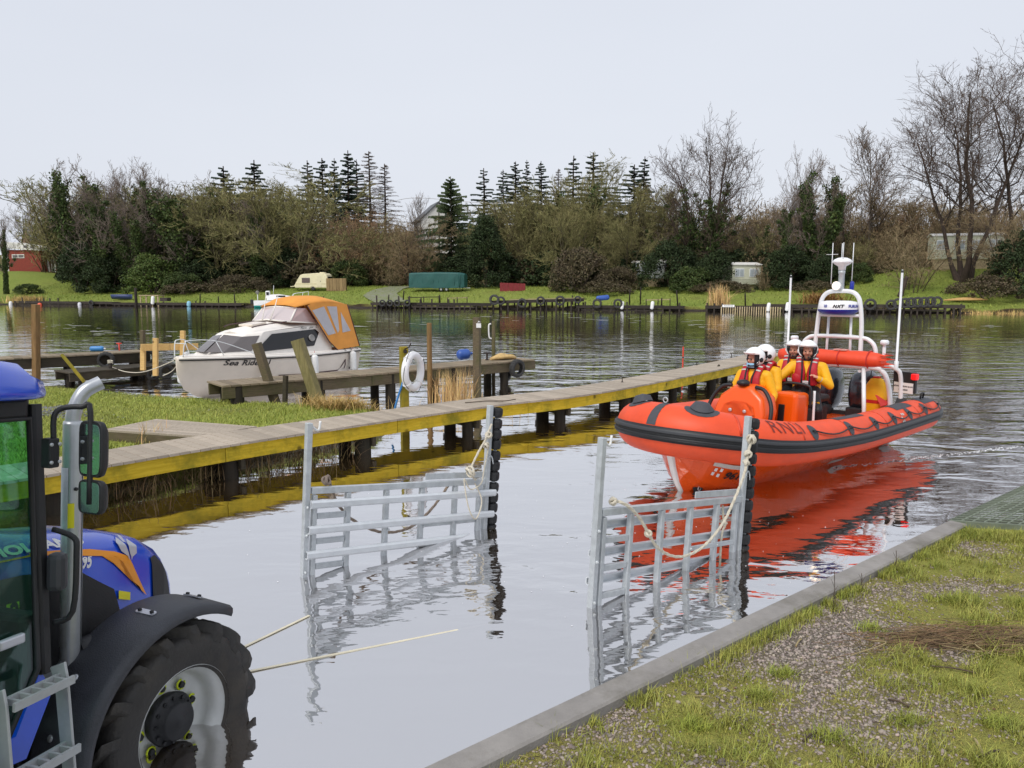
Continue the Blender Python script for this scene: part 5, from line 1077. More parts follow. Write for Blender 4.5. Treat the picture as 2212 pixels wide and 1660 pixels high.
# lettering on the tube (reads from outside, bow on the left)
def tube_txt(s_c, th_c): return lambda u, v: tpoint(s_c - u, th_c + math.degrees(v / .265), .006)
lettering('lettering', 'RNLI', .27, tube_txt(5.65, 52), M('tube_lettering', S(120, 40, 30), .6, var=.05), tube, spacing=1.15, sub=2)
lettering('lettering', 'B-901', .2, tube_txt(1.15, 22 + 16), M('tube_lettering_dark', S(150, 60, 40), .6, var=.05), tube, spacing=1.1, sub=2)
for dx, dy in ((-.06, .045), (.0, .05), (.05, .0), (0, -.05), (.06, -.055)): band('white_mark', 2.25 + dx - .022, 2.25 + dx + .022, 30 + dy * 240 - 4, 30 + dy * 240 + 4, m_refl, .006, 2, 2)
# ---- rigid hull
HS = [(-.22, -.30, .98, .24), (.8, -.34, 1.0, .25), (2.0, -.36, 1.0, .27), (3.0, -.37, .98, .33), (3.9, -.36, .91, .40), (4.5, -.33, .78, .48), (4.9, -.26, .64, .55), (5.2, -.10, .48, .61), (5.37, .13, .34, .66), (5.47, .34, .22, .70), (5.55, .56, .11, .74), (5.60, .76, .02, .80)]
hb = MB(); secs = []
for x, kz, cy, cz in HS:
    rail = (cy * .56, kz + (cz - kz) * .42); P_ = [(cy + .07, cz + .2), (cy, cz), (cy * .985, cz - .03), (rail[0] * 1.05, rail[1] + .005), (rail[0], rail[1] - .025), (cy * .3, kz + (cz - kz) * .24), (.02, kz)]
    secs.append([Vector((x, y, z)) for y, z in P_] + [Vector((x, -y, z)) for y, z in P_[::-1]])
hb.loft(secs, smooth=False); hull = hb.build('hull', m_orh, boat, bevel=.01)
def hull_pt(x, f_, lift=.006):
    """on the port hull side: f_ 0 at the spray rail, 1 at the chine"""
    xs = [h_[0] for h_ in HS]; kz, cy, cz = (interp(x, xs, [h_[k] for h_ in HS]) for k in (1, 2, 3)); r = Vector((x, cy * .56 * 1.05, kz + (cz - kz) * .42 + .005)); c = Vector((x, cy * .985, cz - .03)); p = r.lerp(c, f_)
    n = Vector((0, (c - r).z, -(c - r).y)).normalized(); t = Vector((.35, 1, -.3)).normalized(); return p + n * lift + Vector((.3, .9, 0)).normalized() * lift
def hull_quad(name, x0, x1, f0, f1, mat, n=6):
    MB().loft([[hull_pt(x0 + (x1 - x0) * i / n, f0, .008), hull_pt(x0 + (x1 - x0) * i / n, f1, .008)] for i in range(n + 1)], closed=False, caps=False, smooth=False).build(name, mat, hull)
hull_quad('reflective_strip', 4.62, 5.16, .60, .74, m_refl); hull_quad('reflective_strip', 1.9, 2.4, .38, .58, m_refl); hull_quad('reflective_strip', -.1, .3, .3, .56, m_refl)
lettering('lettering', '961', .2, lambda u, v: hull_pt(4.80 - u, .36 + v * 1.7, .012), m_blktxt, hull, shear=.25, bold=.006, sub=1)
for dx, dy in ((-.05, .13), (.03, .1), (-.04, -.12), (.045, -.1)): hull_quad('white_mark', 5.06 + dx - .02, 5.06 + dx + .02, (.40 + dy * .8) - .06, (.40 + dy * .8) + .06, m_wtxt, 1)
# white stem band, towing eye
st = MB(); sp_ = [(4.92, -.25), (5.2, -.10), (5.37, .13), (5.47, .34), (5.55, .56), (5.61, .78)]
for sg in (1,):
    st.loft([[Vector((x + .028, y * w_, z - .012)) for y in (-1, -.4, .4, 1)] + [Vector((x - .06, y * w_ * 1.3, z + .02)) for y in (1, -1)] for (x, z), w_ in zip(sp_, (.022, .025, .03, .036, .045, .06))], smooth=True)
st.build('stem_guard', m_white_pl, hull)
MB().box((5.12, .17, .04), (.14, .03, .11), (0, .35, -.5)).build('towing_eye', m_blk, hull, bevel=.02); MB().tube([(5.12 + .03 * math.cos(a), .195, .04 + .03 * math.sin(a)) for a in np.linspace(0, 6.28, 10, endpoint=False)], .008, 5, closed=True).build('eye_ring', m_galv, hull)
MB().prism([(-.2, -1.0, .36), (4.3, -.93, .42), (5.1, -.6, .56), (5.5, 0, .62), (5.1, .6, .56), (4.3, .93, .42), (-.2, 1.0, .36)], (0, 0, .03)).build('deck', m_dk, boat)
MB().box((-.16, 0, .34), (.06, 1.9, .34)).build('transom', m_dk, boat, bevel=.01)
# ---- front console
def shield(x, w, z0, z1, d, cut=.72):
    """rounded pod: outline in the cross plane swept back"""
    out = [(-w * .36, z0), (w * .36, z0), (w * .47, z0 + (z1 - z0) * .25), (w * .5, z0 + (z1 - z0) * .55), (w * .42, z0 + (z1 - z0) * .80), (w * .2, z1 - .03), (w * .12, z1), (-w * .12, z1), (-w * .2, z1 - .03), (-w * .42, z0 + (z1 - z0) * .8), (-w * .5, z0 + (z1 - z0) * .55), (-w * .47, z0 + (z1 - z0) * .25)]
    zc = (z0 + z1) / 2; secs = []
    for f_, s_ in ((0, .86), (.06, .95), (.18, 1), (.8, 1), (1, .96)): secs.append([Vector((x - d * f_ - (z - z0) * .22, y * s_, zc + (z - zc) * s_)) for y, z in out])
    return MB().loft(secs)
pod = shield(3.95, .86, .5, 1.36, .42).build('console', m_orp, boat, bevel=.02)
out2 = MB().loft([[Vector((3.962 - (z - .5) * .22, y, z)) for y, z in [(-.24, .62 + k), (.24, .62 + k), (.3, .9), (.24, 1.06 - k), (.1, 1.12 - k), (-.1, 1.12 - k), (-.24, 1.06 - k), (-.3, .9)]] for k in (0, .012)], smooth=False); out2.build('console_panel', m_orp, pod, bevel=.006)
for y, z in ((-.12, .98), (.12, .98)): MB().lathe([(.028, 0), (.028, .012), (.012, .014), (0, .014)], (3.97 - (z - .5) * .22, y, z), (1, 0, 0), 12).build('latch', m_galv, pod); MB().lathe([(.03, 0), (.03, .01), (0, .012)], (3.97 - (z - .6) * .22, y, z - .11), (1, 0, 0), 10).build('plug', m_blk, pod)
MB().ball((3.72, 0, 1.39), .1, 12, 0, (1, 1, .55)).build('compass', m_blk, boat)
for sg in (1, -1): MB().tube(smooth_path([(3.70, sg * .2, 1.34), (3.72, sg * .36, 1.30), (3.78, sg * .50, 1.1), (3.86, sg * .53, .85), (3.9, sg * .48, .55)], 5), .03, 8).build('grab_rail', m_blk, boat)
# ---- seats and rear pod
m_seat = M('black_seat_vinyl', S(30, 30, 32), .6, var=.15, scale=10)
for x0, x1, w_ in ((2.4, 3.45, .36),): MB().box(((x0 + x1) / 2, -.12, .62), (x1 - x0, w_ * .8, .46)).build('seat_base', m_dk, boat, bevel=.04); MB().box(((x0 + x1) / 2, -.12, .91), (x1 - x0, w_, .12)).build('seat', m_seat, boat, bevel=.05)
MB().box((2.75, .28, .78), (.44, .40, .82), (0, -.08, 0)).build('rear_pod', m_orp, boat, bevel=.07, seg=3)
MB().box((2.98, .24, .80), (.02, .1, .42), (0, -.08, 0)).build('pod_strap', m_blk, boat, bevel=.006)
MB().tube(smooth_path([(2.55, .5, .95), (2.55, .5, 1.2), (2.56, .44, 1.29), (2.58, .1, 1.30), (2.6, .02, 1.2)], 5), .022, 8).build('grab_rail', m_blk, boat); MB().tube(smooth_path([(2.5, .54, .45), (2.5, .54, .9), (2.46, .52, 1.2)], 4), .02, 8).build('strut', m_wp, boat)
MB().box((1.75, 0, .62), (.8, .5, .46)).build('seat_base', m_dk, boat, bevel=.04); MB().box((1.75, 0, .96), (.82, .56, .12)).build('seat', m_seat, boat, bevel=.05)
# ---- outboard engines
m_eng = M('engine_cowl', S(44, 48, 56), .25, .2, var=.08, scale=5, coat=.5)
m_engl = M('engine_side', S(92, 96, 106), .35, .2, var=.08, scale=5)
for y, lb_ in ((.14, 'port engine with 115 on its cowl'), (-.50, 'starboard engine cowl')):
    e = empty('outboard_engine', (-.26, y, -.04), (0, 0, 0), boat); e.scale = (1.15, 1.15, 1.1); e['label'] = lb_; secs = []
    for z, hx, hy, ox in ((.52, .15, .13, 0), (.62, .24, .17, -.03), (.8, .28, .19, -.05), (1.0, .27, .185, -.06), (1.14, .22, .15, -.08), (1.2, .12, .09, -.1)): secs.append([Vector((ox + math.copysign(abs(math.cos(a)) ** .7, math.cos(a)) * hx, math.copysign(abs(math.sin(a)) ** .7, math.sin(a)) * hy, z)) for a in np.linspace(0, 6.283, 20, endpoint=False)])
    MB().loft(secs).build('cowl', m_eng, e); MB().loft([[Vector((ox + math.cos(a) * .13, math.sin(a) * .09, z)) for a in np.linspace(0, 6.283, 12, endpoint=False)] for z, ox in ((.54, 0), (.2, -.02), (-.5, -.06))]).build('leg', m_dk, e); MB().box((.2, 0, .45), (.2, .26, .3)).build('clamp', m_dk, e, bevel=.02)
    if y > 0:
        MB().box((.10, .183, .82), (.26, .012, .26)).build('side_panel', m_engl, e, bevel=.005)
        lettering('lettering', '115', .13, lambda u, v: Vector((.08 - u, .193, .78 + v)), m_wtxt, e, shear=.2, bold=.004); MB().lathe([(.045, 0), (.045, .006), (0, .006)], (.1, .19, .93), (0, 1, 0), 14).build('badge', M('badge_red', S(196, 24, 34), .4, var=.03), e)
# ---- roll bar, bag, mast, radar
XA = .9
def wt(path, r, n=10, nm='frame_tube', sm=5, par=boat): return MB().tube(smooth_path(path, sm), r, n).build(nm, m_wp, par)
wt([(XA - .35, .98, .55), (XA - .25, .98, 1.0), (XA - .1, .97, 1.30), (XA - .02, .90, 1.44), (XA, .72, 1.48), (XA, -.72, 1.48), (XA - .02, -.90, 1.44), (XA - .1, -.97, 1.3), (XA - .35, -.98, .55)], .04, nm='roll_bar')
wt([(XA - .75, .98, .55), (XA - .75, .96, 1.25), (XA - .72, .86, 1.42), (XA - .7, .6, 1.47), (XA - .7, -.6, 1.47), (XA - .72, -.86, 1.42), (XA - .75, -.96, 1.25), (XA - .75, -.98, .55)], .038, nm='roll_bar'); wt([(XA, .62, 1.46), (XA + .45, .86, .62)], .034, sm=1); wt([(XA, .55, 1.4), (XA - .7, .55, 1.4)], .025, sm=1); wt([(XA, -.55, 1.4), (XA - .7, -.55, 1.4)], .025, sm=1)
m_bag = M('orange_bag_fabric', S(226, 72, 36), .6, var=.08, scale=4, bump=.3, bscale=18)
secs = []
for i in range(17):
    t = i / 16; y = -.92 + 1.84 * t; e = 1 - (2 * t - 1) ** 8; rr = .145 * (.72 + .28 * e); secs.append([Vector((XA - .05 + math.cos(a) * rr * 1.15, y, 1.60 + math.sin(a) * rr * (.95 + .06 * math.sin(a * 3 + t * 11)))) for a in np.linspace(0, 6.283, 18, endpoint=False)])
MB().loft(secs).build('righting_bag', m_bag, boat)
fr_ = MB()
for k in range(9): a = k / 9 * 6.28; fr_.prism([Vector((XA - .05, .90, 1.60)) + Vector((math.cos(a + q) * .13, dy, math.sin(a + q) * .12)) for q, dy in ((0, 0), (.35, .02), (.2, .16))], (.006, 0, .004))
fr_.build('bag_gather', m_bag, boat); MB().box((XA - .05, .2, 1.745), (.14, .22, .02)).build('bag_tab', M('faded_pink', S(212, 150, 140), .7, var=.05), boat)
for y in (-.6, .2, .7): MB().tube([(XA - .05 + math.cos(a) * .175, y, 1.6 + math.sin(a) * .15) for a in np.linspace(0, 6.28, 18, endpoint=False)], .012, 6, closed=True).build('lashing', M('red_lashing', S(190, 50, 40), .7, var=.1), boat)
# mast frame
XM, YW = XA - .35, .36
wt([(XM + .04, YW + .06, 1.42), (XM, YW + .04, 2.1), (XM, YW, 2.5), (XM, YW - .05, 2.66), (XM, YW - .16, 2.745), (XM, 0, 2.76), (XM, -YW + .16, 2.745), (XM, -YW + .05, 2.66), (XM, -YW, 2.5), (XM, -YW - .04, 2.1), (XM + .04, -YW - .06, 1.42)], .038, nm='mast_frame')
wt([(XM - .0, YW + .32, 1.42), (XM, YW + .30, 1.75), (XM, YW + .2, 1.9), (XM, YW, 1.95), (XM, -YW, 1.95), (XM, -YW - .2, 1.9), (XM, -YW - .3, 1.75), (XM, -YW - .32, 1.42)], .036, nm='mast_hoop')
for y in (-.2, .2): wt([(XM - .02, y * 1.08, 1.5), (XM - .02, y, 2.32)], .022, sm=1)
wt([(XM, -YW - .01, 2.33), (XM, YW + .01, 2.33)], .028, sm=1); wt([(XM, -YW - .05, 1.68), (XM, YW + .05, 1.68)], .02, sm=1)
m_radar = M('radar_white', S(232, 232, 234), .35, var=.02, coat=.2); m_rblue = M('radar_blue', S(26, 44, 150), .35, var=.05)
rad = empty('radar_scanner', (XM + .02, -.02, 2.46), (0, 0, 0), boat)
prof = [(.001, .13), (.2, .128), (.30, .11), (.33, .08), (.34, .02)]; MB().lathe(prof + [(.345, -.02)], n=32).build('dome', m_radar, rad); MB().lathe([(.345, -.02), (.335, -.06), (.26, -.11), (.001, -.115)], n=32).build('base', m_rblue, rad)
def cyl_txt(a0, z0, r=.344): return lambda u, v: Vector((math.cos(a0 + u / r) * (r + .003 - max(0, v - .02) * .12), math.sin(a0 + u / r) * (r + .003 - max(0, v - .02) * .12), z0 + v))
va = math.atan2(-(BO.y), -(BO.x)) - BH
lettering('lettering', 'NXT', .075, cyl_txt(va, .035), m_blktxt, rad, shear=.3, bold=.004, spacing=1.2, sub=1); lettering('lettering', 'FURUNO', .07, cyl_txt(va + .92, .035), m_rblue, rad, bold=.003, sub=1); lettering('lettering', '1', .07, cyl_txt(va - .70, .035), m_rblue, rad, bold=.003, sub=1); lettering('lettering', '0', .07, cyl_txt(va - .60, .035), m_rblue, rad, bold=.003, sub=1)
pol = empty('mast_pole', (XM, 0, 2.76), (0, 0, 0), boat); MB().lathe([(.05, 0), (.05, .3), (.058, .31), (.058, .36), (.001, .36)], n=16).build('pole', m_galv, pol); MB().lathe([(.001, .36), (.06, .37), (.065, .43), (.13, .47), (.165, .505), (.165, .515), (.14, .55), (.08, .58), (.001, .59)], n=28).build('gps_dome', m_radar, pol)
for x, y, z0, z1 in ((.12, -.13, .12, .84), (-.12, -.07, .5, .84), (.12, .06, .5, .84), (-.1, .14, .12, .84)): MB().tube([(x, y, z0), (x, y, z1)], .007, 6).build('aerial_rod', m_wp, pol)
MB().tube([(.12, -.24, .64), (.12, -.03, .64)], .005, 6).build('aerial_cross', m_wp, pol)
m_lamp = M('lamp_warm', S(255, 224, 190), .3, var=.03, emit=1.2)
sl = empty('search_lamp', (XM + .08, -.04, 2.80), (0, 0, 0), boat); MB().lathe([(.04, -.06), (.075, -.02), (.08, .03), (.07, .035)], (0, 0, .05), (1, 0, 0), 18).build('housing', m_wp, sl); MB().lathe([(.07, .034), (.001, .04)], (0, 0, .05), (1, 0, 0), 18).build('lens', m_lamp, sl)
MB().lathe([(.03, 0), (.035, .03), (.035, .13), (.02, .15), (.001, .15)], (XM - .05, .17, 2.78), (0, 0, 1), 12).build('blue_light', m_rblue, boat)
for y, zt in ((-1.0, 3.05), (.98, 3.12)):
    wh = empty('whip_aerial', (XA - .45, y, 1.45), (0, 0, 0), boat); MB().lathe([(.034, 0), (.034, .12), (.02, .13), (.019, zt - 1.5), (.012, zt - 1.45), (.001, zt - 1.45)], n=10).build('rod', m_wp, wh); MB().lathe([(.02, zt - 1.5), (.02, zt - 1.46), (.001, zt - 1.455)], n=10).build('tip', m_blk, wh)
    MB().lathe([(.03, 0), (.028, .3), (.02, .34), (.07, .36), (.072, .41), (.05, .43), (.001, .43)], (XA - .35, y * .82, 1.5), (0, 0, 1), 14).build('mushroom_light', m_wp, boat)
# name board and lights on the port quarter
nb2 = empty('name_board', (XA - .78, 1.02, 1.12), (0, 0, R(-15)), boat); MB().box((0, 0, .07), (.06, .42, .36)).build('board_back', m_blk, nb2, bevel=.01); MB().box((.035, .0, -.03), (.012, .36, .18)).build('plate', m_white_pl, nb2)
lettering('lettering', 'DOUGLAS, EUAN & KAY', .034, lambda u, v: Vector((.043, u, v - .005)), m_blktxt, nb2, bold=.002); lettering('lettering', 'RICHARDS', .036, lambda u, v: Vector((.043, u, v - .065)), m_blktxt, nb2, bold=.002)
MB().box((.03, .2, .18), (.1, .1, .11)).build('red_light', M('red_lens', S(214, 24, 26), .25, var=.05, emit=.5), nb2, bevel=.02)
MB().box((XA - .62, 1.02, .80), (.34, .16, .10), (0, .4, .2)).build('dark_box', m_dk, boat, bevel=.02); MB().ball((XA - .5, .55, 1.22), .075, 10).build('hanging_float', m_blk, boat); MB().tube([(XA - .5, .55, 1.28), (XA - .5, .55, 1.42)], .008, 5).build('float_cord', m_blk, boat)
fl_ = MB(); 
for a, b, c in (((XA - .45, .92, .82), (XA + .1, .98, .84), (XA - .1, .8, 1.0)), ((XA - .45, .92, .82), (XA - .6, .7, .9), (XA - .1, .8, 1.0))): fl_.prism([a, b, c], (0, 0, .012))
fl_.build('red_cloth', M('red_cloth', S(206, 52, 44), .8, var=.1), boat)
# yellow bag beside the roll bar (a thing of its own)
m_yel = M('yellow_bag', S(236, 178, 10), .6, var=.06, scale=6, bump=.2, bscale=20)
yb = thing('yellow_bag', 'tall yellow bag with red strap standing by the lifeboat engines', 'bag', BO + Matrix.Rotation(BH, 3, 'Z') @ Vector((.42, .66, .40)), (0, 0, BH)); secs = []
for z, hx, hy in ((0, .12, .15), (.05, .14, .175), (.5, .14, .175), (.72, .13, .16), (.84, .08, .09), (.86, .03, .03)): secs.append([Vector((math.copysign(abs(math.cos(a)) ** .6, math.cos(a)) * hx, math.copysign(abs(math.sin(a)) ** .6, math.sin(a)) * hy, z)) for a in np.linspace(0, 6.283, 20, endpoint=False)])
MB().loft(secs).build('sack', m_yel, yb); MB().loft([[Vector((math.copysign(abs(math.cos(a)) ** .6, math.cos(a)) * .145, math.copysign(abs(math.sin(a)) ** .6, math.sin(a)) * .18, z)) for a in np.linspace(0, 6.283, 20, endpoint=False)] for z in (.42, .48)], caps=False).build('strap', M('red_strap', S(190, 30, 24), .6, var=.05), yb); MB().box((0, .0, .83), (.1, .12, .1)).build('red_flap', M('red_strap', S(190, 30, 24)), yb, bevel=.02)
# ================================================================== crew
m_skin = M('skin', S(208, 148, 122), .55, var=.08, scale=20); m_yj = M('yellow_drysuit', S(238, 176, 8), .6, var=.14, scale=5, bump=1., bscale=8); m_bt = M('black_trousers', S(26, 28, 32), .6, var=.2, scale=8, bump=.4, bscale=16)
m_hood = M('black_neck_gaiter', S(24, 24, 28), .8, var=.15); m_glove = M('black_glove', S(30, 30, 32), .7, var=.15); m_lip = M('lip', S(150, 78, 70), .5, var=.05); m_eye = M('eye_dark', S(30, 24, 22), .3, var=.05); m_stub = M('stubble', S(150, 104, 84), .7, var=.1)
m_lj = M('red_lifejacket', S(178, 18, 34), .6, var=.1, scale=8, bump=.4, bscale=24); m_ljb = M('black_webbing', S(28, 26, 32), .7, var=.15); m_helm = M('white_helmet', S(238, 239, 240), .25, var=.02, scale=6, coat=.5); m_mask = M('blue_mask', S(140, 190, 220), .8, var=.06, scale=20)
m_visor = glass('clear_visor', (.92, .95, .96), .04, .97); m_cuff = M('grey_cuff', S(186, 182, 170), .7, var=.1)
def person(label, at_, rz, J, head_yaw=0., head_tilt=0., mask=False, glasses=False, lj=True, lower=True, boom=True):
    """J: joints in the person's own frame, x ahead, y left, z up from the pelvis"""
    o_ = thing('person', label, 'person', at_, (0, 0, rz)); caps = []       # (p0, r0, p1, r1, material)
    def cap(a, ra, b, rb, m): caps.append((Vector(a), ra, Vector(b), rb, m))
    pel, ch, nk, hd = (Vector(J[k]) for k in ('pelvis', 'chest', 'neck', 'head'))
    for y in (-.085, .085): cap(pel + V(0, y, 0), .135, pel + V(.01, y, .14), .13, 2 if lower else 1); cap(pel + V(0, y, .12), .135, ch + V(0, y, 0), .145, 1)
    cap(ch + V(0, -.12, .05), .115, ch + V(0, .12, .05), .115, 1); cap(ch, .14, nk + V(0, 0, -.05), .085, 1); cap(nk + V(0, 0, -.05), .075, hd + V(0, 0, -.07), .062, 3)
    for sd, k in ((1, 'l'), (-1, 'r')):
        sh, el, wr, ti = (Vector(J[k + q]) for q in ('sh', 'el', 'wr', 'tip'))
        cap(ch + V(0, sd * .1, .08), .1, sh, .088, 1); mid = sh.lerp(el, .5); cap(sh, .088, mid, .078, 1); cap(mid, .078, el, .066, 1); cap(el, .066, wr, .047, 1); cap(el.lerp(wr, .86), .05, wr, .046, 5)
        d = (ti - wr).normalized(); _, a, u = perp(d, V(0, 0, 1)); pc = wr + d * .05; gm = 4 if J.get(k + 'glove', 1) else 0
        cap(wr, .034, wr + d * .03, .033, gm); cap(wr + d * .03 + a * .024, .02, wr + d * .085 + a * .03, .018, gm); cap(wr + d * .03 - a * .024, .02, wr + d * .085 - a * .03, .018, gm); cap(wr + d * .03, .024, wr + d * .09, .021, gm)
        cu = Vector(J.get(k + 'curl', (0, 0, -1))).normalized()
        for fi, (ly, fl_) in enumerate(((-.034, .062), (-.012, .074), (.011, .07), (.033, .055))):
            b0 = wr + d * .085 + a * ly; b1 = b0 + d * fl_ * .5 + cu * .008; b2 = b1 + d * fl_ * .22 + cu * fl_ * .42; cap(b0, .0105, b1, .0098, gm); cap(b1, .0098, b2, .0085, gm)
        tb0 = wr + d * .03 - a * .03 * sd; tb1 = tb0 - a * .028 * sd + d * .03 + cu * .01; cap(tb0, .015, tb1, .0115, gm); cap(tb1, .0115, tb1 + d * .03 + cu * .012, .0095, gm)
        hp, kn, an, to = (Vector(J[k + q]) for q in ('hip', 'kn', 'an', 'toe')); lm = 2
        cap(pel + V(0, sd * .09, 0), .13, hp, .115, lm); cap(hp, .115, hp.lerp(kn, .5), .098, lm); cap(hp.lerp(kn, .5), .098, kn, .075, lm); cap(kn, .074, kn.lerp(an, .35), .07, lm); cap(kn.lerp(an, .35), .07, an, .052, lm); cap(an + V(0, 0, .02), .055, an + V(0, 0, -.03), .055, 4); cap(an + V(0, 0, -.03), .05, to, .042, 4)
    HR = Matrix.Rotation(head_yaw, 3, 'Z') @ Matrix.Rotation(head_tilt, 3, 'Y')
    def H(x, y, z): return hd + HR @ V(x, y, z)
    cap(H(-.015, 0, .03), .092, H(0, 0, .0), .085, 0); cap(H(.02, 0, -.03), .07, H(.035, 0, -.07), .05, 6); cap(H(.055, 0, -.085), .028, H(.06, 0, -.088), .026, 6)
    cap(H(.082, 0, .018), .012, H(.104, 0, -.018), .014, 0); cap(H(.09, -.012, -.024), .009, H(.09, .012, -.024), .009, 0); cap(H(.07, -.04, .038), .014, H(.07, .04, .038), .014, 0)
    for y in (-.045, .045): cap(H(.055, y, -.012), .026, H(.05, y * 1.1, -.02), .026, 0)
    cap(H(.068, 0, -.095), .02, H(.06, 0, -.08), .03, 6)
    b = MB()
    for p0, r0, p1, r1, m in caps:
        d = p1 - p0; L_ = d.length
        if L_ < 1e-4: b.ball(p0, r0, 14); continue
        d = d / L_; prof = [(.0005, -r0)] + [(r0 * math.cos(t), r0 * math.sin(t)) for t in (-1.1, -.55, 0)] + [(r1 * math.cos(t), L_ + r1 * math.sin(t)) for t in (0, .55, 1.1)] + [(.0005, L_ + r1)]
        b.lathe(prof, p0, d, 14)
    raw = bpy.data.meshes.new('raw'); raw.from_pydata(b.v, [], b.f); ro = bpy.data.objects.new('raw', raw); col.objects.link(ro)
    md = ro.modifiers.new('r', 'REMESH'); md.mode = 'VOXEL'; md.voxel_size = .0105; md.use_smooth_shade = True; ms = ro.modifiers.new('s', 'SMOOTH'); ms.factor = .5; ms.iterations = 2
    dg = bpy.context.evaluated_depsgraph_get(); me = bpy.data.meshes.new_from_object(ro.evaluated_get(dg)); bpy.data.objects.remove(ro); bpy.data.meshes.remove(raw)
    # colour each face by the limb it grew from
    nf = len(me.polygons); cen = np.empty(nf * 3, np.float32); me.polygons.foreach_get('center', cen); cen = cen.reshape(-1, 3); best = np.full(nf, 1e9); mi = np.zeros(nf, np.int32)
    for p0, r0, p1, r1, m in caps:
        a = np.array(p0); d = np.array(p1) - a; t = np.clip(((cen - a) @ d) / max(1e-9, d @ d), 0, 1); ds = np.linalg.norm(cen - a - t[:, None] * d, axis=1) - (r0 + (r1 - r0) * t); k = ds < best; best[k] = ds[k]; mi[k] = m
    me.polygons.foreach_set('material_index', mi); me.name = 'body'
    for m in (m_skin, m_yj, m_bt, m_hood, m_glove, m_cuff, m_stub if not mask else m_skin): me.materials.append(m)
    me.polygons.foreach_set('use_smooth', np.ones(nf, bool)); body = link_mesh('body', me, o_)
    for y in (-.033, .033): MB().ball(H(.0815, y, .012), .0115, 10, 0, (.6, 1.25, .8)).build('eye', m_eye, body)
    MB().tube([H(.079, -.024, -.052), H(.086, 0, -.055), H(.079, .024, -.052)], .006, 6).build('mouth', m_lip, body)
    if glasses: MB().tube([H(.094, y, z) for y, z in ((-.06, .02), (-.012, .022), (-.012, -.005), (-.055, -.008), (-.06, .02))], .003, 5).tube([H(.094, y, z) for y, z in ((.06, .02), (.012, .022), (.012, -.005), (.055, -.008), (.06, .02))], .003, 5).tube([H(.096, -.012, .015), H(.096, .012, .015)], .003, 5).build('glasses', m_ljb, o_)
    if mask: MB().loft([[H(.045 + .062 * math.cos(a * .9) - abs(z + .08) * .25, math.sin(a) * .082, z) for a in np.linspace(-1.35, 1.35, 11)] for z in (-.05, -.075, -.10, -.118)], closed=False, caps=False).build('face_mask', m_mask, o_, solid=.006)
    # helmet
    hm = empty('helmet', (0, 0, 0), (0, 0, 0), o_); vs, fs, n, k = [], [], 36, 13; c = V(-.012, 0, .042); keep = {}
    hb_ = MB(); grid = [[None] * n for _ in range(k)]
    for i in range(k):
        th = math.pi * .80 * i / (k - 1)
        for j in range(n):
            ph = 2 * math.pi * j / n; x, y, z = math.sin(th) * math.cos(ph) * .158, math.sin(th) * math.sin(ph) * .147, math.cos(th) * .150
            grid[i][j] = (H(*(c + V(x, y, z))), x, z)
    vv = [q[0] for r in grid for q in r]; ff = []
    for i in range(k - 1):
        for j in range(n):
            q = [grid[i][j], grid[i + 1][j], grid[i + 1][(j + 1) % n], grid[i][(j + 1) % n]]; cx = sum(e[1] for e in q) / 4; cz = sum(e[2] for e in q) / 4
            if cx > .035 and cz < .06: continue          # the face opening
            ff.append((i * n + j, (i + 1) * n + j, (i + 1) * n + (j + 1) % n, i * n + (j + 1) % n))
    hb_.add(vv, ff, 0, True); sh_ = hb_.build('shell', m_helm, hm, solid=.014)
    inner = MB().loft([[H(*(c + V(.10 * math.cos(a) * f_ + .0, .118 * math.sin(a) * f_, z))) for a in np.linspace(.75, 6.283 - .75, 22)] for z, f_ in ((.055, 1.0), (.0, 1.06), (-.06, 1.02), (-.1, .9))], closed=False, caps=False).build('lining', m_ljb, hm)
    MB().loft([[H(*(c + V(.163 * math.cos(a) + .006, .15 * math.sin(a), z))) for a in np.linspace(-.95, .95, 13)] for z in (.062, .072, .082)], closed=False, caps=False).build('brim', m_helm, hm, solid=.012)
    MB().loft([[H(*(c + V((.155 - .01 * q) * math.cos(a) + .012, .138 * math.sin(a), .04 - q * .035))) for a in np.linspace(-1.0, 1.0, 13)] for q in (0, .5, 1)], closed=False, caps=False).build('visor', m_visor, hm)
    MB().tube([H(*(c + V(x, 0, z))) for x, z in ((-.155, -.01), (-.135, .08), (-.065, .14), (.02, .152), (.095, .124))], .006, 6).build('ridge', m_helm, hm)
    for y in (-1, 1): MB().lathe([(.038, 0), (.036, .012), (.018, .018), (.001, .018)], H(*(c + V(-.005, y * .143, -.035))), HR @ V(0, y, 0), 14).build('ear_hub', m_ljb if y > 0 else m_helm, hm)
    if boom: MB().tube(smooth_path([H(.01, .128, -.03), H(.06, .11, -.075), H(.1, .05, -.088), H(.112, .02, -.085)], 4), .008, 6).ball(H(.112, .015, -.084), .016, 8).build('microphone', m_ljb, hm)
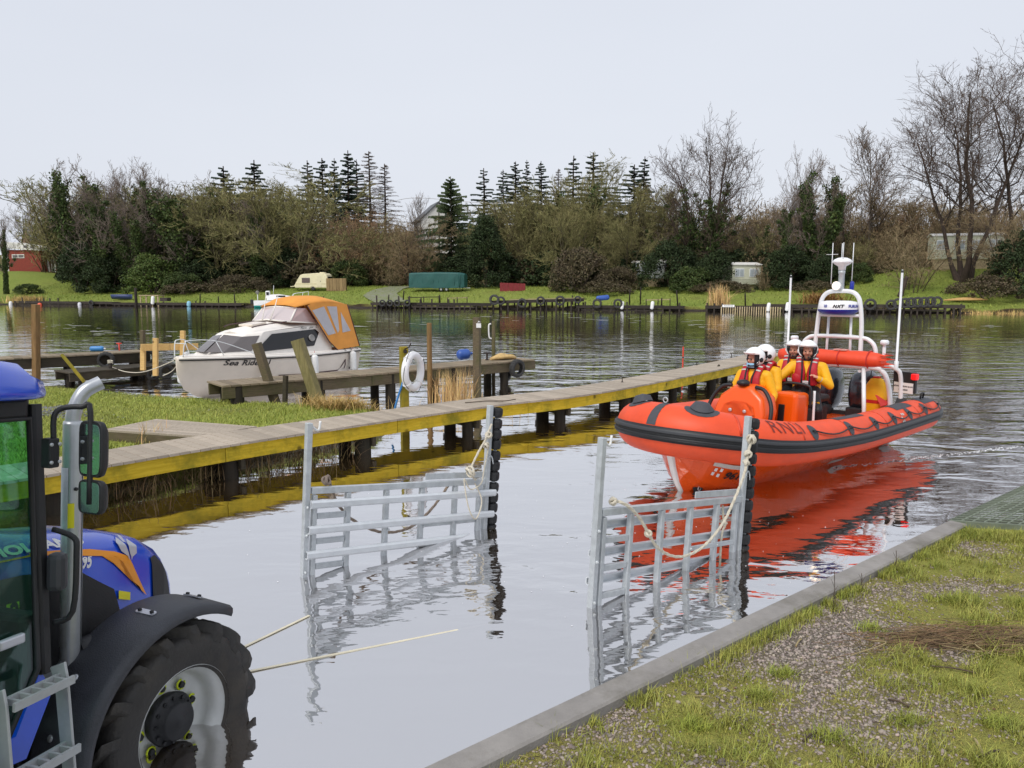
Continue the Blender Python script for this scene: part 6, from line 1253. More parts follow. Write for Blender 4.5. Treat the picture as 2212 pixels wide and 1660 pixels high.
    # lifejacket: two padded panels over the shoulders, a collar, a back piece and black webbing
    if lj:
        v_ = empty('lifejacket', (0, 0, 0), (0, 0, 0), o_)
        for sd in (1, -1):
            path = smooth_path([ch + V(-.15, sd * .07, .1), nk + V(-.1, sd * .09, .0), nk + V(-.01, sd * .115, .035), nk + V(.075, sd * .11, -.035), ch + V(.155, sd * .095, .05), ch + V(.175, sd * .095, -.1), ch + V(.165, sd * .1, -.2)], 5); wds = np.interp(np.linspace(0, 1, len(path)), [0, .3, .55, .75, 1], [.07, .055, .06, .085, .075]); secs = []
            for i, p in enumerate(path):
                t = (path[min(i + 1, len(path) - 1)] - path[max(i - 1, 0)]).normalized(); ax = V(0, 1, 0); ax = (ax - t * ax.dot(t)).normalized(); nn = t.cross(ax); secs.append([p + ax * math.cos(a) * wds[i] + nn * math.sin(a) * .03 for a in np.linspace(0, 6.283, 12, endpoint=False)])
            MB().loft(secs).build('panel', m_lj, v_)
            def onp(i, off, lift):
                p = path[i]; t = (path[min(i + 1, len(path) - 1)] - path[max(i - 1, 0)]).normalized(); ax = V(0, 1, 0); ax = (ax - t * ax.dot(t)).normalized(); nn = t.cross(ax); nn = nn if nn.x > 0 or nn.z > .5 else -nn; return p + ax * off + nn * lift
            for i0 in (12, 15): MB().loft([[onp(i0 + q, -.05 * 1, .026), onp(i0 + q, 0, .036), onp(i0 + q, .05, .026)] for q in (0, 1)], closed=False, caps=False).build('reflective_patch', m_refl, v_, solid=.006)
            MB().tube([onp(i, -sd * .035, .034) for i in range(8, len(path), 2)], .013, 6, sq=.5).build('webbing', m_ljb, v_)
        MB().loft([[ch + V(-.165, y, z) + V(-.02 * math.cos(y * 8), 0, 0) for y in np.linspace(-.13, .13, 7)] for z in (-.14, -.02, .1, .16)], closed=False, caps=False).build('back_panel', m_lj, v_, solid=.05)
        MB().tube([ch + V(.19 * math.cos(a) * .98, .215 * math.sin(a), -.16) for a in np.linspace(0, 6.283, 24, endpoint=False)], .018, 6, closed=True).build('belt', m_ljb, v_); MB().box(ch + V(.205, 0, -.16), (.03, .09, .06)).build('buckle', m_galv, v_, bevel=.006); MB().ball(ch + V(.16, -.13, -.1), .09, 12, 0, (.6, 1.0, 1.2)).build('pouch', m_lj, v_)
    return o_, H
def bp(s_, y, z): return BO + Matrix.Rotation(BH, 3, 'Z') @ Vector((s_, y, z))
base = dict(pelvis=(0, 0, 0), chest=(.02, 0, .36), neck=(.03, 0, .555), head=(.055, 0, .685), lhip=(.06, .1, -.03), rhip=(.06, -.1, -.03), lkn=(.40, .22, -.06), rkn=(.40, -.22, -.06), lan=(.36, .25, -.48), ran=(.36, -.25, -.48), ltoe=(.52, .27, -.53), rtoe=(.52, -.27, -.53),
            lsh=(.02, .205, .44), rsh=(.02, -.205, .44), lel=(.1, .30, .18), rel=(.1, -.30, .18), lwr=(.34, .25, .10), rwr=(.34, -.25, .10), ltip=(.44, .22, .08), rtip=(.44, -.22, .08))
p1, H1 = person('crew member at the front console with a blue mask under the chin', bp(3.28, -.06, 1.03), BH + R(2), dict(base, lel=(.02, .33, .16), lwr=(.22, .36, -.05), ltip=(.31, .37, -.08)), head_yaw=R(-22), mask=True, glasses=True)
p2, H2 = person('crew member half hidden behind the man with the blue mask', bp(2.62, -.24, 1.03), BH + R(-6), dict(base), head_yaw=R(-30))
p3, H3 = person('crew member with raised hand at the chest sitting behind the orange pod', bp(2.12, .22, 1.10), BH + R(20), dict(base, lkn=(.33, .22, -.22), rkn=(.33, -.2, -.22), lan=(.2, .24, -.64), ran=(.2, -.22, -.64), ltoe=(.36, .26, -.69), rtoe=(.36, -.24, -.69), lsh=(.02, .225, .44), rsh=(.02, -.225, .44), lel=(.12, .36, .16), lwr=(.26, .20, .28), ltip=(.28, .11, .34), lglove=0, lcurl=(.3, -.3, -.4), rel=(.16, -.40, .26), rwr=(.38, -.50, .16), rtip=(.47, -.53, .12)), head_yaw=R(4))
p4, H4 = person('crew member almost hidden behind the man with the raised hand', bp(1.58, -.27, 1.06), BH + R(10), dict(base), head_yaw=R(-5))
for o_, y in ((p3, .0), ):
    lettering('lettering', 'RNLI', .085, plane_fn((.31, .15, -.12), (0, -1, .0), (.35, 0, 1), -.0), MATS.get('yel_txt') or M('yel_txt', S(236, 190, 40), .6, var=.03), o_, bold=.004)
# ================================================================== white cabin cruiser
CO = Vector((-5.83, 24.68, 0)); CH = R(249)
cr = thing('cabin_cruiser', 'cream cabin cruiser with orange canopy moored behind the old jetty', 'boat', CO, (0, 0, CH)); cr.scale = (1.33, 1.12, 1)
m_gel = M('cream_gelcoat', S(226, 214, 200), .35, var=.04, scale=3, coat=.2, dirt=.2, dirtc=S(186, 172, 154)); m_deckw = M('white_deck', S(238, 232, 224), .45, var=.04, scale=4, dirt=.2, dirtc=S(200, 190, 176))
m_win = M('dark_window', S(26, 26, 30), .15, var=.15, scale=1.5, spec=.4); m_winf = M('grey_window', S(104, 99, 99), .2, var=.12, scale=1.5, spec=.4); m_can = M('ochre_canvas', S(220, 148, 64), .8, var=.1, scale=3, bump=.3, bscale=22); m_stripe = M('maroon_stripe', S(66, 28, 36), .5, var=.1); m_black = M('black_trim', S(30, 28, 28), .5, var=.1)
m_clear = M('clear_vinyl', S(176, 172, 176), .2, var=.12, scale=2, coat=.4); m_wsg = M('screen_glass', S(196, 184, 184), .12, var=.06, scale=1, coat=.6)
# hull sections: x, half beam at sheer, sheer z, half beam at chine, chine z, keel z
HX = [(-.02, .90, .86, .82, .10, -.12), (1.0, .95, .88, .86, .12, -.18), (2.2, .95, .92, .84, .18, -.22), (3.2, .86, .99, .68, .28, -.2), (4.0, .62, 1.05, .40, .40, -.1), (4.5, .36, 1.08, .18, .52, .06), (4.82, .14, 1.10, .06, .64, .3), (4.97, .02, 1.11, .012, .80, .7)]
def hpt(x, f, side=1, lift=0.):
    xs = [h[0] for h in HX]; bs, zs, bc, zc = (interp(x, xs, [h[k] for h in HX]) for k in (1, 2, 3, 4)); return Vector((x, side * (float(np.interp(f, [0, .35, .7, 1], [bc, bc + (bs - bc) * .3, bs * .985 + bc * .015, bs])) + lift), zc + (zs - zc) * f))
secs = []
for x, bs, zs, bc, zc, kz in HX:
    P_ = [(bs, zs), (bs * .985 + bc * .015, zs - (zs - zc) * .3), (bc + (bs - bc) * .3, zc + (zs - zc) * .35), (bc, zc), (bc * .5, (zc + kz) / 2), (.008, kz)]; secs.append([Vector((x, y, z)) for y, z in P_] + [Vector((x, -y, z)) for y, z in P_[::-1]])
hull2 = MB().loft(secs).build('hull', m_gel, cr)
for sd in (1, -1):
    P_ = [hpt(x, 1, sd, .012) + Vector((0, 0, -.02)) for x in np.linspace(-.02, 4.95, 26)]; MB().tube(P_, .032, 8).build('gunwale', m_deckw, cr)
    MB().tube([p + Vector((0, sd * .012, -.045)) for p in P_], .016, 6).build('rubbing_strip', m_black, cr); MB().tube([p + Vector((0, sd * .02, -.005)) for p in P_], .008, 6).build('rubbing_strip', m_black, cr)
MB().prism([hpt(x, 1, 1) for x in np.linspace(0, 4.95, 14)] + [hpt(x, 1, -1) for x in np.linspace(4.95, 0, 14)], (0, 0, .03)).build('deck', m_deckw, cr)
st_ = MB(); pts = [(.05, .24), (.35, .24), (.5, .26), (.62, .46), (.72, .42), (.70, .25), (.62, .23)]      # maroon waterline flash
st_.loft([[hpt(x, .2, 1, .008), hpt(x, .245, 1, .008)] for x in np.linspace(.9, 2.9, 20)], closed=False, caps=False); st_.loft([[hpt(x, f, 1, .008), hpt(x - .05, f + .02, 1, .008)] for x, f in ((.92, .22), (.82, .3), (.74, .44), (.66, .62))], closed=False, caps=False); st_.loft([[hpt(x, f, 1, .008), hpt(x - .04, f, 1, .008)] for x, f in ((.66, .62), (.62, .4), (.66, .26), (.78, .24))], closed=False, caps=False); st_.loft([[hpt(x, .2, 1, .008), hpt(x, .27, 1, .008)] for x in np.linspace(.1, .42, 6)], closed=False, caps=False); st_.build('hull_flash', m_stripe, hull2)
for w_, x_ in (('Sea', 4.10), ('Rider', 3.66), ('I', 3.28)): lettering('lettering', w_, .23, lambda u, v: hpt(x_ - u * .9, .74 + v * 1.3, 1, .014), m_blktxt, hull2, shear=.35, bold=.004, sub=2)
# cabin: base and roof outlines
CB = [(4.22, .40, 1.08), (3.62, .70, 1.02), (1.0, .82, .86)]; CT = [(3.50, .42, 1.58), (3.15, .60, 1.62), (1.0, .72, 1.72)]; CR_ = [(3.55, .0, 1.66), (3.0, .0, 1.78), (2.15, 0, 1.87), (1.0, 0, 1.9)]
cb = MB(); V3 = lambda q, s: Vector((q[0], q[1] * s, q[2])); base_ = [V3(q, 1) for q in CB] + [V3(q, -1) for q in CB[::-1]]; top_ = [V3(q, 1) for q in CT] + [V3(q, -1) for q in CT[::-1]]
cb.loft([base_, top_], caps=False, smooth=False); n = 3
cb.add([top_[0], top_[1], top_[2], Vector(CR_[0]), Vector(CR_[1]), Vector(CR_[3]), top_[5], top_[4], top_[3], Vector((2.15, .64, 1.68)), Vector((2.15, -.64, 1.68)), Vector(CR_[2])], [(0, 3, 4, 1), (1, 4, 11, 9), (9, 11, 5, 2), (6, 7, 4, 3), (7, 10, 11, 4), (10, 8, 5, 11), (0, 6, 3)], 0, False)
cb.build('cabin', m_deckw, cr, bevel=.035, seg=3)
def sidept(u, v, s=1, lift=.012):
    """on the cabin side: u from bow end (0) to aft (1), v from foot to roof"""
    b = Vector(CB[1]).lerp(Vector(CB[2]), u); t = Vector(CT[1]).lerp(Vector(CT[2]), u); p = b.lerp(t, v); return Vector((p.x, s * (p.y + lift), p.z + lift * .25))
def fpt(u, v, lift=.012):
    """on the cabin front: u -1 starboard to 1 port"""
    s = 1 if u >= 0 else -1; a = abs(u); b = Vector((4.30, 0, 1.11)).lerp(Vector(CB[0]), min(1, a / .5)) if a < .5 else Vector(CB[0]).lerp(Vector(CB[1]), (a - .5) / .5); t = Vector((3.66, 0, 1.62)).lerp(Vector(CT[0]), min(1, a / .5)) if a < .5 else Vector(CT[0]).lerp(Vector(CT[1]), (a - .5) / .5); p = b.lerp(t, v); return Vector((p.x + lift, s * (p.y + lift * .5), p.z + lift * .5))
def panel(name, fn, poly, mat, s=1, parent=cr, th=.006):
    P_ = [fn(*q) for q in poly]; n_ = (P_[1] - P_[0]).cross(P_[2] - P_[0]).normalized() * th; return MB().prism(P_, n_).build(name, mat, parent)
for s in (1, -1): panel('side_window', lambda u, v: sidept(u, v, s), [(.05, .44), (.13, .86), (.76, .86), (.82, .72), (.74, .26), (.09, .16)], m_win)
v0 = MB(); v0.lathe([(.10, 0), (.10, .02), (.075, .03), (.06, .01), (.001, .012)], sidept(.70, .55, 1, .02), (0, 1, .25), 20).build('vent', M('grey_vent', S(150, 148, 146), .5, var=.05), cr)
for us in ((-.96, -.75, -.5, -.25, -.02), (.02, .25, .5, .75, .96)): MB().loft([[fpt(u, v0_, .014) for v0_ in (.10 + .12 * abs(u), .5, .90 - .06 * abs(u))] for u in us], closed=False, caps=False, smooth=False).build('front_window', m_winf, cr, solid=.008)
for w_, x_ in (('Micro', .58), ('plus', .70), ('2', .78)): lettering('lettering', w_, .1, lambda u, v: sidept(x_ + u / 2.6, .95 + v * 1.4, 1, .016), m_blktxt, cr, shear=.2)
MB().box((2.85, 0, 1.80), (.45, .42, .06), (0, .11, 0)).build('roof_hatch', m_gel, cr, bevel=.015)
for s in (1, -1): MB().tube(smooth_path([(3.3, s * .42, 1.74), (3.1, s * .46, 1.79), (2.4, s * .5, 1.84), (1.9, s * .5, 1.86), (1.75, s * .5, 1.82)], 4), .014, 6).build('hand_rail', m_stripe, cr)
# windscreen
WB = [(2.25, -.58, 1.84), (2.4, 0, 1.9), (2.25, .58, 1.84)]; WT = [(1.95, -.52, 2.22), (2.05, 0, 2.26), (1.95, .52, 2.22)]
WS0, WS1 = (1.45, .68, 1.76), (1.72, .62, 2.2)
for s in (1, -1):
    MB().prism([Vector(WB[1]), Vector((WB[2][0], s * WB[2][1], WB[2][2])), Vector((WT[2][0], s * WT[2][1], WT[2][2])), Vector(WT[1])], (.008, 0, 0)).build('windscreen', m_wsg, cr); MB().prism([Vector((WB[2][0], s * WB[2][1], WB[2][2])), Vector((WS0[0], s * WS0[1], WS0[2])), Vector((WS1[0], s * WS1[1], WS1[2])), Vector((WT[2][0], s * WT[2][1], WT[2][2]))], (0, .006, 0)).build('windscreen', M('screen_glass_side', S(190, 160, 156), .12, var=.06, coat=.6), cr)
    for a, b in ((WB[2], WT[2]), (WB[2], WS0)): MB().tube([(a[0], a[1] * s, a[2]), (b[0], b[1] * s, b[2])], .022, 6).build('screen_frame', m_deckw, cr)
MB().tube([WT[0], WT[1], WT[2]], .02, 6).build('screen_frame', m_deckw, cr); MB().tube([WB[0], WB[1], WB[2]], .024, 6).build('screen_frame', m_deckw, cr)
# canopy
rows = [(2.02, .54, 2.24, 2.30), (1.65, .66, 2.32, 2.50), (1.2, .72, 2.36, 2.55), (.95, .72, 2.36, 2.55), (.6, .72, 2.32, 2.46), (.25, .70, 2.26, 2.36)]
MB().loft([[Vector((x, math.copysign(abs(q) ** .8, q) * w, ze + (zc - ze) * (1 - abs(q) ** 2.6))) for q in np.linspace(-1, 1, 13)] for x, w, ze, zc in rows], closed=False, caps=False).build('canopy_top', m_can, cr, solid=.012)
def cpt(x, z, s=1, lift=0.): f = (z - 1.05) / 1.3; return Vector((x, s * (.90 - .19 * f + lift), z))
out = [(1.80, 2.27), (1.65, 2.33), (1.2, 2.37), (.95, 2.37), (.6, 2.33), (.25, 2.27), (.02, .95), (.95, .92), (1.22, 1.2), (1.5, 1.72)]
for s in (1, -1):
    P_ = [cpt(x, z, s) for x, z in out]; MB().prism(P_, (0, .01 * s, 0)).build('canopy_side', m_can, cr)
    for poly in ([(1.66, 2.14), (1.2, 2.24), (.92, 1.42), (1.22, 1.38)], [(1.08, 2.24), (.70, 2.22), (.76, 1.5), (.84, 1.42)], [(.58, 2.05), (.30, 1.45), (.64, 1.42)]): MB().prism([cpt(x, z, s, .014) for x, z in poly], (0, .004 * s, 0)).build('canopy_window', m_clear, cr)
    MB().tube([cpt(x, z, s, .012) for x, z in ((.25, 2.27), (.14, 1.65), (.02, .95))], .014, 6).build('canopy_zip', m_stripe, cr); MB().tube([cpt(x, z, s, .012) for x, z in ((1.80, 2.27), (1.5, 1.72), (1.22, 1.2), (.95, .92))], .013, 6).build('canopy_zip', m_stripe, cr)
MB().prism([cpt(.25, 2.27, 1), cpt(.02, .95, 1), cpt(.02, .95, -1), cpt(.25, 2.27, -1)], (-.01, 0, 0)).build('canopy_back', m_can, cr)
for x in (.2, .45, .7): MB().tube([cpt(x, .95, 1, .02), cpt(x - .05, .86, 1, .05), cpt(x + .04, .9, 1, .04)], .006, 5).build('canopy_tie', m_black, cr)
for y in (-.12, .12): MB().tube([(2.42, y, 1.88), (2.3, y * 1.3, 2.2), (2.18, y * 1.6, 2.62)], [.016, .012, .007], 6).build('aerial', m_deckw, cr)
MB().tube(smooth_path([(4.9, .12, 1.12), (4.86, .14, 1.45), (4.75, .2, 1.52), (4.3, .48, 1.46), (3.6, .80, 1.08)], 5), .011, 6).tube(smooth_path([(4.9, -.12, 1.12), (4.86, -.14, 1.45), (4.75, -.2, 1.52), (4.3, -.48, 1.46), (3.6, -.80, 1.08)], 5), .011, 6).tube([(4.86, .14, 1.45), (4.86, -.14, 1.45)], .011, 6).tube([(4.35, .45, 1.47), (4.2, .5, 1.09)], .010, 6).tube([(4.35, -.45, 1.47), (4.2, -.5, 1.09)], .010, 6).build('bow_rail', m_wp, cr)
MB().box((sidept(.93, .75).x, sidept(.93, .75).y + .01, 1.55), (.07, .03, .07)).build('port_light', M('port_red_lens', S(150, 30, 40), .3, var=.05), cr); MB().lathe([(.03, 0), (.03, .03), (.06, .05), (.05, .07), (.001, .08)], (4.72, 0, 1.14), (0, 0, 1), 10).build('bow_cleat', m_wp, cr)
def cw(x, y, z): return CO + Matrix.Rotation(CH, 3, 'Z') @ Vector((x * 1.33, y * 1.12, z))
for x, z, lb_ in ((3.42, .58, 'white fender hanging under the boat name'), (1.95, .58, 'white fender half hidden by the right leaning post'), (.42, .52, 'white fender hanging near the stern of the cabin cruiser')):
    y = hpt(x, .6).y + .1; f_ = buoy(cw(x, y, z), .105, .62, (0, 0, 1), m_white_pl, lb_); MB().tube([(0, 0, .28), Vector((0, 0, .28)).lerp(Vector((0, 0, .5)), .6), (0, 0, .42)], .006, 5).build('lanyard', m_red, f_)
buoy(PY(391, 803, 19.0), .095, .62, (0, 0, 1), m_white_pl, 'pale fender standing between the tyres and the cruiser bow')
mo = thing('mooring_rope', 'white mooring line from the floating stage to the cruiser bow', 'rope'); a, b = PZ(239, 792, .42), cw(4.8, 0, 1.12); MB().tube(smooth_path([a, a.lerp(b, .25) + Vector((0, 0, -.22)), a.lerp(b, .55) + Vector((0, 0, -.26)), b], 8), .012, 6).build('line', m_rope, mo)
mo = thing('mooring_rope', 'second white line dropping from the cruiser bow to the bank', 'rope'); a = PZ(352, 812, .5); MB().tube(smooth_path([a, a.lerp(b, .5) + Vector((0, 0, -.1)), b], 8), .011, 6).build('line', m_rope, mo)
cl_ = thing('mooring_cleat', 'small mooring post wound with white rope on the floating stage', 'mooring cleat', PZ(239, 796, .40)); MB().lathe([(.05, -.05), (.05, .22), (.001, .22)], n=10).build('stem', m_iron, cl_); MB().tube([(math.cos(a) * .065, math.sin(a) * .065, .14 + a * .006) for a in np.linspace(0, 18, 40)], .016, 6).build('rope_turns', m_rope, cl_)
# ================================================================== blue tractor
TH = R(75); TFW = Vector((math.cos(TH), math.sin(TH), 0)); TRT = Vector((TFW.y, -TFW.x, 0))
hubw = Vector((-2.02, 4.42, .17)); TA = hubw - TRT * .93
tr = thing('tractor', 'blue tractor with front wheel in the water beside the trailer frames', 'tractor', TA, (0, R(6), TH))
m_blue = M('tractor_blue', S(18, 74, 204), .22, var=.06, scale=3, coat=.6); m_bkp = M('black_plastic', S(30, 31, 34), .55, var=.15, scale=10, bump=.15, bscale=90); m_fend = M('fender_plastic', S(54, 56, 62), .5, var=.12, scale=6, bump=.35, bscale=130, dirt=.3, dirtc=S(74, 78, 88)); m_eng2 = M('engine_dark', S(24, 24, 26), .6, var=.3, scale=8)
m_exh = M('exhaust_steel', S(176, 180, 184), .35, .55, var=.08, scale=8, dirt=.25, dirtc=S(140, 140, 140)); m_rim = M('rim_silver', S(206, 208, 206), .4, .25, var=.06, scale=6, dirt=.25, dirtc=S(158, 154, 140)); m_ttyre = M('tractor_tyre', S(46, 44, 42), .6, var=.25, scale=7, bump=.4, bscale=50, dirt=.5, dirtc=S(78, 70, 58)); m_orange = M('decal_orange', S(238, 150, 22), .35, var=.03); m_silver = M('decal_silver', S(190, 192, 200), .3, .4, var=.05); m_sticker = M('sticker_yellow', S(226, 216, 30), .5, var=.03); m_tag = M('wheel_nut_yellow', S(206, 220, 40), .5, var=.05); m_step = M('step_galvanised', S(172, 176, 178), .5, .3, var=.1, scale=8, dirt=.3, dirtc=S(128, 128, 126))
def tbox(name, c, size, mat, rot=None, bevel=.01, parent=tr): return MB().box(c, size, rot).build(name, mat, parent, bevel=bevel)
# ---- wheels
def wheel(label_, c, r, w, yaw, side, n_lug, parent=tr):
    o_ = empty('wheel', c, (0, 0, yaw), parent); s = side
    prof = [(r * .54, -w * .40), (r * .60, -w * .48), (r * .80, -w * .5), (r * .875, -w * .44), (r * .895, -w * .2), (r * .90, 0), (r * .895, w * .2), (r * .875, w * .44), (r * .80, w * .5), (r * .60, w * .48), (r * .54, w * .40)]
    MB().lathe(prof, (0, 0, 0), (0, 1, 0), 56).build('tyre', m_ttyre, o_)
    lug = MB(); q0 = .895 * r
    for k in range(n_lug):                 # chevron lugs, left and right set out of step
        for sg in (1, -1):
            a0 = 2 * math.pi * (k + (.5 if sg > 0 else 0)) / n_lug; secs = []
            for t, wd in ((0, .026), (.35, .028), (.75, .034), (1.0, .040), (1.12, .038)):
                y = sg * (t * w * .46) - sg * .01 if t <= 1 else sg * w * .505; a = a0 - t * .34; ro = r if t < .8 else (r * .992 if t <= 1 else r * .90); ri = q0 - .03 if t < 1 else r * .80
                wd = wd * .8
                def P_(rad, da): return Vector((math.cos(a + da) * rad, y, math.sin(a + da) * rad))
                secs.append([P_(ri, -wd / r * 1.5), P_(ro, -wd / r), P_(ro, wd / r), P_(ri, wd / r * 1.5)])
            lug.loft(secs, smooth=False)
    lug.build('tread_lugs', m_ttyre, o_, bevel=.006, seg=1)
    rim = MB(); rim.lathe([(r * .57, s * w * .46), (r * .58, s * w * .44), (r * .55, s * w * .40), (r * .53, s * w * .30), (r * .50, s * w * .27), (r * .485, s * w * .05), (r * .44, -s * w * .12), (r * .30, -s * w * .14), (r * .22, -s * w * .08), (.001, -s * w * .08)], (0, 0, 0), (0, 1, 0), 48); rim.build('rim', m_rim, o_)
    hub = MB(); hub.lathe([(r * .25, -s * w * .10), (r * .27, s * w * .06), (r * .25, s * w * .1), (r * .20, s * w * .12), (r * .19, s * w * .26), (r * .17, s * w * .30), (r * .07, s * w * .31), (r * .06, s * w * .335), (.001, s * w * .335)], (0, 0, 0), (0, 1, 0), 32); hub.build('hub', m_bkp, o_)
    for k in range(8):
        a = 2 * math.pi * k / 8 + .2; MB().lathe([(r * .034, 0), (r * .034, s * .03), (r * .02, s * .032), (.001, s * .032)], (math.cos(a) * r * .33, -s * w * .10, math.sin(a) * r * .33), (0, 1, 0), 6, smooth=False).build('wheel_nut', m_bkp, o_); MB().tube([(math.cos(a) * r * .33 + math.cos(q + a) * r * .05, -s * w * .10 + s * .012, math.sin(a) * r * .33 + math.sin(q + a) * r * .05) for q in np.linspace(.5, 5.8, 10)], .007, 5).build('nut_marker', m_tag, o_)
    for k in range(12): a = 2 * math.pi * k / 12; MB().lathe([(r * .02, 0), (r * .02, s * .012), (.001, s * .012)], (math.cos(a) * r * .225, s * w * .11, math.sin(a) * r * .225), (0, 1, 0), 6, smooth=False).build('hub_bolt', m_bkp, o_)
    return o_
STEER = R(-9)
fw = wheel('', (0, -.80, 0), .61, .34, STEER, -1, 17); wheel('', (0, .80, 0), .61, .34, STEER, 1, 17); wheel('', (-2.24, -.80, .18), .78, .42, 0, -1, 20); wheel('', (-2.24, .80, .18), .78, .42, 0, 1, 20)
MB().tube([(0, -.66, 0), (0, .66, 0)], .11, 12).build('front_axle', m_eng2, tr); tbox('axle_housing', (-.05, 0, .05), (.5, .5, .34), m_eng2, bevel=.04)
# ---- front mudguards
def guard(y0, y1, parent, s):
    R0 = .715; secs = []
    for a in np.linspace(R(62), R(196), 26):
        f_ = (a - R(62)) / R(134); rr = R0 + .03 * f_; c = V(math.cos(a), 0, math.sin(a)); P_ = [(y0, rr - .03), (y0, rr), (y0 + s * .03, rr + .012), ((y0 + y1) / 2, rr + .02), (y1 - s * .045, rr + .012), (y1 - s * .012, rr - .004), (y1, rr - .03), (y1, rr - .055), (y1 - s * .02, rr - .05), (y1 - s * .05, rr - .005), ((y0 + y1) / 2, rr + .005), (y0 + s * .03, rr - .004)]
        secs.append([c * r_ + V(0, y, 0) for y, r_ in P_])
    MB().loft(secs).build('mudguard', m_fend, parent)
gd = empty('mudguard_assembly', (0, -.80, 0), (0, 0, STEER), tr); guard(.22, -.20, gd, -1); gd2 = empty('mudguard_assembly', (0, .80, 0), (0, 0, STEER), tr); guard(-.22, .20, gd2, 1)
for a in (76, 104, 142, 166):
    c = V(math.cos(R(a)), 0, math.sin(R(a))); t = V(-math.sin(R(a)), 0, math.cos(R(a)))
    if a < 110:
        b = MB(); q = [c * .742 + t * (math.cos(k) * .022) + V(0, (-.0) + (.055 if math.cos(k + 1.57) < 0 else -.055) + math.sin(k) * .022, 0) for k in np.linspace(0, 6.283, 16, endpoint=False)]; b.prism(q, c * .006); b.build('clamp_plate', m_silver, gd)
        for yy in (-.05, .05): MB().lathe([(.012, 0), (.012, .012), (.001, .014)], c * .748 + V(0, yy, 0), c, 8).build('bolt', m_eng2, gd)
    else: MB().lathe([(.022, 0), (.02, .012), (.012, .016), (.001, .016)], c * .745 + V(0, .06, 0), c, 12).build('bolt', m_exh, gd)
# ---- bonnet: sections x, half width, top z, shoulder z, bottom z
BN = [(-1.0, .40, 1.24, 1.08, .30), (-.5, .40, 1.21, 1.05, .30), (0, .385, 1.14, .98, .30), (.3, .36, 1.05, .88, .26), (.5, .33, .93, .76, .22), (.62, .29, .79, .63, .16), (.69, .25, .62, .48, .1), (.70, .23, .36, .26, .06)]
def bsec(h):
    x, w, zt, zs, zb = h; P_ = [(w, zb), (w * 1.0, (zb + zs) / 2), (w, zs), (w * .93, zs + (zt - zs) * .45), (w * .74, zs + (zt - zs) * .82), (w * .4, zt - .006), (0, zt)]; return [Vector((x, -y, z)) for y, z in P_] + [Vector((x, y, z)) for y, z in P_[-2::-1]]
def bside(x, f, lift=.006):
    """on the right bonnet side: f 0 at the bottom, 1 at the shoulder, up to 2 at the crown"""
    xs = [h[0] for h in BN]; w, zt, zs, zb = (interp(x, xs, [h[k] for h in BN]) for k in (1, 2, 3, 4))
    if f <= 1: return Vector((x, -w - lift, zb + (zs - zb) * f))
    q = f - 1; ys = np.interp(q, [0, .3, .6, .85, 1], [w, w * .93, w * .74, w * .4, 0]); zz = np.interp(q, [0, .3, .6, .85, 1], [zs, zs + (zt - zs) * .45, zs + (zt - zs) * .82, zt - .006, zt]); return Vector((x, -float(ys) - lift * .8, float(zz) + lift * .8))
bon = MB().loft([bsec(h) for h in BN]).build('bonnet', m_blue, tr)
def decal(name, poly, mat, lift=.006, sub=5):
    P_ = [bside(x, f, lift) for x, f in poly]; c = sum(P_, Vector()) / len(P_)
    pts = []
    for i in range(len(poly)):
        a, b = poly[i], poly[(i + 1) % len(poly)]
        for k in range(sub): t = k / sub; pts.append((a[0] + (b[0] - a[0]) * t, a[1] + (b[1] - a[1]) * t))
    cx = sum(p[0] for p in pts) / len(pts); cf = sum(p[1] for p in pts) / len(pts); rings = []
    for s_ in (1, .75, .5, .25): rings.append([bside(cx + (x - cx) * s_, cf + (f - cf) * s_, lift) for x, f in pts])
    b = MB(); b.loft(rings, caps=False); n = len(pts); o0 = len(b.v); b.add([bside(cx, cf, lift)] + rings[-1], [(0, 1 + (i + 1) % n, 1 + i) for i in range(n)]); return b.build(name, mat, bon)
# black side panel under the blue, with its curved upper edge
decal('side_panel', [(-1.0, .0), (-1.0, .98), (-.7, .98), (-.3, .92), (-.02, .70), (.06, .40), (.06, .0)], m_bkp, .010)
decal('front_grille', [(.38, .55), (.35, 1.1), (.42, 1.28), (.55, 1.05), (.66, .6), (.66, .1), (.5, .1)], m_bkp, .010)
decal('orange_stripe', [(-.62, 1.34), (-.2, 1.24), (.12, 1.02), (.30, .62), (.20, .72), (.06, .96), (-.2, 1.12), (-.62, 1.26)], m_orange, .009)
decal('orange_stripe', [(-1.0, 1.30), (-.62, 1.30), (-.62, 1.26), (-1.0, 1.26)], m_orange, .009)
for k, dx in ((0, -.05), (1, .05)):          # leaf emblem
    decal('emblem_leaf', [(.13 + dx * .2, .98), (.13 + dx * 1.5, 1.12), (.13 + dx * 1.9, 1.34), (.13 + dx * 1.0, 1.52), (.13 + dx * .3, 1.34), (.13 + dx * .12, 1.1)], m_silver, .013)
decal('emblem_leaf', [(.12, 1.40), (.115, 1.55), (.13, 1.68), (.145, 1.55), (.14, 1.40)], m_silver, .013)
lettering('lettering', 'NEW HOLLAND', .135, lambda u, v: bside(-.70 + u, 1.46 + v * 2.2, .012), m_wtxt, bon, bold=.006, sub=1); lettering('lettering', 'T4.95', .075, lambda u, v: bside(-.30 + u, .99 + v * 2.1, .012), m_wtxt, bon, shear=.25, bold=.003, sub=1)
decal('warning_label', [(.02, .60), (.02, .68), (.13, .66), (.13, .58)], m_sticker, .013)
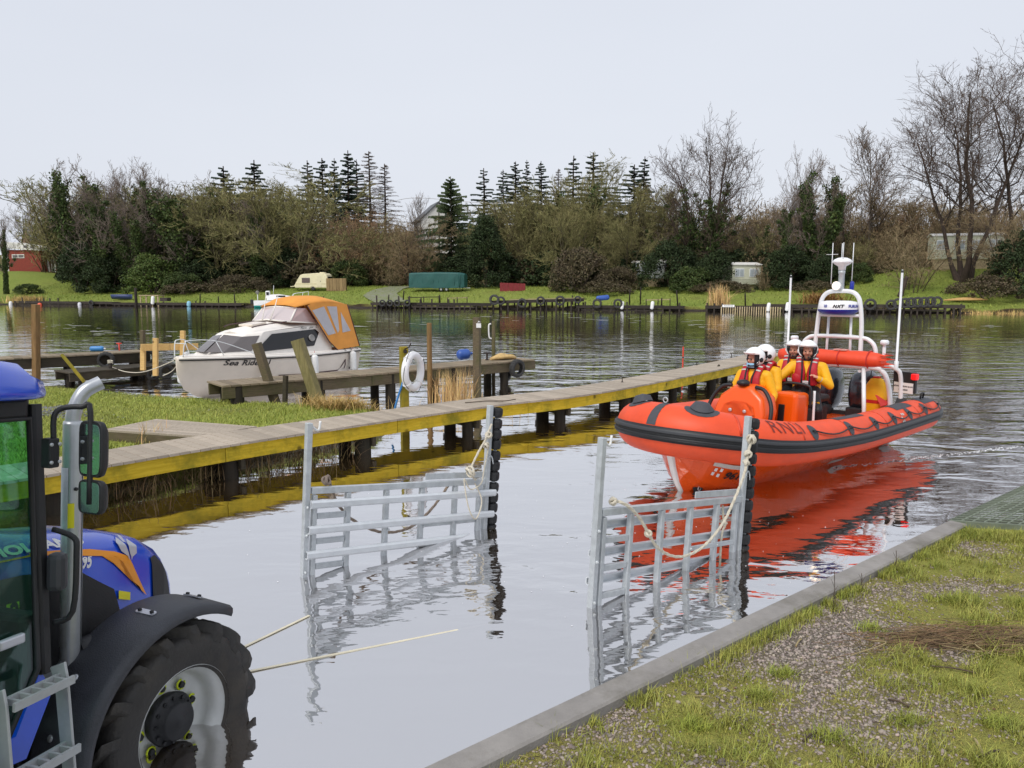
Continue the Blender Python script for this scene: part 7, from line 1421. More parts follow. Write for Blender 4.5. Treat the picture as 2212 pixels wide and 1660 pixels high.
decal('number_sticker', [(-.86, .62), (-.86, .80), (-.72, .80), (-.72, .62)], m_sticker, .016); lettering('lettering', 'T', .12, lambda u, v: bside(-.84 + u, .71 + v * 1.9, .02), m_blktxt, bon, bold=.004); lettering('lettering', '2', .12, lambda u, v: bside(-.75 + u, .71 + v * 1.9, .02), m_blktxt, bon, bold=.004)
for s in (-1,): MB().box((.685, -.16, .52), (.03, .12, .16), (0, -.15, -.3)).build('headlight', M('lamp_lens', S(214, 222, 226), .1, var=.05, coat=.8), tr, bevel=.02); MB().box((.685, .16, .52), (.03, .12, .16), (0, -.15, .3)).build('headlight', M('lamp_lens', S(214, 222, 226)), tr, bevel=.02)
# engine bay and chassis
tbox('engine_block', (-.45, 0, .18), (1.1, .5, .5), m_eng2, bevel=.03); tbox('chassis', (-.6, 0, -.05), (1.7, .36, .3), m_eng2, bevel=.03)
vent = empty('battery_grille', (-.42, -.46, .20), (0, 0, 0), tr); tbox('grille_box', (0, 0, 0), (.30, .14, .22), M('grille_grey', S(118, 122, 124), .5, var=.08), bevel=.008, parent=vent)
for k in range(12): tbox('louvre', (-.125 + k * .023, -.072, 0), (.007, .008, .18), m_eng2, bevel=0, parent=vent)
for k in range(7): MB().tube(smooth_path([(-.95 + k * .09, -.3 - .03 * (k % 2), .30), (-.9 + k * .1, -.42, .05 - .04 * (k % 3)), (-.75 + k * .09, -.36, -.2)], 4), .018, 6).build('hose', m_eng2, tr)
for k in range(9): tbox('bay_louvre', (-.20 + k * .022, -.415, .42), (.008, .02, .30 - .012 * k), m_eng2, bevel=0)
# ---- exhaust
ex = empty('exhaust', (-.48, -.52, 0), (0, 0, 0), tr)
MB().lathe([(.001, .44), (.048, .46), (.051, .5), (.051, 1.86), (.048, 1.88), (.001, 1.88)], n=24).build('silencer', m_exh, ex); MB().lathe([(.053, .60), (.055, .60), (.055, 1.62), (.053, 1.62)], n=24, a0=-.4, a1=4.2).build('heat_shield', m_galv, ex)
tp = smooth_path([(0, 0, 1.84), (0, 0, 1.90), (.012, -.010, 1.97), (.045, -.036, 2.05), (.11, -.085, 2.10)], 6); tb_ = MB(); tb_.tube(tp, .040, 18, caps=False); tb_.tube([p for p in tp], .035, 18, caps=False); tb_.build('tail_pipe', m_exh, ex)
MB().tube(smooth_path([(0, 0, .52), (-.02, .05, .44), (-.10, .16, .42), (-.3, .2, .44)], 4), .05, 14).build('elbow', m_exh, ex); MB().lathe([(.045, 0), (.06, .02), (.062, .14), (.05, .2), (.02, .22), (.001, .22)], (.03, -.02, .56), (1, -.1, .02), 16).build('intake', m_bkp, ex)
for z in (1.5, .9): MB().lathe([(.01, 0), (.01, .012), (.001, .012)], (-.025, -.046, z), (0, -1, 0), 8).build('screw', m_eng2, ex)
lb2 = MB().loft([[Vector((math.cos(a) * .0565, math.sin(a) * .0565, z)) for a in np.linspace(-2.75, -2.15, 6)] for z in (1.28, 1.42)], closed=False, caps=False).build('warning_label', m_sticker, ex)
# ---- cab
m_cglass = glass('cab_glass', (.66, .9, .80), .02, .995); XF, XB, YR = -.87, -2.15, .74
roof = MB(); secs = []
for x, w, z0, z1 in ((-.80, .60, 2.06, 2.10), (-.84, .70, 2.03, 2.16), (-.98, .78, 2.03, 2.22), (-1.4, .82, 2.03, 2.27), (-2.2, .82, 2.03, 2.26), (-2.4, .76, 2.05, 2.2)): secs.append([Vector((x, y * w, z)) for y, z in ((-1, z0), (-1.02, z0 + .03), (-.98, (z0 + z1) / 2 + .02), (-.86, z1 - .012), (-.5, z1), (.5, z1), (.86, z1 - .012), (.98, (z0 + z1) / 2 + .02), (1.02, z0 + .03), (1, z0))])
roof.loft(secs).build('roof', m_blue, tr, bevel=.015); MB().loft([[Vector((x, y * w, z)) for y, z in ((-1, 1.93), (-1, 2.035), (1, 2.035), (1, 1.93))] for x, w in ((-.86, .62), (-.94, .70), (-2.3, .74))], smooth=False).build('roof_lining', m_bkp, tr, bevel=.02)
def pillar(name, a, b, w, d): return MB().bar(a, b, w, d, (0, 1, 0), ch=.012).build(name, m_bkp, tr)
for s in (-1, 1):
    pillar('front_pillar', (XF, s * YR, .62), (XF - .01, s * (YR - .07), 2.0), .06, .065); pillar('rear_pillar', (XB, s * YR, .7), (XB + .06, s * (YR - .07), 2.0), .09, .08)
    dp = [(XF - .05, .66), (XF - .055, 1.93), (XB + .12, 1.93), (XB + .1, 1.0), (XB + .45, .48), (XF - .22, .40)]; Dp = [Vector((x, s * (YR - .07 * (z - .62) / 1.38 + .008), z)) for x, z in dp]
    MB().prism(Dp, (0, s * .006, 0)).build('door_glass', m_cglass, tr); MB().tube([p + Vector((0, s * .01, 0)) for p in Dp], .016, 8, closed=True).build('door_frame', m_bkp, tr)
MB().prism([Vector((XF + .01, -YR + .06, .92)), Vector((XF + .01, YR - .06, .92)), Vector((XF - .01, YR - .12, 1.98)), Vector((XF - .01, -YR + .12, 1.98))], (.006, 0, 0)).build('windscreen', m_cglass, tr); MB().prism([Vector((XB - .02, -YR + .08, 1.0)), Vector((XB - .02, YR - .08, 1.0)), Vector((XB + .04, YR - .14, 1.98)), Vector((XB + .04, -YR + .14, 1.98))], (-.006, 0, 0)).build('rear_glass', m_cglass, tr)
tbox('scuttle', (XF - .03, 0, .72), (.12, 1.4, .42), m_bkp, bevel=.03); tbox('cab_floor', (-1.55, 0, .40), (1.25, 1.3, .1), m_eng2, bevel=.02); tbox('cab_rear', (XB - .05, 0, .7), (.14, 1.4, .6), m_eng2, bevel=.03)
sk = MB().prism([(XF - .02, -YR - .004, .64), (XF - .16, -YR - .004, .36), (XB + .5, -YR - .004, .44), (XB + .46, -YR - .004, .30), (XF - .1, -YR - .004, .22), (XF + .05, -YR - .004, .5)], (0, .03, 0)).build('door_sill', m_blue, tr)
tbox('dash', (-1.15, 0, .98), (.28, .62, .36), m_bkp, (0, .2, 0), .05); MB().tube([Vector((-1.30, 0, 1.26)) + Vector((math.cos(a) * .19 * .55, math.sin(a) * .19, math.cos(a) * .19 * .83)) for a in np.linspace(0, 6.283, 24, endpoint=False)], .017, 8, closed=True).tube([(-1.18, 0, 1.1), (-1.3, 0, 1.26)], .03, 8).build('steering_wheel', m_bkp, tr)
tbox('seat', (-1.78, 0, .86), (.5, .52, .16), m_seat, bevel=.05); tbox('seat_back', (-2.0, 0, 1.22), (.14, .5, .62), m_seat, (0, -.12, 0), .05)
MB().box((-1.02, -.45, 1.90), (.05, .20, .1)).build('inside_mirror', m_bkp, tr, bevel=.02); tbox('handle', (XF - .22, -YR - .035, .86), (.14, .03, .05), m_silver, None, .01)
tbox('mirror_bracket', (XF - .03, -YR - .06, 1.76), (.06, .06, .15), m_bkp, None, .008); tbox('work_light', (XF + .03, -YR - .05, 1.14), (.08, .09, .2), M('grey_plastic', S(58, 60, 64), .5, var=.1), (0, 0, .3), .03)
for y in (-.025, .025):
    for z in (1.715, 1.805): MB().lathe([(.009, 0), (.009, .008), (.001, .008)], (XF - .03 + y, -YR - .09, z), (0, -1, 0), 8).build('bolt', m_galv, tr)
MB().tube(smooth_path([(XF - .02, -YR - .07, 1.82), (XF - .02, -YR - .07, 1.94), (XF + .0, -YR - .10, 1.985), (XF + .02, -YR - .20, 1.995), (XF + .04, -YR - .235, 1.97), (XF + .04, -YR - .235, 1.5)], 4), .014, 8).build('mirror_arm', m_bkp, tr)
def mirror(z, h, w):
    o_ = empty('mirror', (XF + .055, -YR - .235, z), (0, 0, R(-8)), tr); sh = lambda k: [Vector((0, math.copysign(abs(math.cos(a)) ** .35, math.cos(a)) * w / 2 * k, math.copysign(abs(math.sin(a)) ** .35, math.sin(a)) * h / 2 * k)) for a in np.linspace(0, 6.283, 32, endpoint=False)]
    MB().loft([[p + Vector((x, 0, 0)) for p in sh(k)] for x, k in ((-.014, .97), (.0, 1), (.02, .97), (.045, .75))]).build('housing', m_bkp, o_)
    m = MATS.get('mirror_face') or M('mirror_face', S(206, 212, 214), .03, 1., var=.02); MB().loft([[p + Vector((x, 0, 0)) for p in sh(.88)] for x in (-.0165, -.015)]).build('glass', m, o_)
mirror(1.78, .29, .165); mirror(1.535, .175, .165)
# hand rail and steps
MB().tube(smooth_path([(XF + .02, -YR - .03, 1.36), (XF + .05, -YR - .13, 1.32), (XF + .05, -YR - .15, 1.24), (XF + .04, -YR - .14, .94), (XF + .01, -YR - .05, .88)], 4), .015, 8).build('grab_rail', m_bkp, tr)
stp = empty('steps', (-1.10, -.84, .62), (0, 0, 0), tr)
for x in (-.17, .17): MB().prism([(x, 0, .06), (x, -.09, .10), (x, -.11, .02), (x, -.16, -.42), (x, -.20, -.80), (x, -.12, -.80), (x, -.08, -.42), (x, -.03, -.02)], (.016, 0, 0)).build('step_side', m_step, stp, bevel=.004, seg=1)
for z, y in ((.02, -.06), (-.32, -.10), (-.66, -.15)):
    MB().box((.008, y, z), (.34, .015, .04)).box((.008, y - .085, z), (.34, .015, .04)).build('tread', m_step, stp)
    for k in range(5): MB().box((-.12 + k * .064, y - .042, z + .002), (.014, .07, .03)).build('tread_bar', m_step, stp)
# ================================================================== things along the far bank
def fpos(px, t, dz=0.): X, Y, z = spot(px, t); return Vector((X, Y, z + dz))
FD = Vector((1, -.30, 0)).normalized(); FN = Vector((.30, 1, 0)).normalized(); FR = math.atan2(FD.y, FD.x)
def fw_(px, t, z): X, Y, _ = spot(px, t); return Vector((X, Y, z))
# ---- landing stages: deck, fascia and posts, each plank and post its own piece
W_far = wood('far_dark_timber', S(40, 35, 31), S(62, 55, 48), grain=(2, 8, 8), var=.3); W_farl = wood('far_pale_timber', S(150, 134, 104), S(176, 160, 128), grain=(2, 8, 8), var=.2)
def stage(label, px0, px1, z, t=-1.3, width=1.6, nposts=9, mat=W_far, post_up=0., fascia=.36, tilt=0., back=True):
    a, b = fw_(px0, t, z), fw_(px1, t, z + tilt); o_ = thing('landing_stage', label, 'landing stage', a, (0, 0, FR)); L_ = (b - a).length
    n = max(2, int(L_ / 2.2)); pl = MB().box((0, 0, 0), (L_ / n - .04, width, .09)).mesh('deck_board', mat)
    for i in range(n): link_mesh('deck_board', pl, o_, ((i + .5) * L_ / n, width / 2, tilt * (i + .5) / n - .05 + rng.uniform(-.03, .03)), (rng.uniform(-.02, .02), 0, rng.uniform(-.01, .01)))
    MB().bar((0, -.05, -.14), (L_, -.05, -.14 + tilt), .08, fascia).build('fascia', mat, o_)
    if nposts > 12: MB().bar((L_ * .05, -.02, -.5), (L_ * .8, -.02, -.52 + tilt), .06, .16).build('lower_rail', mat, o_)
    for i in range(nposts):
        x = L_ * (i + .3 + rng.uniform(-.15, .15)) / nposts; up = rng.choice([0, 0, post_up]) + rng.uniform(-.05, .05)
        MB().tube([(x, .05, -2.2 - z), (x + rng.uniform(-.08, .08), .02, up)], [.11, .10], 7).build('post', mat, o_)
    if back:
        for i in range(nposts): x = L_ * (i + .6) / nposts; MB().tube([(x, width - .2, -2.2 - z), (x, width - .2, -.1)], .1, 7).build('post', mat, o_)
    return o_, L_
stage('long low dark landing stage at the far left shore', 28, 240, .55, nposts=14, post_up=.5); stage('thin dark rail stage between the picnic table stage and the white boat', 240, 330, .42, nposts=8, post_up=.9, width=.9)
stage('dark low stage left of the teal hulled boat', 336, 520, .48, nposts=11, post_up=.3); stage('dark post jetty right behind the orange canopy', 800, 900, .70, nposts=10, post_up=.9); stage('dark open post jetty below the green covered boat', 880, 1062, .72, nposts=15, post_up=.5)
stage('pale topped stage hung with tyres in the middle of the far shore', 1062, 1262, 1.0, nposts=12, mat=W_far, tilt=.35); stage('low dark stage with a blue sheet right of the tyre stage', 1245, 1480, .55, nposts=13, post_up=.4)
stage('dark stage with pale slats behind the left lifeboat aerial', 1525, 1640, .62, nposts=7, post_up=.3); stage('higher dark stage behind the lifeboat radar mast', 1630, 1890, .80, nposts=13, fascia=.4); stage('dark stage hung with a row of tyres right of the lifeboat mast', 1880, 2088, .85, nposts=14, post_up=.2)
eb = MB(); a_, b_ = fw_(-40, -.55, 0), fw_(2105, -.55, 0); eb.bar(a_ + Vector((0, 0, -.38)), b_ + Vector((0, 0, -.38)), .12, 1.1); tag(eb.build('bank_edge', W_far), kind='structure')
# pale top boards of the tyre stage
o_ = thing('plank_walk', 'pale plank walk on top of the tyre stage', 'plank walk', fw_(1100, -1.2, 1.06), (0, 0, FR)); Lw = (fw_(1260, -1.2, 0) - fw_(1100, -1.2, 0)).length
for k in range(4): MB().box((Lw * (k + .5) / 4, .5, .28 * (k + .5) / 4 + .1), (Lw / 4 - .03, .9, .07), (0, -.02, 0)).build('plank', W_farl, o_)
sl_ = thing('slat_screen', 'pale wooden slats under the dark stage left of the mast', 'screen', fw_(1560, -1.5, .1), (0, 0, FR))
for k in range(26): MB().box((k * .25, 0, 0), (.11, .05, .9)).build('slat', W_farl, sl_)
sg_ = thing('shore_sign', 'small white sign board on the dark stage left of the mast', 'sign', fw_(1575, -1.6, .62), (0, 0, FR)); MB().box((0, 0, 0), (1.3, .05, .26)).build('board', m_white_pl, sg_)
lettering('lettering', 'MOORING', .2, lambda u, v: Vector((u, -.03, v)), m_blktxt, sg_)
sg_ = thing('shore_sign', 'small yellow sign on the stage at the right', 'sign', fw_(2010, -.9, 1.05), (0, 0, FR)); MB().box((0, 0, .1), (1.1, .05, .24)).build('board', m_sticker, sg_); MB().tube([(-.4, 0, -.3), (-.4, 0, .1)], .04, 6).build('leg', W_far, sg_)
# tyres hung on the stages
def ftyre(px, py, r, label, group='tyres hung along the far shore'):
    X, Y, _ = spot(px, -1.62); c = PY(px, py, Y); tyre(c, r, r * .55, FR, label, group, .1)
for k, px in enumerate((1068, 1082, 1128, 1168, 1210, 1248)):
    ftyre(px, (648, 650, 655, 650, 650, 648)[k], (.85, .7, .75, .7, .8, .6)[k] * .75, ('first', 'second', 'third', 'fourth', 'fifth', 'sixth')[k] + ' tyre from the left on the middle tyre stage')
for k, px in enumerate((1880, 1925, 1940, 1955, 1968, 1982, 1996, 2010, 2024)):
    ftyre(px, (658, 659, 656, 655, 654, 653, 653, 652, 652)[k], .55 if k else .62, ('first', 'second', 'third', 'fourth', 'fifth', 'sixth', 'seventh', 'eighth', 'last')[k] + ' tyre from the left on the right hand tyre stage')
for k, px in enumerate((1290, 1335)): ftyre(px, 656, .55, ('left', 'right')[k] + ' tyre on the low stage with the blue sheet')
for k, px in enumerate((826, 842, 858, 880)): ftyre(px, 655, .42, ('first', 'second', 'third', 'last')[k] + ' small tyre from the left on the post jetty behind the canopy')
ftyre(197, 655, .4, 'small tyre on the long low stage at far left')
# fenders and buoys afloat
m_orb = M('orange_buoy', S(226, 96, 66), .5, var=.08); m_lb = M('pale_blue_buoy', S(128, 178, 196), .5, var=.08)
for px, py, r, ln, mt, lb_ in ((23, 656, .24, .8, m_white_pl, 'white fender at the left end of the far shore'), (86, 658, .3, .6, m_orb, 'orange buoy by the long low stage'), (330, 648, .24, 1.2, m_white_pl, 'white fender hanging below the picnic table stage'), (408, 656, .28, .8, m_lb, 'pale blue fender right of the picnic table stage'), (1344, 659, .2, .95, m_white_pl, 'white fender on the low stage with the blue sheet'), (1409, 659, .2, .95, m_white_pl, 'white fender near the right end of the low stage'), (1660, 663, .2, 1.0, m_white_pl, 'white fender left of the lifeboat aerial'), (1701, 662, .22, 1.0, m_white_pl, 'white fender close to the left lifeboat aerial'), (172, 657, .25, .6, M('white_worn', S(206, 206, 210), .6, var=.1), 'worn white float by the long low stage')):
    buoy(PY(px, py + 1, spot(px, -1.5)[1]), r, ln, (.12, 0, 1), mt, lb_, eye=False)
buoy(PY(1302, 644, spot(1302, -1)[1]), .3, 1.6, (1, .1, .1), m_blue_pl, 'blue sheet bundle lying on the low stage', 'blue_bundle', 'bundle', eye=False)
# single posts on the meadow edge and a few rails
for k, (px, t, h) in enumerate(((430, .6, 1.3), (470, 1.5, .9), (506, .8, 1.3), (838, 3, 1.1), (870, 5, 1.4), (910, .5, 1.0), (1125, 1, .9), (1360, 2, 2.0), (1384, 2, 2.2), (1466, .8, 1.9), (1612, 1, 1.6), (1430, 1.2, 1.0), (1238, 2, 1.2), (950, 2, 1.2), (700, 1, 1.0))):
    p = fpos(px, t, -.2); o_ = thing('fence_post', 'thin wooden post on the far meadow, number %s from the left' % ('one two three four five six seven eight nine ten eleven twelve thirteen fourteen fifteen'.split()[sorted([430, 470, 506, 838, 870, 910, 1125, 1360, 1384, 1466, 1612, 1430, 1238, 950, 700]).index(px)]), 'post', p, (rng.uniform(-.1, .1), rng.uniform(-.12, .12), 0), 'posts along the far meadow'); MB().tube([(0, 0, 0), (0, 0, h * .9), (0, 0, h + .2)], [.09, .085, .07], 7).build('shaft', W_far, o_)
for lb_, px0, px1, t in (('grey wooden rail on the meadow below the green covered boat', 965, 1010, 3.0), ('long thin rail on the meadow left of the short grey rail', 880, 950, 3.5), ('thin wooden rail fence left of the blue sheet post', 1395, 1450, 2.0)):
    a, b = fpos(px0, t, .65), fpos(px1, t, .75); o_ = thing('rail_fence', lb_, 'fence'); MB().bar(a, b, .06, .1).build('rail', W_farl if px0 > 960 else W_far, o_)
    for q in (.03, .5, .97): p = a.lerp(b, q); MB().tube([p + Vector((0, 0, -.9)), p + Vector((0, 0, .1))], .06, 6).build('post', W_far, o_)
# tall dark pile and picnic table stage on the left
o_ = thing('pile_post', 'tall dark pile beside the picnic table stage', 'post', fw_(292, -1.4, -.5)); MB().tube([(0, 0, -.5), (0, 0, 2.6), (0, 0, 3.1)], [.22, .2, .18], 8).build('shaft', W_far, o_)
o_ = thing('picnic_stage', 'small raised table like stage with white fender at far left', 'stage', fw_(322, -1.2, .5), (0, 0, FR)); MB().box((0, .4, 1.0), (3.4, 1.3, .12)).build('top', W_farl, o_)
for x in (-1.5, -.5, .5, 1.5):
    for y in (-.1, .9): MB().tube([(x, y, -1.5), (x, y, .95)], .1, 6).build('leg', W_farl, o_)
MB().box((2.4, .3, .45), (1.2, .8, .5)).build('bench', W_far, o_)
# blue dinghy upside right on the grass
m_dink = M('dinghy_blue', S(52, 66, 112), .5, var=.12); o_ = thing('dinghy', 'small blue dinghy lying on the far left meadow', 'boat', fpos(262, 4.5, .1), (0, 0, FR + .1)); MB().loft([[Vector((x, y * w, z)) for y, z in ((-1, .75), (-.9, .35), (-.55, .05), (.55, .05), (.9, .35), (1, .75), (.88, .72), (.5, .2), (-.5, .2), (-.88, .72))] for x, w in ((-1.5, .6), (-.6, .75), (.4, .75), (1.2, .5), (1.7, .12))]).build('hull', m_dink, o_); MB().box((-.3, 0, .5), (.25, 1.2, .05)).build('thwart', W_farl, o_)
# ---- white cruiser with teal bottom
TO = fw_(548, -4.5, 0); tc_ = thing('white_cruiser', 'white cabin boat with teal bottom moored at the far left shore', 'boat', TO, (0, 0, R(12))); m_teal = M('teal_antifoul', S(44, 158, 146), .5, var=.1); m_wh = M('white_boat', S(232, 232, 230), .4, var=.03)
HX2 = [(-.0, .95, .95, .8, .32, -.2), (2, 1.15, .95, .95, .34, -.25), (4, 1.1, 1.05, .8, .42, -.2), (5.5, .75, 1.2, .4, .6, .0), (6.6, .25, 1.38, .1, .9, .3), (7.0, .03, 1.45, .02, 1.2, .8)]
MB().loft([[Vector((x, y, z)) for y, z in ((bs, zs), (bc, zc), (-bc, zc), (-bs, zs))] for x, bs, zs, bc, zc, kz in HX2], smooth=False).build('topsides', m_wh, tc_); MB().loft([[Vector((x, y, z)) for y, z in ((bc + .01, zc), (.05, kz), (-.05, kz), (-bc - .01, zc))] for x, bs, zs, bc, zc, kz in HX2], smooth=False).build('bottom', m_teal, tc_)
MB().loft([[Vector((x, y * w, z)) for y, z in ((1, 1.0), (.85, zt), (-.85, zt), (-1, 1.0))] for x, w, zt in ((1.6, .8, 1.7), (3.2, .8, 1.75), (4.4, .66, 1.55), (5.6, .35, 1.25))], smooth=False).build('cabin', m_wh, tc_, bevel=.06); MB().box((1.75, -.1, 1.75), (.5, 1.2, .9)).build('wheelhouse', m_wh, tc_, bevel=.08); MB().box((1.75, -.72, 1.85), (.34, .03, .4)).build('side_window', m_win, tc_); MB().box((3.4, -.72, 1.5), (1.1, .04, .2), (0, 0, .04)).build('side_window', m_win, tc_)
MB().tube(smooth_path([(4.8, -.7, 1.2), (5.0, -.7, 1.8), (6.2, -.4, 2.0), (6.9, 0, 2.1), (6.2, .4, 2.0), (5.0, .7, 1.8), (4.8, .7, 1.2)], 4), .03, 6).build('bow_rail', m_wp, tc_); MB().tube([(6.2, -.4, 2.0), (6.0, -.42, 1.3)], .03, 6).build('bow_rail', m_wp, tc_); MB().tube([(6.9, 0, 2.1), (6.8, 0, 1.4)], .03, 6).build('bow_rail', m_wp, tc_); MB().tube([(2.4, 0, 1.7), (2.5, 0, 2.9)], .03, 6).build('aerial', m_wp, tc_)
MB().box((-.3, 0, .8), (.4, .4, .6)).build('outboard', m_blk, tc_, bevel=.08); MB().ball((.4, .3, 2.0), .25, 10).build('radar_ball', M('dull_grey', S(110, 108, 100), .6, var=.1), tc_); MB().tube([(.4, .3, .9), (.4, .3, 1.9)], .05, 6).build('radar_post', m_wp, tc_)
# ---- caravan
m_cv = M('caravan_cream', S(228, 218, 184), .5, var=.05, dirt=.25, dirtc=S(186, 176, 140)); cvp = fpos(677, 14.5, 0); cv = thing('caravan', 'cream touring caravan parked on the far meadow under the wood', 'caravan', cvp, (0, 0, FR + .16))
out = [(-2.75, .62), (-2.6, .60), (-2.55, .42), (2.6, .42), (2.72, .7), (2.7, 1.6), (2.6, 2.35), (2.3, 2.62), (1.0, 2.66), (-1.2, 2.5), (-1.62, 2.38), (-1.9, 2.0), (-2.4, 1.2)]
MB().prism([Vector((x, -1.05, z)) for x, z in out], (0, 2.1, 0)).build('body', m_cv, cv, bevel=.1, seg=3)
MB().box((-.75, -1.07, 1.55), (1.3, .05, .78)).build('side_window', M('brown_window', S(92, 76, 70), .2, var=.1, coat=.4), cv, bevel=.05); MB().box((1.35, -1.065, 1.42), (.72, .04, 1.75)).build('door', M('caravan_door', S(222, 212, 180), .5, var=.05), cv, bevel=.04); MB().box((1.6, -1.09, 1.4), (.08, .03, .12)).build('door_handle', m_blk, cv)
MB().box((0, -1.062, 1.0), (4.9, .02, .05)).build('trim_line', M('gold_trim', S(176, 160, 110), .5, var=.05), cv); MB().box((1.6, 0, 2.72), (.8, .8, .14)).build('roof_vent', m_cv, cv, bevel=.04); MB().box((2.73, 0, 1.7), (.04, 1.5, .8)).build('rear_window', m_win, cv); MB().prism([(-2.62, -.5, .6), (-3.7, -.08, .55), (-3.7, .08, .55), (-2.62, .5, .6)], (0, 0, .12)).build('drawbar', m_cv, cv)
MB().tube([(-.0 + math.cos(a) * .44 + .35, -1.07, .38 + max(0, math.sin(a)) * .42) for a in np.linspace(0, 3.14, 10)], .05, 6).build('wheel_arch', m_cv, cv); MB().lathe([(.32, -.1), (.32, .1), (.2, .11), (.001, .11)], (.35, -.95, .3), (0, -1, 0), 16).build('wheel', m_tyre, cv)
hz = thing('board_box', 'brown wooden box panel standing against the caravan', 'box', fpos(728, 14.5, 0), (0, 0, FR + .3))
for k in range(6): MB().box((k * .5 - 1.3, 0, .95), (.47, .9 - .02 * k, 1.9)).build('board', wood('box_board', S(128, 106, 74), S(158, 134, 98), grain=(6, 6, 1), var=.15), hz)
# ---- boat under a green cover
m_gc = M('green_tarpaulin', S(30, 82, 78), .6, var=.12, scale=.8, bump=.8, bscale=3.5); gp_ = fpos(946, 14, 0); gc = thing('covered_boat', 'boat on a trailer under a dark green tarpaulin', 'covered boat', gp_, (0, 0, FR + .08)); secs = []
for x, w, zt, zb in ((-4.05, 1.12, 2.5, .62), (-4.0, 1.2, 2.6, .5), (-3.0, 1.22, 2.62, .52), (-2, 1.2, 2.66, .45), (-1, 1.22, 2.64, .5), (0, 1.2, 2.68, .42), (1.2, 1.22, 2.66, .5), (2.2, 1.2, 2.66, .45), (3.4, 1.16, 2.6, .5), (3.9, .95, 2.52, .5), (4.25, .8, 2.4, .62)):
    secs.append([Vector((x, y * w * (1 + .02 * math.sin(q * 3.7 + x * 2)), z)) for q, (y, z) in enumerate(((-1.06, zb), (-1.03, (zb + zt) / 2), (-1, zt - .12), (-.93, zt), (0, zt + .1), (.93, zt), (1, zt - .12), (1.03, (zb + zt) / 2), (1.06, zb)))])
MB().loft(secs, smooth=False).build('tarpaulin', m_gc, gc, bevel=.03)
for x in np.arange(-3.6, 3.8, .8): MB().tube([(x, -1.2, .6), (x + .1, -1.24, 1.5), (x, -1.2, 2.3)], .04, 5).build('fold', m_gc, gc)
for x in (.8, 1.6): MB().lathe([(.32, -.1), (.32, .1), (.18, .12), (.16, .05), (.001, .05)], (x, -.95, .32), (0, -1, 0), 16).build('trailer_wheel', m_tyre, gc); MB().lathe([(.17, 0), (.1, .03), (.001, .03)], (x, -1.06, .32), (0, -1, 0), 12).build('wheel_rim', m_wp, gc)
MB().bar((-3.6, 0, .5), (4.9, 0, .5), .14, .1).build('trailer_frame', m_galv, gc); MB().box((0, -1.0, .55), (.9, .04, .3)).build('number_board', m_white_pl, gc)
# red panels
o_ = thing('red_panel_fence', 'low red panel fence right of the dense cypress', 'fence', fpos(1080, 14, 0), (0, 0, FR))
for k in range(9): MB().box((k * .42 + .2, .02 * (k % 2), .6), (.4, .05, 1.25 - .03 * k)).build('panel', M('red_panel', S(122, 30, 36), .6, var=.12, scale=2), o_)
# ---- red brick building at the left
m_brick = M('red_brick', S(132, 58, 46), .9, var=.2, scale=3, bump=.4, bscale=12); m_ren = M('white_render', S(216, 214, 208), .8, var=.06); m_slate = M('slate_roof', S(96, 98, 102), .7, var=.15, scale=2)
bp_ = fpos(58, 36, -.3); bb = thing('boathouse', 'red brick building with white fascia at the far left edge', 'building', bp_, (0, 0, FR + .05))
MB().box((0, 2.5, 2.4), (8.4, 5, 4.8)).build('wall', m_brick, bb); MB().prism([(-5.2, -.5, 5.6), (-5.2, -.5, 5.25), (4.4, -.5, 4.55), (4.4, -.5, 4.9)], (0, 6.4, 0)).build('roof_edge', m_ren, bb); MB().prism([(-5.2, -.3, 6.6), (-5.2, -.3, 5.62), (4.4, -.3, 4.92), (4.4, -.3, 5.3)], (0, 5.8, 0)).build('upper_wall', m_ren, bb)
MB().box((-1.6, -.03, 3.5), (3.2, .08, .8)).build('window', m_ren, bb); MB().box((-2.35, -.08, 3.5), (1.3, .04, .5)).build('pane', m_winf, bb); MB().box((-.85, -.08, 3.5), (1.3, .04, .5)).build('pane', m_winf, bb)
for x in (.8, 2.6): MB().box((x, -.34, 5.45 - .08 * x), (1.0, .06, .6)).build('window', m_winf, bb)
MB().box((6.2, 3.0, 1.4), (4.0, 3, 2.8)).build('white_wing', m_ren, bb)
for x in (5.0, 6.5, 8.1): MB().box((x, 1.47, 1.3), (.35, .06, 2.6)).build('wing_post', m_brick, bb)
MB().box((-5.0, 2.5, 2.4), (1.6, 5.2, 5.0)).build('white_gable', m_ren, bb)
hs = thing('old_house', 'brown house with grey slate roof behind the red brick building', 'house', fpos(66, 56, 0), (0, 0, FR - .5)); MB().prism([(-4, 0, 0), (4, 0, 0), (4, 0, 6.5), (0, 0, 9.6), (-4, 0, 6.5)], (0, 9, 0)).build('wall', M('brown_brick', S(138, 112, 96), .9, var=.15, scale=2), hs); MB().prism([(-4.5, -.3, 6.2), (0, -.3, 9.8), (0, -.3, 10.05), (-4.7, -.3, 6.3)], (0, 9.6, 0)).build('roof', m_slate, hs); MB().prism([(4.5, -.3, 6.2), (0, -.3, 9.8), (0, -.3, 10.05), (4.7, -.3, 6.3)], (0, 9.6, 0)).build('roof', m_slate, hs)
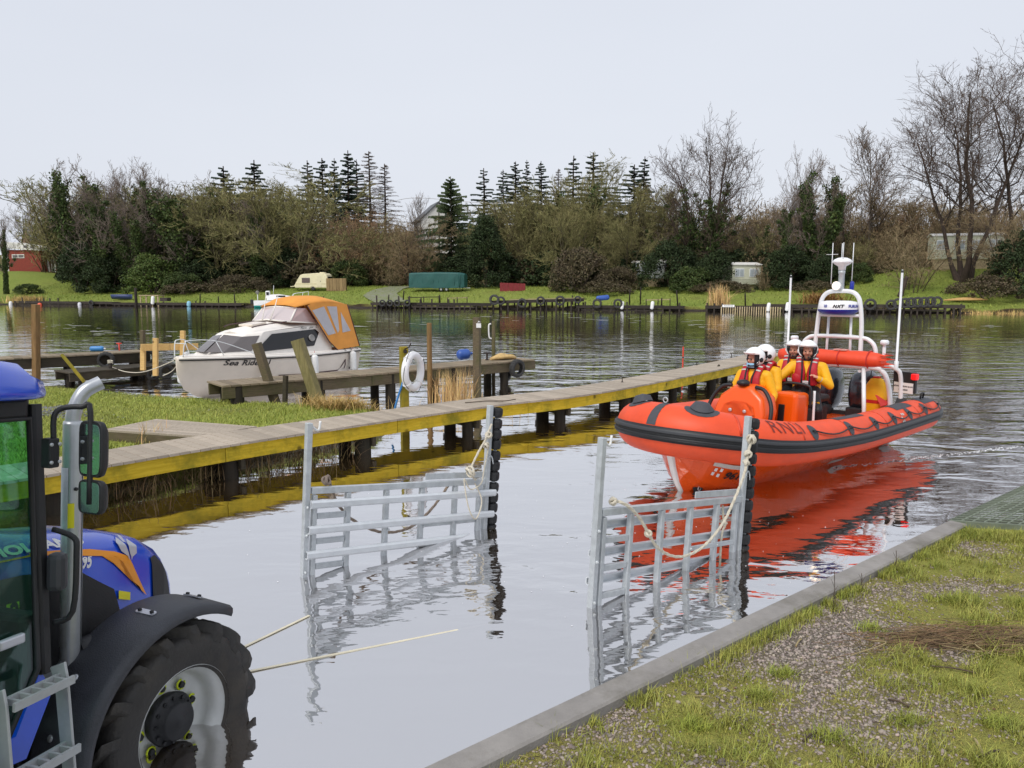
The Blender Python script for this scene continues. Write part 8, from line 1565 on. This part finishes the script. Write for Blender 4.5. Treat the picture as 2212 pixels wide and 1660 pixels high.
# house gable on the hill
gh = PY(948, 478, 172); z_ = float(far_z(np.array(gh.x), np.array(gh.y))); hs = thing('hill_house', 'pale grey house gable on the hill left of the cedar', 'house', (gh.x, gh.y, z_ - .5), (0, 0, .3)); top = PY(935, 437, 172).z - z_
MB().prism([(-4, 0, 0), (4, 0, 0), (4, 0, top - 3.4), (0, 0, top + .3), (-4, 0, top - 3.4)], (0, 9, 0)).build('wall', m_ren, hs); MB().prism([(-4.4, -.3, top - 3.7), (0, -.3, top + .4), (0, -.3, top + .7), (-4.7, -.3, top - 3.6)], (0, 9.6, 0)).build('roof', m_slate, hs); MB().prism([(4.4, -.3, top - 3.7), (0, -.3, top + .4), (0, -.3, top + .7), (4.7, -.3, top - 3.6)], (0, 9.6, 0)).build('roof', m_slate, hs); MB().box((.5, -.02, top - 5), (1.1, .1, 1.4)).build('window', m_winf, hs)
# ---- mobile homes
def mobile(label, px, t, L_, h, rz, z=.7, mat=None):
    m = mat or M('mobile_cream', S(206, 206, 184), .6, var=.05, scale=2, dirt=.3, dirtc=S(150, 156, 128)); o_ = thing('mobile_home', label, 'mobile home', fpos(px, t, 0), (0, 0, FR + rz)); MB().box((0, 1.5, z + h / 2), (L_, 3, h)).build('wall', m, o_, bevel=.05); MB().prism([(-L_ / 2 - .15, -.15, z + h), (L_ / 2 + .15, -.15, z + h), (L_ / 2 + .15, 1.5, z + h + .35), (-L_ / 2 - .15, 1.5, z + h + .35)], (0, 0, .08)).build('roof', m_ren, o_); MB().prism([(-L_ / 2 - .15, 3.15, z + h), (L_ / 2 + .15, 3.15, z + h), (L_ / 2 + .15, 1.5, z + h + .35), (-L_ / 2 - .15, 1.5, z + h + .35)], (0, 0, .08)).build('roof', m_ren, o_)
    n = int(L_ / 2.0)
    for k in range(n):
        w_ = MB().box((-L_ / 2 + (k + .5) * L_ / n, -.02, z + h * .62), (L_ / n * .62, .06, h * .42)).build('window', m_wp, o_); 
        for q in (-1, 1): MB().box((-L_ / 2 + (k + .5) * L_ / n + q * L_ / n * .145, -.06, z + h * .62), (L_ / n * .25, .03, h * .34)).build('pane', M('curtain_pane', S(168, 176, 180), .2, var=.15, coat=.5), w_)
    for q in range(4): MB().box((0, -.03, z + h * (.08 + .075 * q)), (L_ - .1, .05, h * .05)).build('cladding_strip', m, o_)
    MB().box((0, .3, z / 2), (L_ - .3, .1, z)).build('skirt', W_farl, o_); return o_
mobile('cream mobile home with wooden skirt behind the big bare stems', 2085, 20, 8, 2.9, .0, 1.3); mobile('cream mobile home half hidden in bushes left of the mast', 1612, 17, 4.2, 2.6, .5, .6); mobile('white cabin just visible in the hedge in the middle', 1400, 20, 4.5, 2.2, .0, 1.2, M('cabin_white', S(206, 210, 208), .6, var=.05))
# poles and wires
for px, top_, t, lb_ in ((950, 440, 66, 'telegraph pole left of the cedar on the hill'), (113, 500, 40, 'telegraph pole in front of the left wood')):
    X, Y, z_ = spot(px, t); o_ = thing('telegraph_pole', lb_, 'pole', (X, Y, z_ - .3)); hh = PY(px, top_, Y).z - z_; MB().tube([(0, 0, 0), (0, 0, hh)], [.17, .12], 8).build('shaft', W_far, o_); MB().box((0, 0, hh - .5), (1.4, .12, .14)).build('crossarm', W_far, o_)
wr_ = thing('power_line', 'pale power line crossing the brown scrub on the hill', 'cable'); a, b, c = PY(760, 439, 150), PY(905, 428, 160), PY(1250, 432, 165); MB().tube(smooth_path([a, a.lerp(b, .5) + Vector((0, 0, -.4)), b, b.lerp(c, .5) + Vector((0, 0, -1.0)), c], 6), .05, 5).build('wire', M('wire_grey', S(190, 188, 186), .6, var=.05), wr_)
# track from the meadow into the wood
trk = MB(); pts = [(fpos(845, 3, .06), 2.2), (fpos(820, 9, .06), 2.4), (fpos(838, 15, .06), 2.2), (fpos(878, 22, .06), 2.0)]; secs = []
for i, (p, w_) in enumerate(pts): secs.append([p + Vector((-w_, 0, 0)), p + Vector((w_, 0, 0))])
def lay(q): return Vector((q.x, q.y, float(far_z(np.array(q.x), np.array(q.y))) + .12))
secs2 = []
for i in range(len(secs) - 1):
    for t in np.linspace(0, 1, 6)[:-1]: secs2.append([lay(secs[i][0].lerp(secs[i + 1][0], t)), lay((secs[i][0].lerp(secs[i + 1][0], t) + secs[i][1].lerp(secs[i + 1][1], t)) / 2), lay(secs[i][1].lerp(secs[i + 1][1], t))])
trk.loft(secs2, closed=False, caps=False); tag(trk.build('track', M('track_gravel', S(128, 126, 118), .9, var=.2, scale=1.5, c2=S(112, 122, 66))), kind='structure')
# logs and reeds on the right lawn
o_ = thing('log_pile', 'pale cut poles lying on the right hand lawn', 'logs', fpos(2085, 5.5, .25), (0, 0, FR - .15))
for k in range(4): MB().tube([(-2.0 + k * .4, k * .25 - .4, .05 * k), (2.2 - k * .5, k * .2, .1 + .05 * k)], .1, 7).build('pole', M('cut_wood', S(190, 154, 96), .8, var=.12), o_)
o_ = thing('leaning_stub', 'dark leaning tree stub on the right hand lawn', 'tree stump', fpos(1945, 8.5, -.1)); MB().tube(smooth_path([(0, 0, 0), (.3, 0, 1.0), (.7, 0, 2.4)], 4), [.32] * 3 + [.28] * 3 + [.24] * 3, 9).build('trunk', BARK['dark'], o_)
# ================================================================== reeds, grating, weeds and brush near the camera
m_reed = M('dry_reed', S(196, 160, 104), .8, var=.2, scale=2, island=.35, c2=S(216, 186, 132)); m_reed2 = M('dry_grass', S(170, 142, 84), .85, var=.2, scale=2, island=.4, c2=S(196, 168, 108))
def reeds(name, label, pts, n, h, spread, wd=.014, mat=None, lean=.25, seed=1, bank=False):
    """dry reeds: thin bent blades round a few roots"""
    g = np.random.default_rng(seed); P = np.array([(p.x, p.y, p.z) for p in pts]); i = g.integers(0, len(P), n); x = P[i, 0] + g.normal(0, spread, n); y = P[i, 1] + g.normal(0, spread, n); zz = P[i, 2]
    if bank: ok = poly_sd(x, y, left_poly) > .05; x, y = x[ok], y[ok]; n = len(x); zz = left_z(x, y)
    o_ = blades('blades', x, y, zz, h * g.uniform(.45, 1.1, n), np.full(n, wd), g, mat or m_reed, lean, 3); t = thing(name, label, 'reeds'); o_.parent = t; o_['kind'] = 'stuff'; return t
reeds('reed_clump', 'clump of dry tan reeds between the tall dark post and the pier', [PZ(958, 868), PZ(985, 866), PZ(1005, 862), PZ(975, 872)], 360, .9, .16, .012, seed=3, lean=.15)
reeds('grass_tussock', 'dry tan grass tussock on the corner of the grassy bank', [PZ(x, y, .30) for x, y in ((680, 868), (705, 880), (735, 886), (765, 884), (795, 882), (820, 880), (735, 862), (765, 864), (795, 866), (700, 858))], 4600, .36, .22, .013, m_reed2, .95, 4, True)
reeds('grass_tussock', 'dark matted dry grass under the leaning posts', [PZ(x, y, .45) for x, y in ((680, 852), (705, 852), (730, 846), (760, 846))], 1200, .26, .3, .012, M('dull_dry_grass', S(132, 118, 66), .85, var=.2, island=.4), .9, 5, True)
reeds('dead_stalks', 'few thin dead stalks beside the timber platform', [PZ(312, 962, .35), PZ(330, 958, .35)], 26, .45, .1, .012, seed=6, lean=.3)
reeds('dead_stalks', 'straw coloured reeds along the bank under the pier', [PZ(x, y, .02) for x, y in ((560, 1010), (600, 1004), (640, 996), (680, 990), (720, 986), (480, 1025), (420, 1038), (340, 1056), (280, 1064), (210, 1080))], 700, .42, .2, .010, M('shaded_reed', S(118, 98, 66), .85, var=.2, island=.4), .8, 7)
reeds('dead_stalks', 'thin reed stems in the water behind the old jetty post', [PZ(1040, 872), PZ(1105, 885), PZ(870, 890)], 40, .5, .25, .010, seed=8, lean=.2)
reeds('reed_clump', 'pale feathery reeds on the far bank left of the aerial', [Vector(spot(1555, .6))], 300, 2.8, .5, .06, m_reed, .3, 9); reeds('reed_clump', 'rusty dead ferns on the far bank behind the mast', [Vector(spot(1790, 4.5)), Vector(spot(1765, 4.5))], 420, 1.8, .9, .09, M('rusty_fern', S(146, 106, 62), .85, var=.2, island=.4), .8, 10)
reeds('reed_clump', 'dry yellow sedge at the right end of the far shore', [Vector(spot(x, -.2)) for x in (2100, 2125, 2150, 2180, 2205)], 900, 1.0, .9, .07, m_reed2, .6, 11); reeds('reed_clump', 'dry yellow reeds at the left end of the far shore', [Vector(spot(x, .3)) for x in (38, 55, 72)], 500, 1.3, .8, .07, m_reed2, .4, 12)
# ---- open metal grating walkway beyond the kerb
m_gr = M('grating_green_grey', S(120, 128, 112), .6, .1, var=.15, scale=6, dirt=.4, dirtc=S(84, 92, 74)); G0 = K0 + KD * (GR_END + .0); ex_ = (GB - GA).normalized()
gt = thing('grating_walkway', 'green grey open metal grating walkway over the water at the right edge', 'grating', (G0.x, G0.y, .3)); LK, LX = 3.6, 1.9; ea, eb = KD, ex_
bara = MB().bar((0, 0, 0), eb * LX, .016, .014).mesh('bearing_bar', m_gr); n = 34
for k in range(n): link_mesh('bearing_bar', bara, gt, ea * (k * LK / n + .03) + Vector((0, 0, -.009)))
barb = MB().bar((0, 0, 0), ea * LK, .015, .012).mesh('cross_bar', m_gr); n = 17
for k in range(n + 1): link_mesh('cross_bar', barb, gt, eb * (k * LX / n) + Vector((0, 0, -.011)))
MB().bar((0, 0, -.04), ea * LK + Vector((0, 0, -.04)), .012, .07).build('edge_bar', m_gr, gt); MB().bar(Vector((0, 0, -.045)) + ea * .004, eb * LX + Vector((0, 0, -.045)) + ea * .004, .012, .08).build('edge_bar', m_gr, gt)
for k in range(4): MB().bar(ea * (.5 + k) + Vector((0, 0, -.12)), ea * (.5 + k) + eb * LX + Vector((0, 0, -.12)), .06, .1).build('joist', W_pile, gt); MB().bar(ea * (.5 + k) + eb * .1 + Vector((0, 0, -.17)), ea * (.5 + k) + eb * .1 + Vector((0, 0, -2)), .08, .08, (0, 1, 0)).build('leg', m_galv, gt)  # dark joist colour stands in for the shadow under the grating
# ---- brush pile and weeds on the gravel
g = np.random.default_rng(41); bc_ = PZ(2100, 1385, .26); br_ = thing('brush_pile', 'heap of dead grass and twigs on the gravel at the right edge', 'brush'); b = MB(); nst = 900
m_br = M('dead_brush', S(104, 84, 60), .9, var=.3, island=.5, c2=S(136, 112, 80)); x = bc_.x + g.normal(0, .34, nst); y = bc_.y + g.normal(0, .10, nst); a = g.normal(.1, .5, nst); ln = g.uniform(.06, .2, nst)
zz = near_z(x, y) + np.abs(g.normal(0, .03, nst)) * np.exp(-(((x - bc_.x) / .5) ** 2)) + .004
for k in range(nst):
    p = Vector((x[k], y[k], zz[k])); d = Vector((math.cos(a[k]), math.sin(a[k]) * .6, g.normal(0, .12))) * ln[k]; b.tube([p - d, p + Vector((0, 0, .012)), p + d], g.uniform(.0012, .003), 3, caps=False)
b.build('twigs', m_br, br_)['kind'] = 'stuff'
for k in range(9): xx, yy = bc_.x + g.normal(-.05, .3), bc_.y + g.normal(-.05, .1); MB().tube(smooth_path([(xx, yy, near_z(xx, yy) + .03), (xx + g.uniform(-.2, .2), yy - .08, near_z(xx, yy) + .05), (xx + g.uniform(-.35, .35), yy - .2, near_z(xx, yy - .2) + .012)], 4), .004, 5).build('stick', m_straw, br_)
for k, (px, py, an, ln, lb_) in enumerate(((1390, 1372 + 1330 * 0, .9, .22, 'a'),)): pass
st_l = [((2010, 1430), (2110, 1450), .006, 'dark stick lying across the grass below the brush pile'), ((2105, 1595), (2125, 1640), .008, 'pale broken stick near the lower right corner'), ((2120, 1640), (2160, 1625), .007, 'dark broken stick near the lower right corner'), ((1920, 1500), (1965, 1520), .006, 'short dark stick below the middle of the gravel'), ((1735, 1590), (1765, 1572), .007, 'bent grey stick in the grass in the lower middle'), ((1720, 1380), (1732, 1366), .007, 'pale splinter on the gravel left of the brush pile')]
for p0, p1, r, lb_ in st_l:
    a, b_ = PZ(*p0, .3), PZ(*p1, .3); a.z = float(near_z(a.x, a.y)) + .014; b_.z = float(near_z(b_.x, b_.y)) + .016; o_ = thing('stick', lb_, 'stick', a); d = b_ - a; MB().tube(smooth_path([(0, 0, 0), d * .5 + Vector((0, 0, .012)), d], 3), r, 6).build('stem', m_straw if 'pale' in lb_ else m_twig, o_)
for px, py, h, lb_ in ((1768, 1297, .34, 'tall thin dead weed stalk standing at the kerb'), (1905, 1215, .2, 'short dead weed stalk further along the kerb'), (1830, 1255, .16, 'small brown weed between the two taller kerb weeds')):
    p = PZ(px, py, .28); p = p + KN * (KW + .02) * .6; p.z = float(near_z(p.x, p.y)); o_ = thing('weed_stalk', lb_, 'weed', p); b = MB(); b.tube(smooth_path([(0, 0, 0), (.005, 0, h * .5), (.0, .01, h)], 4), .0025, 5)
    for k in range(6): z0 = h * (.1 + .13 * k); aa = k * 2.1; b.tube([(0, 0, z0), (math.cos(aa) * .03, math.sin(aa) * .03, z0 + .05)], .0015, 4)
    b.tube([(.01, .01, 0), (.03, .02, h * .35)], .002, 4).build('stalk', m_twig, o_)
    blades('leaves', g.normal(0, .03, 60), g.normal(0, .03, 60), np.zeros(60), g.uniform(.03, .07, 60), np.full(60, .006), g, m_grass, .6, 2).parent = o_; o_.children[-1]['kind'] = 'stuff'
# fresh tufts here and there on the gravel
tl = [(1060, 1640), (1095, 1610), (1640, 1492), (1500, 1560), (1690, 1445), (1790, 1590), (1960, 1560), (2150, 1570), (2060, 1290), (1880, 1350)]
g2 = np.random.default_rng(77); xs, ys = [], []
for px, py in tl: p = PZ(px, py, .27); n = 260; xs.append(p.x + g2.normal(0, .055, n)); ys.append(p.y + g2.normal(0, .04, n))
xs = np.concatenate(xs); ys = np.concatenate(ys); ok = poly_sd(xs, ys, near_poly) > .1; xs, ys = xs[ok], ys[ok]
tag(blades('grass', xs, ys, near_z(xs, ys), g2.uniform(.03, .085, len(xs)), np.full(len(xs), .004), g2, M('fresh_grass_blade', S(142, 150, 62), .6, var=.2, island=.35, spec=.3), .8, 2), 'fresh bright grass tufts dotted over the gravel', 'grass', kind='stuff')
# floating specks, the streaks of the wake, and painted sparkle far out
g = np.random.default_rng(91); b = MB(); 
def speck(x, y, r, st=1., an=0.): b.add([(x + r * st * math.cos(a) * math.cos(an) - r * math.sin(a) * math.sin(an), y + r * st * math.cos(a) * math.sin(an) + r * math.sin(a) * math.cos(an), .004) for a in np.linspace(0, 6.28, 7, endpoint=False)], [tuple(range(7))])
for k in range(150): speck(g.normal(1.2, 1.6), g.normal(8.4, 1.2), g.uniform(.003, .009))
for k in range(220): t = g.random(); p = PZ(1800 + 430 * t, 1012 - 50 * t + g.normal(0, 1.4)); speck(p.x, p.y, g.uniform(.006, .016), g.uniform(1, 5), .75)
for k in range(160): t = g.random(); p = PZ(60 + 2100 * t, 702 + 20 * math.sin(t * 9) + g.normal(0, 5)); speck(p.x, p.y, g.uniform(.03, .09), g.uniform(2, 9), -.25)  # white flecks painted in for the sparkle lines on the distant water
tag(b.build('foam', M('foam_sparkle_white', S(232, 232, 234), .8, var=.03)), 'white foam flecks on the river and painted sparkle lines far out', 'foam', kind='stuff')
# fallen leaves on the gravel
x, y, g = scatter_near(170, 97); c = np.stack([x, y, near_z(x, y) + .012], 1); v, f = leaves(g, c, .026); v = v.reshape(-1, 4, 3); v[:, :, 2] = c[:, None, 2] + (v[:, :, 2] - c[:, None, 2]) * .3
tag(link_mesh('fallen_leaves', np_mesh('fallen_leaves', v.reshape(-1, 3), f, M('dead_leaf', S(112, 78, 50), .7, var=.3, island=.5, c2=S(150, 108, 66)))), 'brown fallen leaves scattered over the gravel bank', 'leaves', kind='stuff')
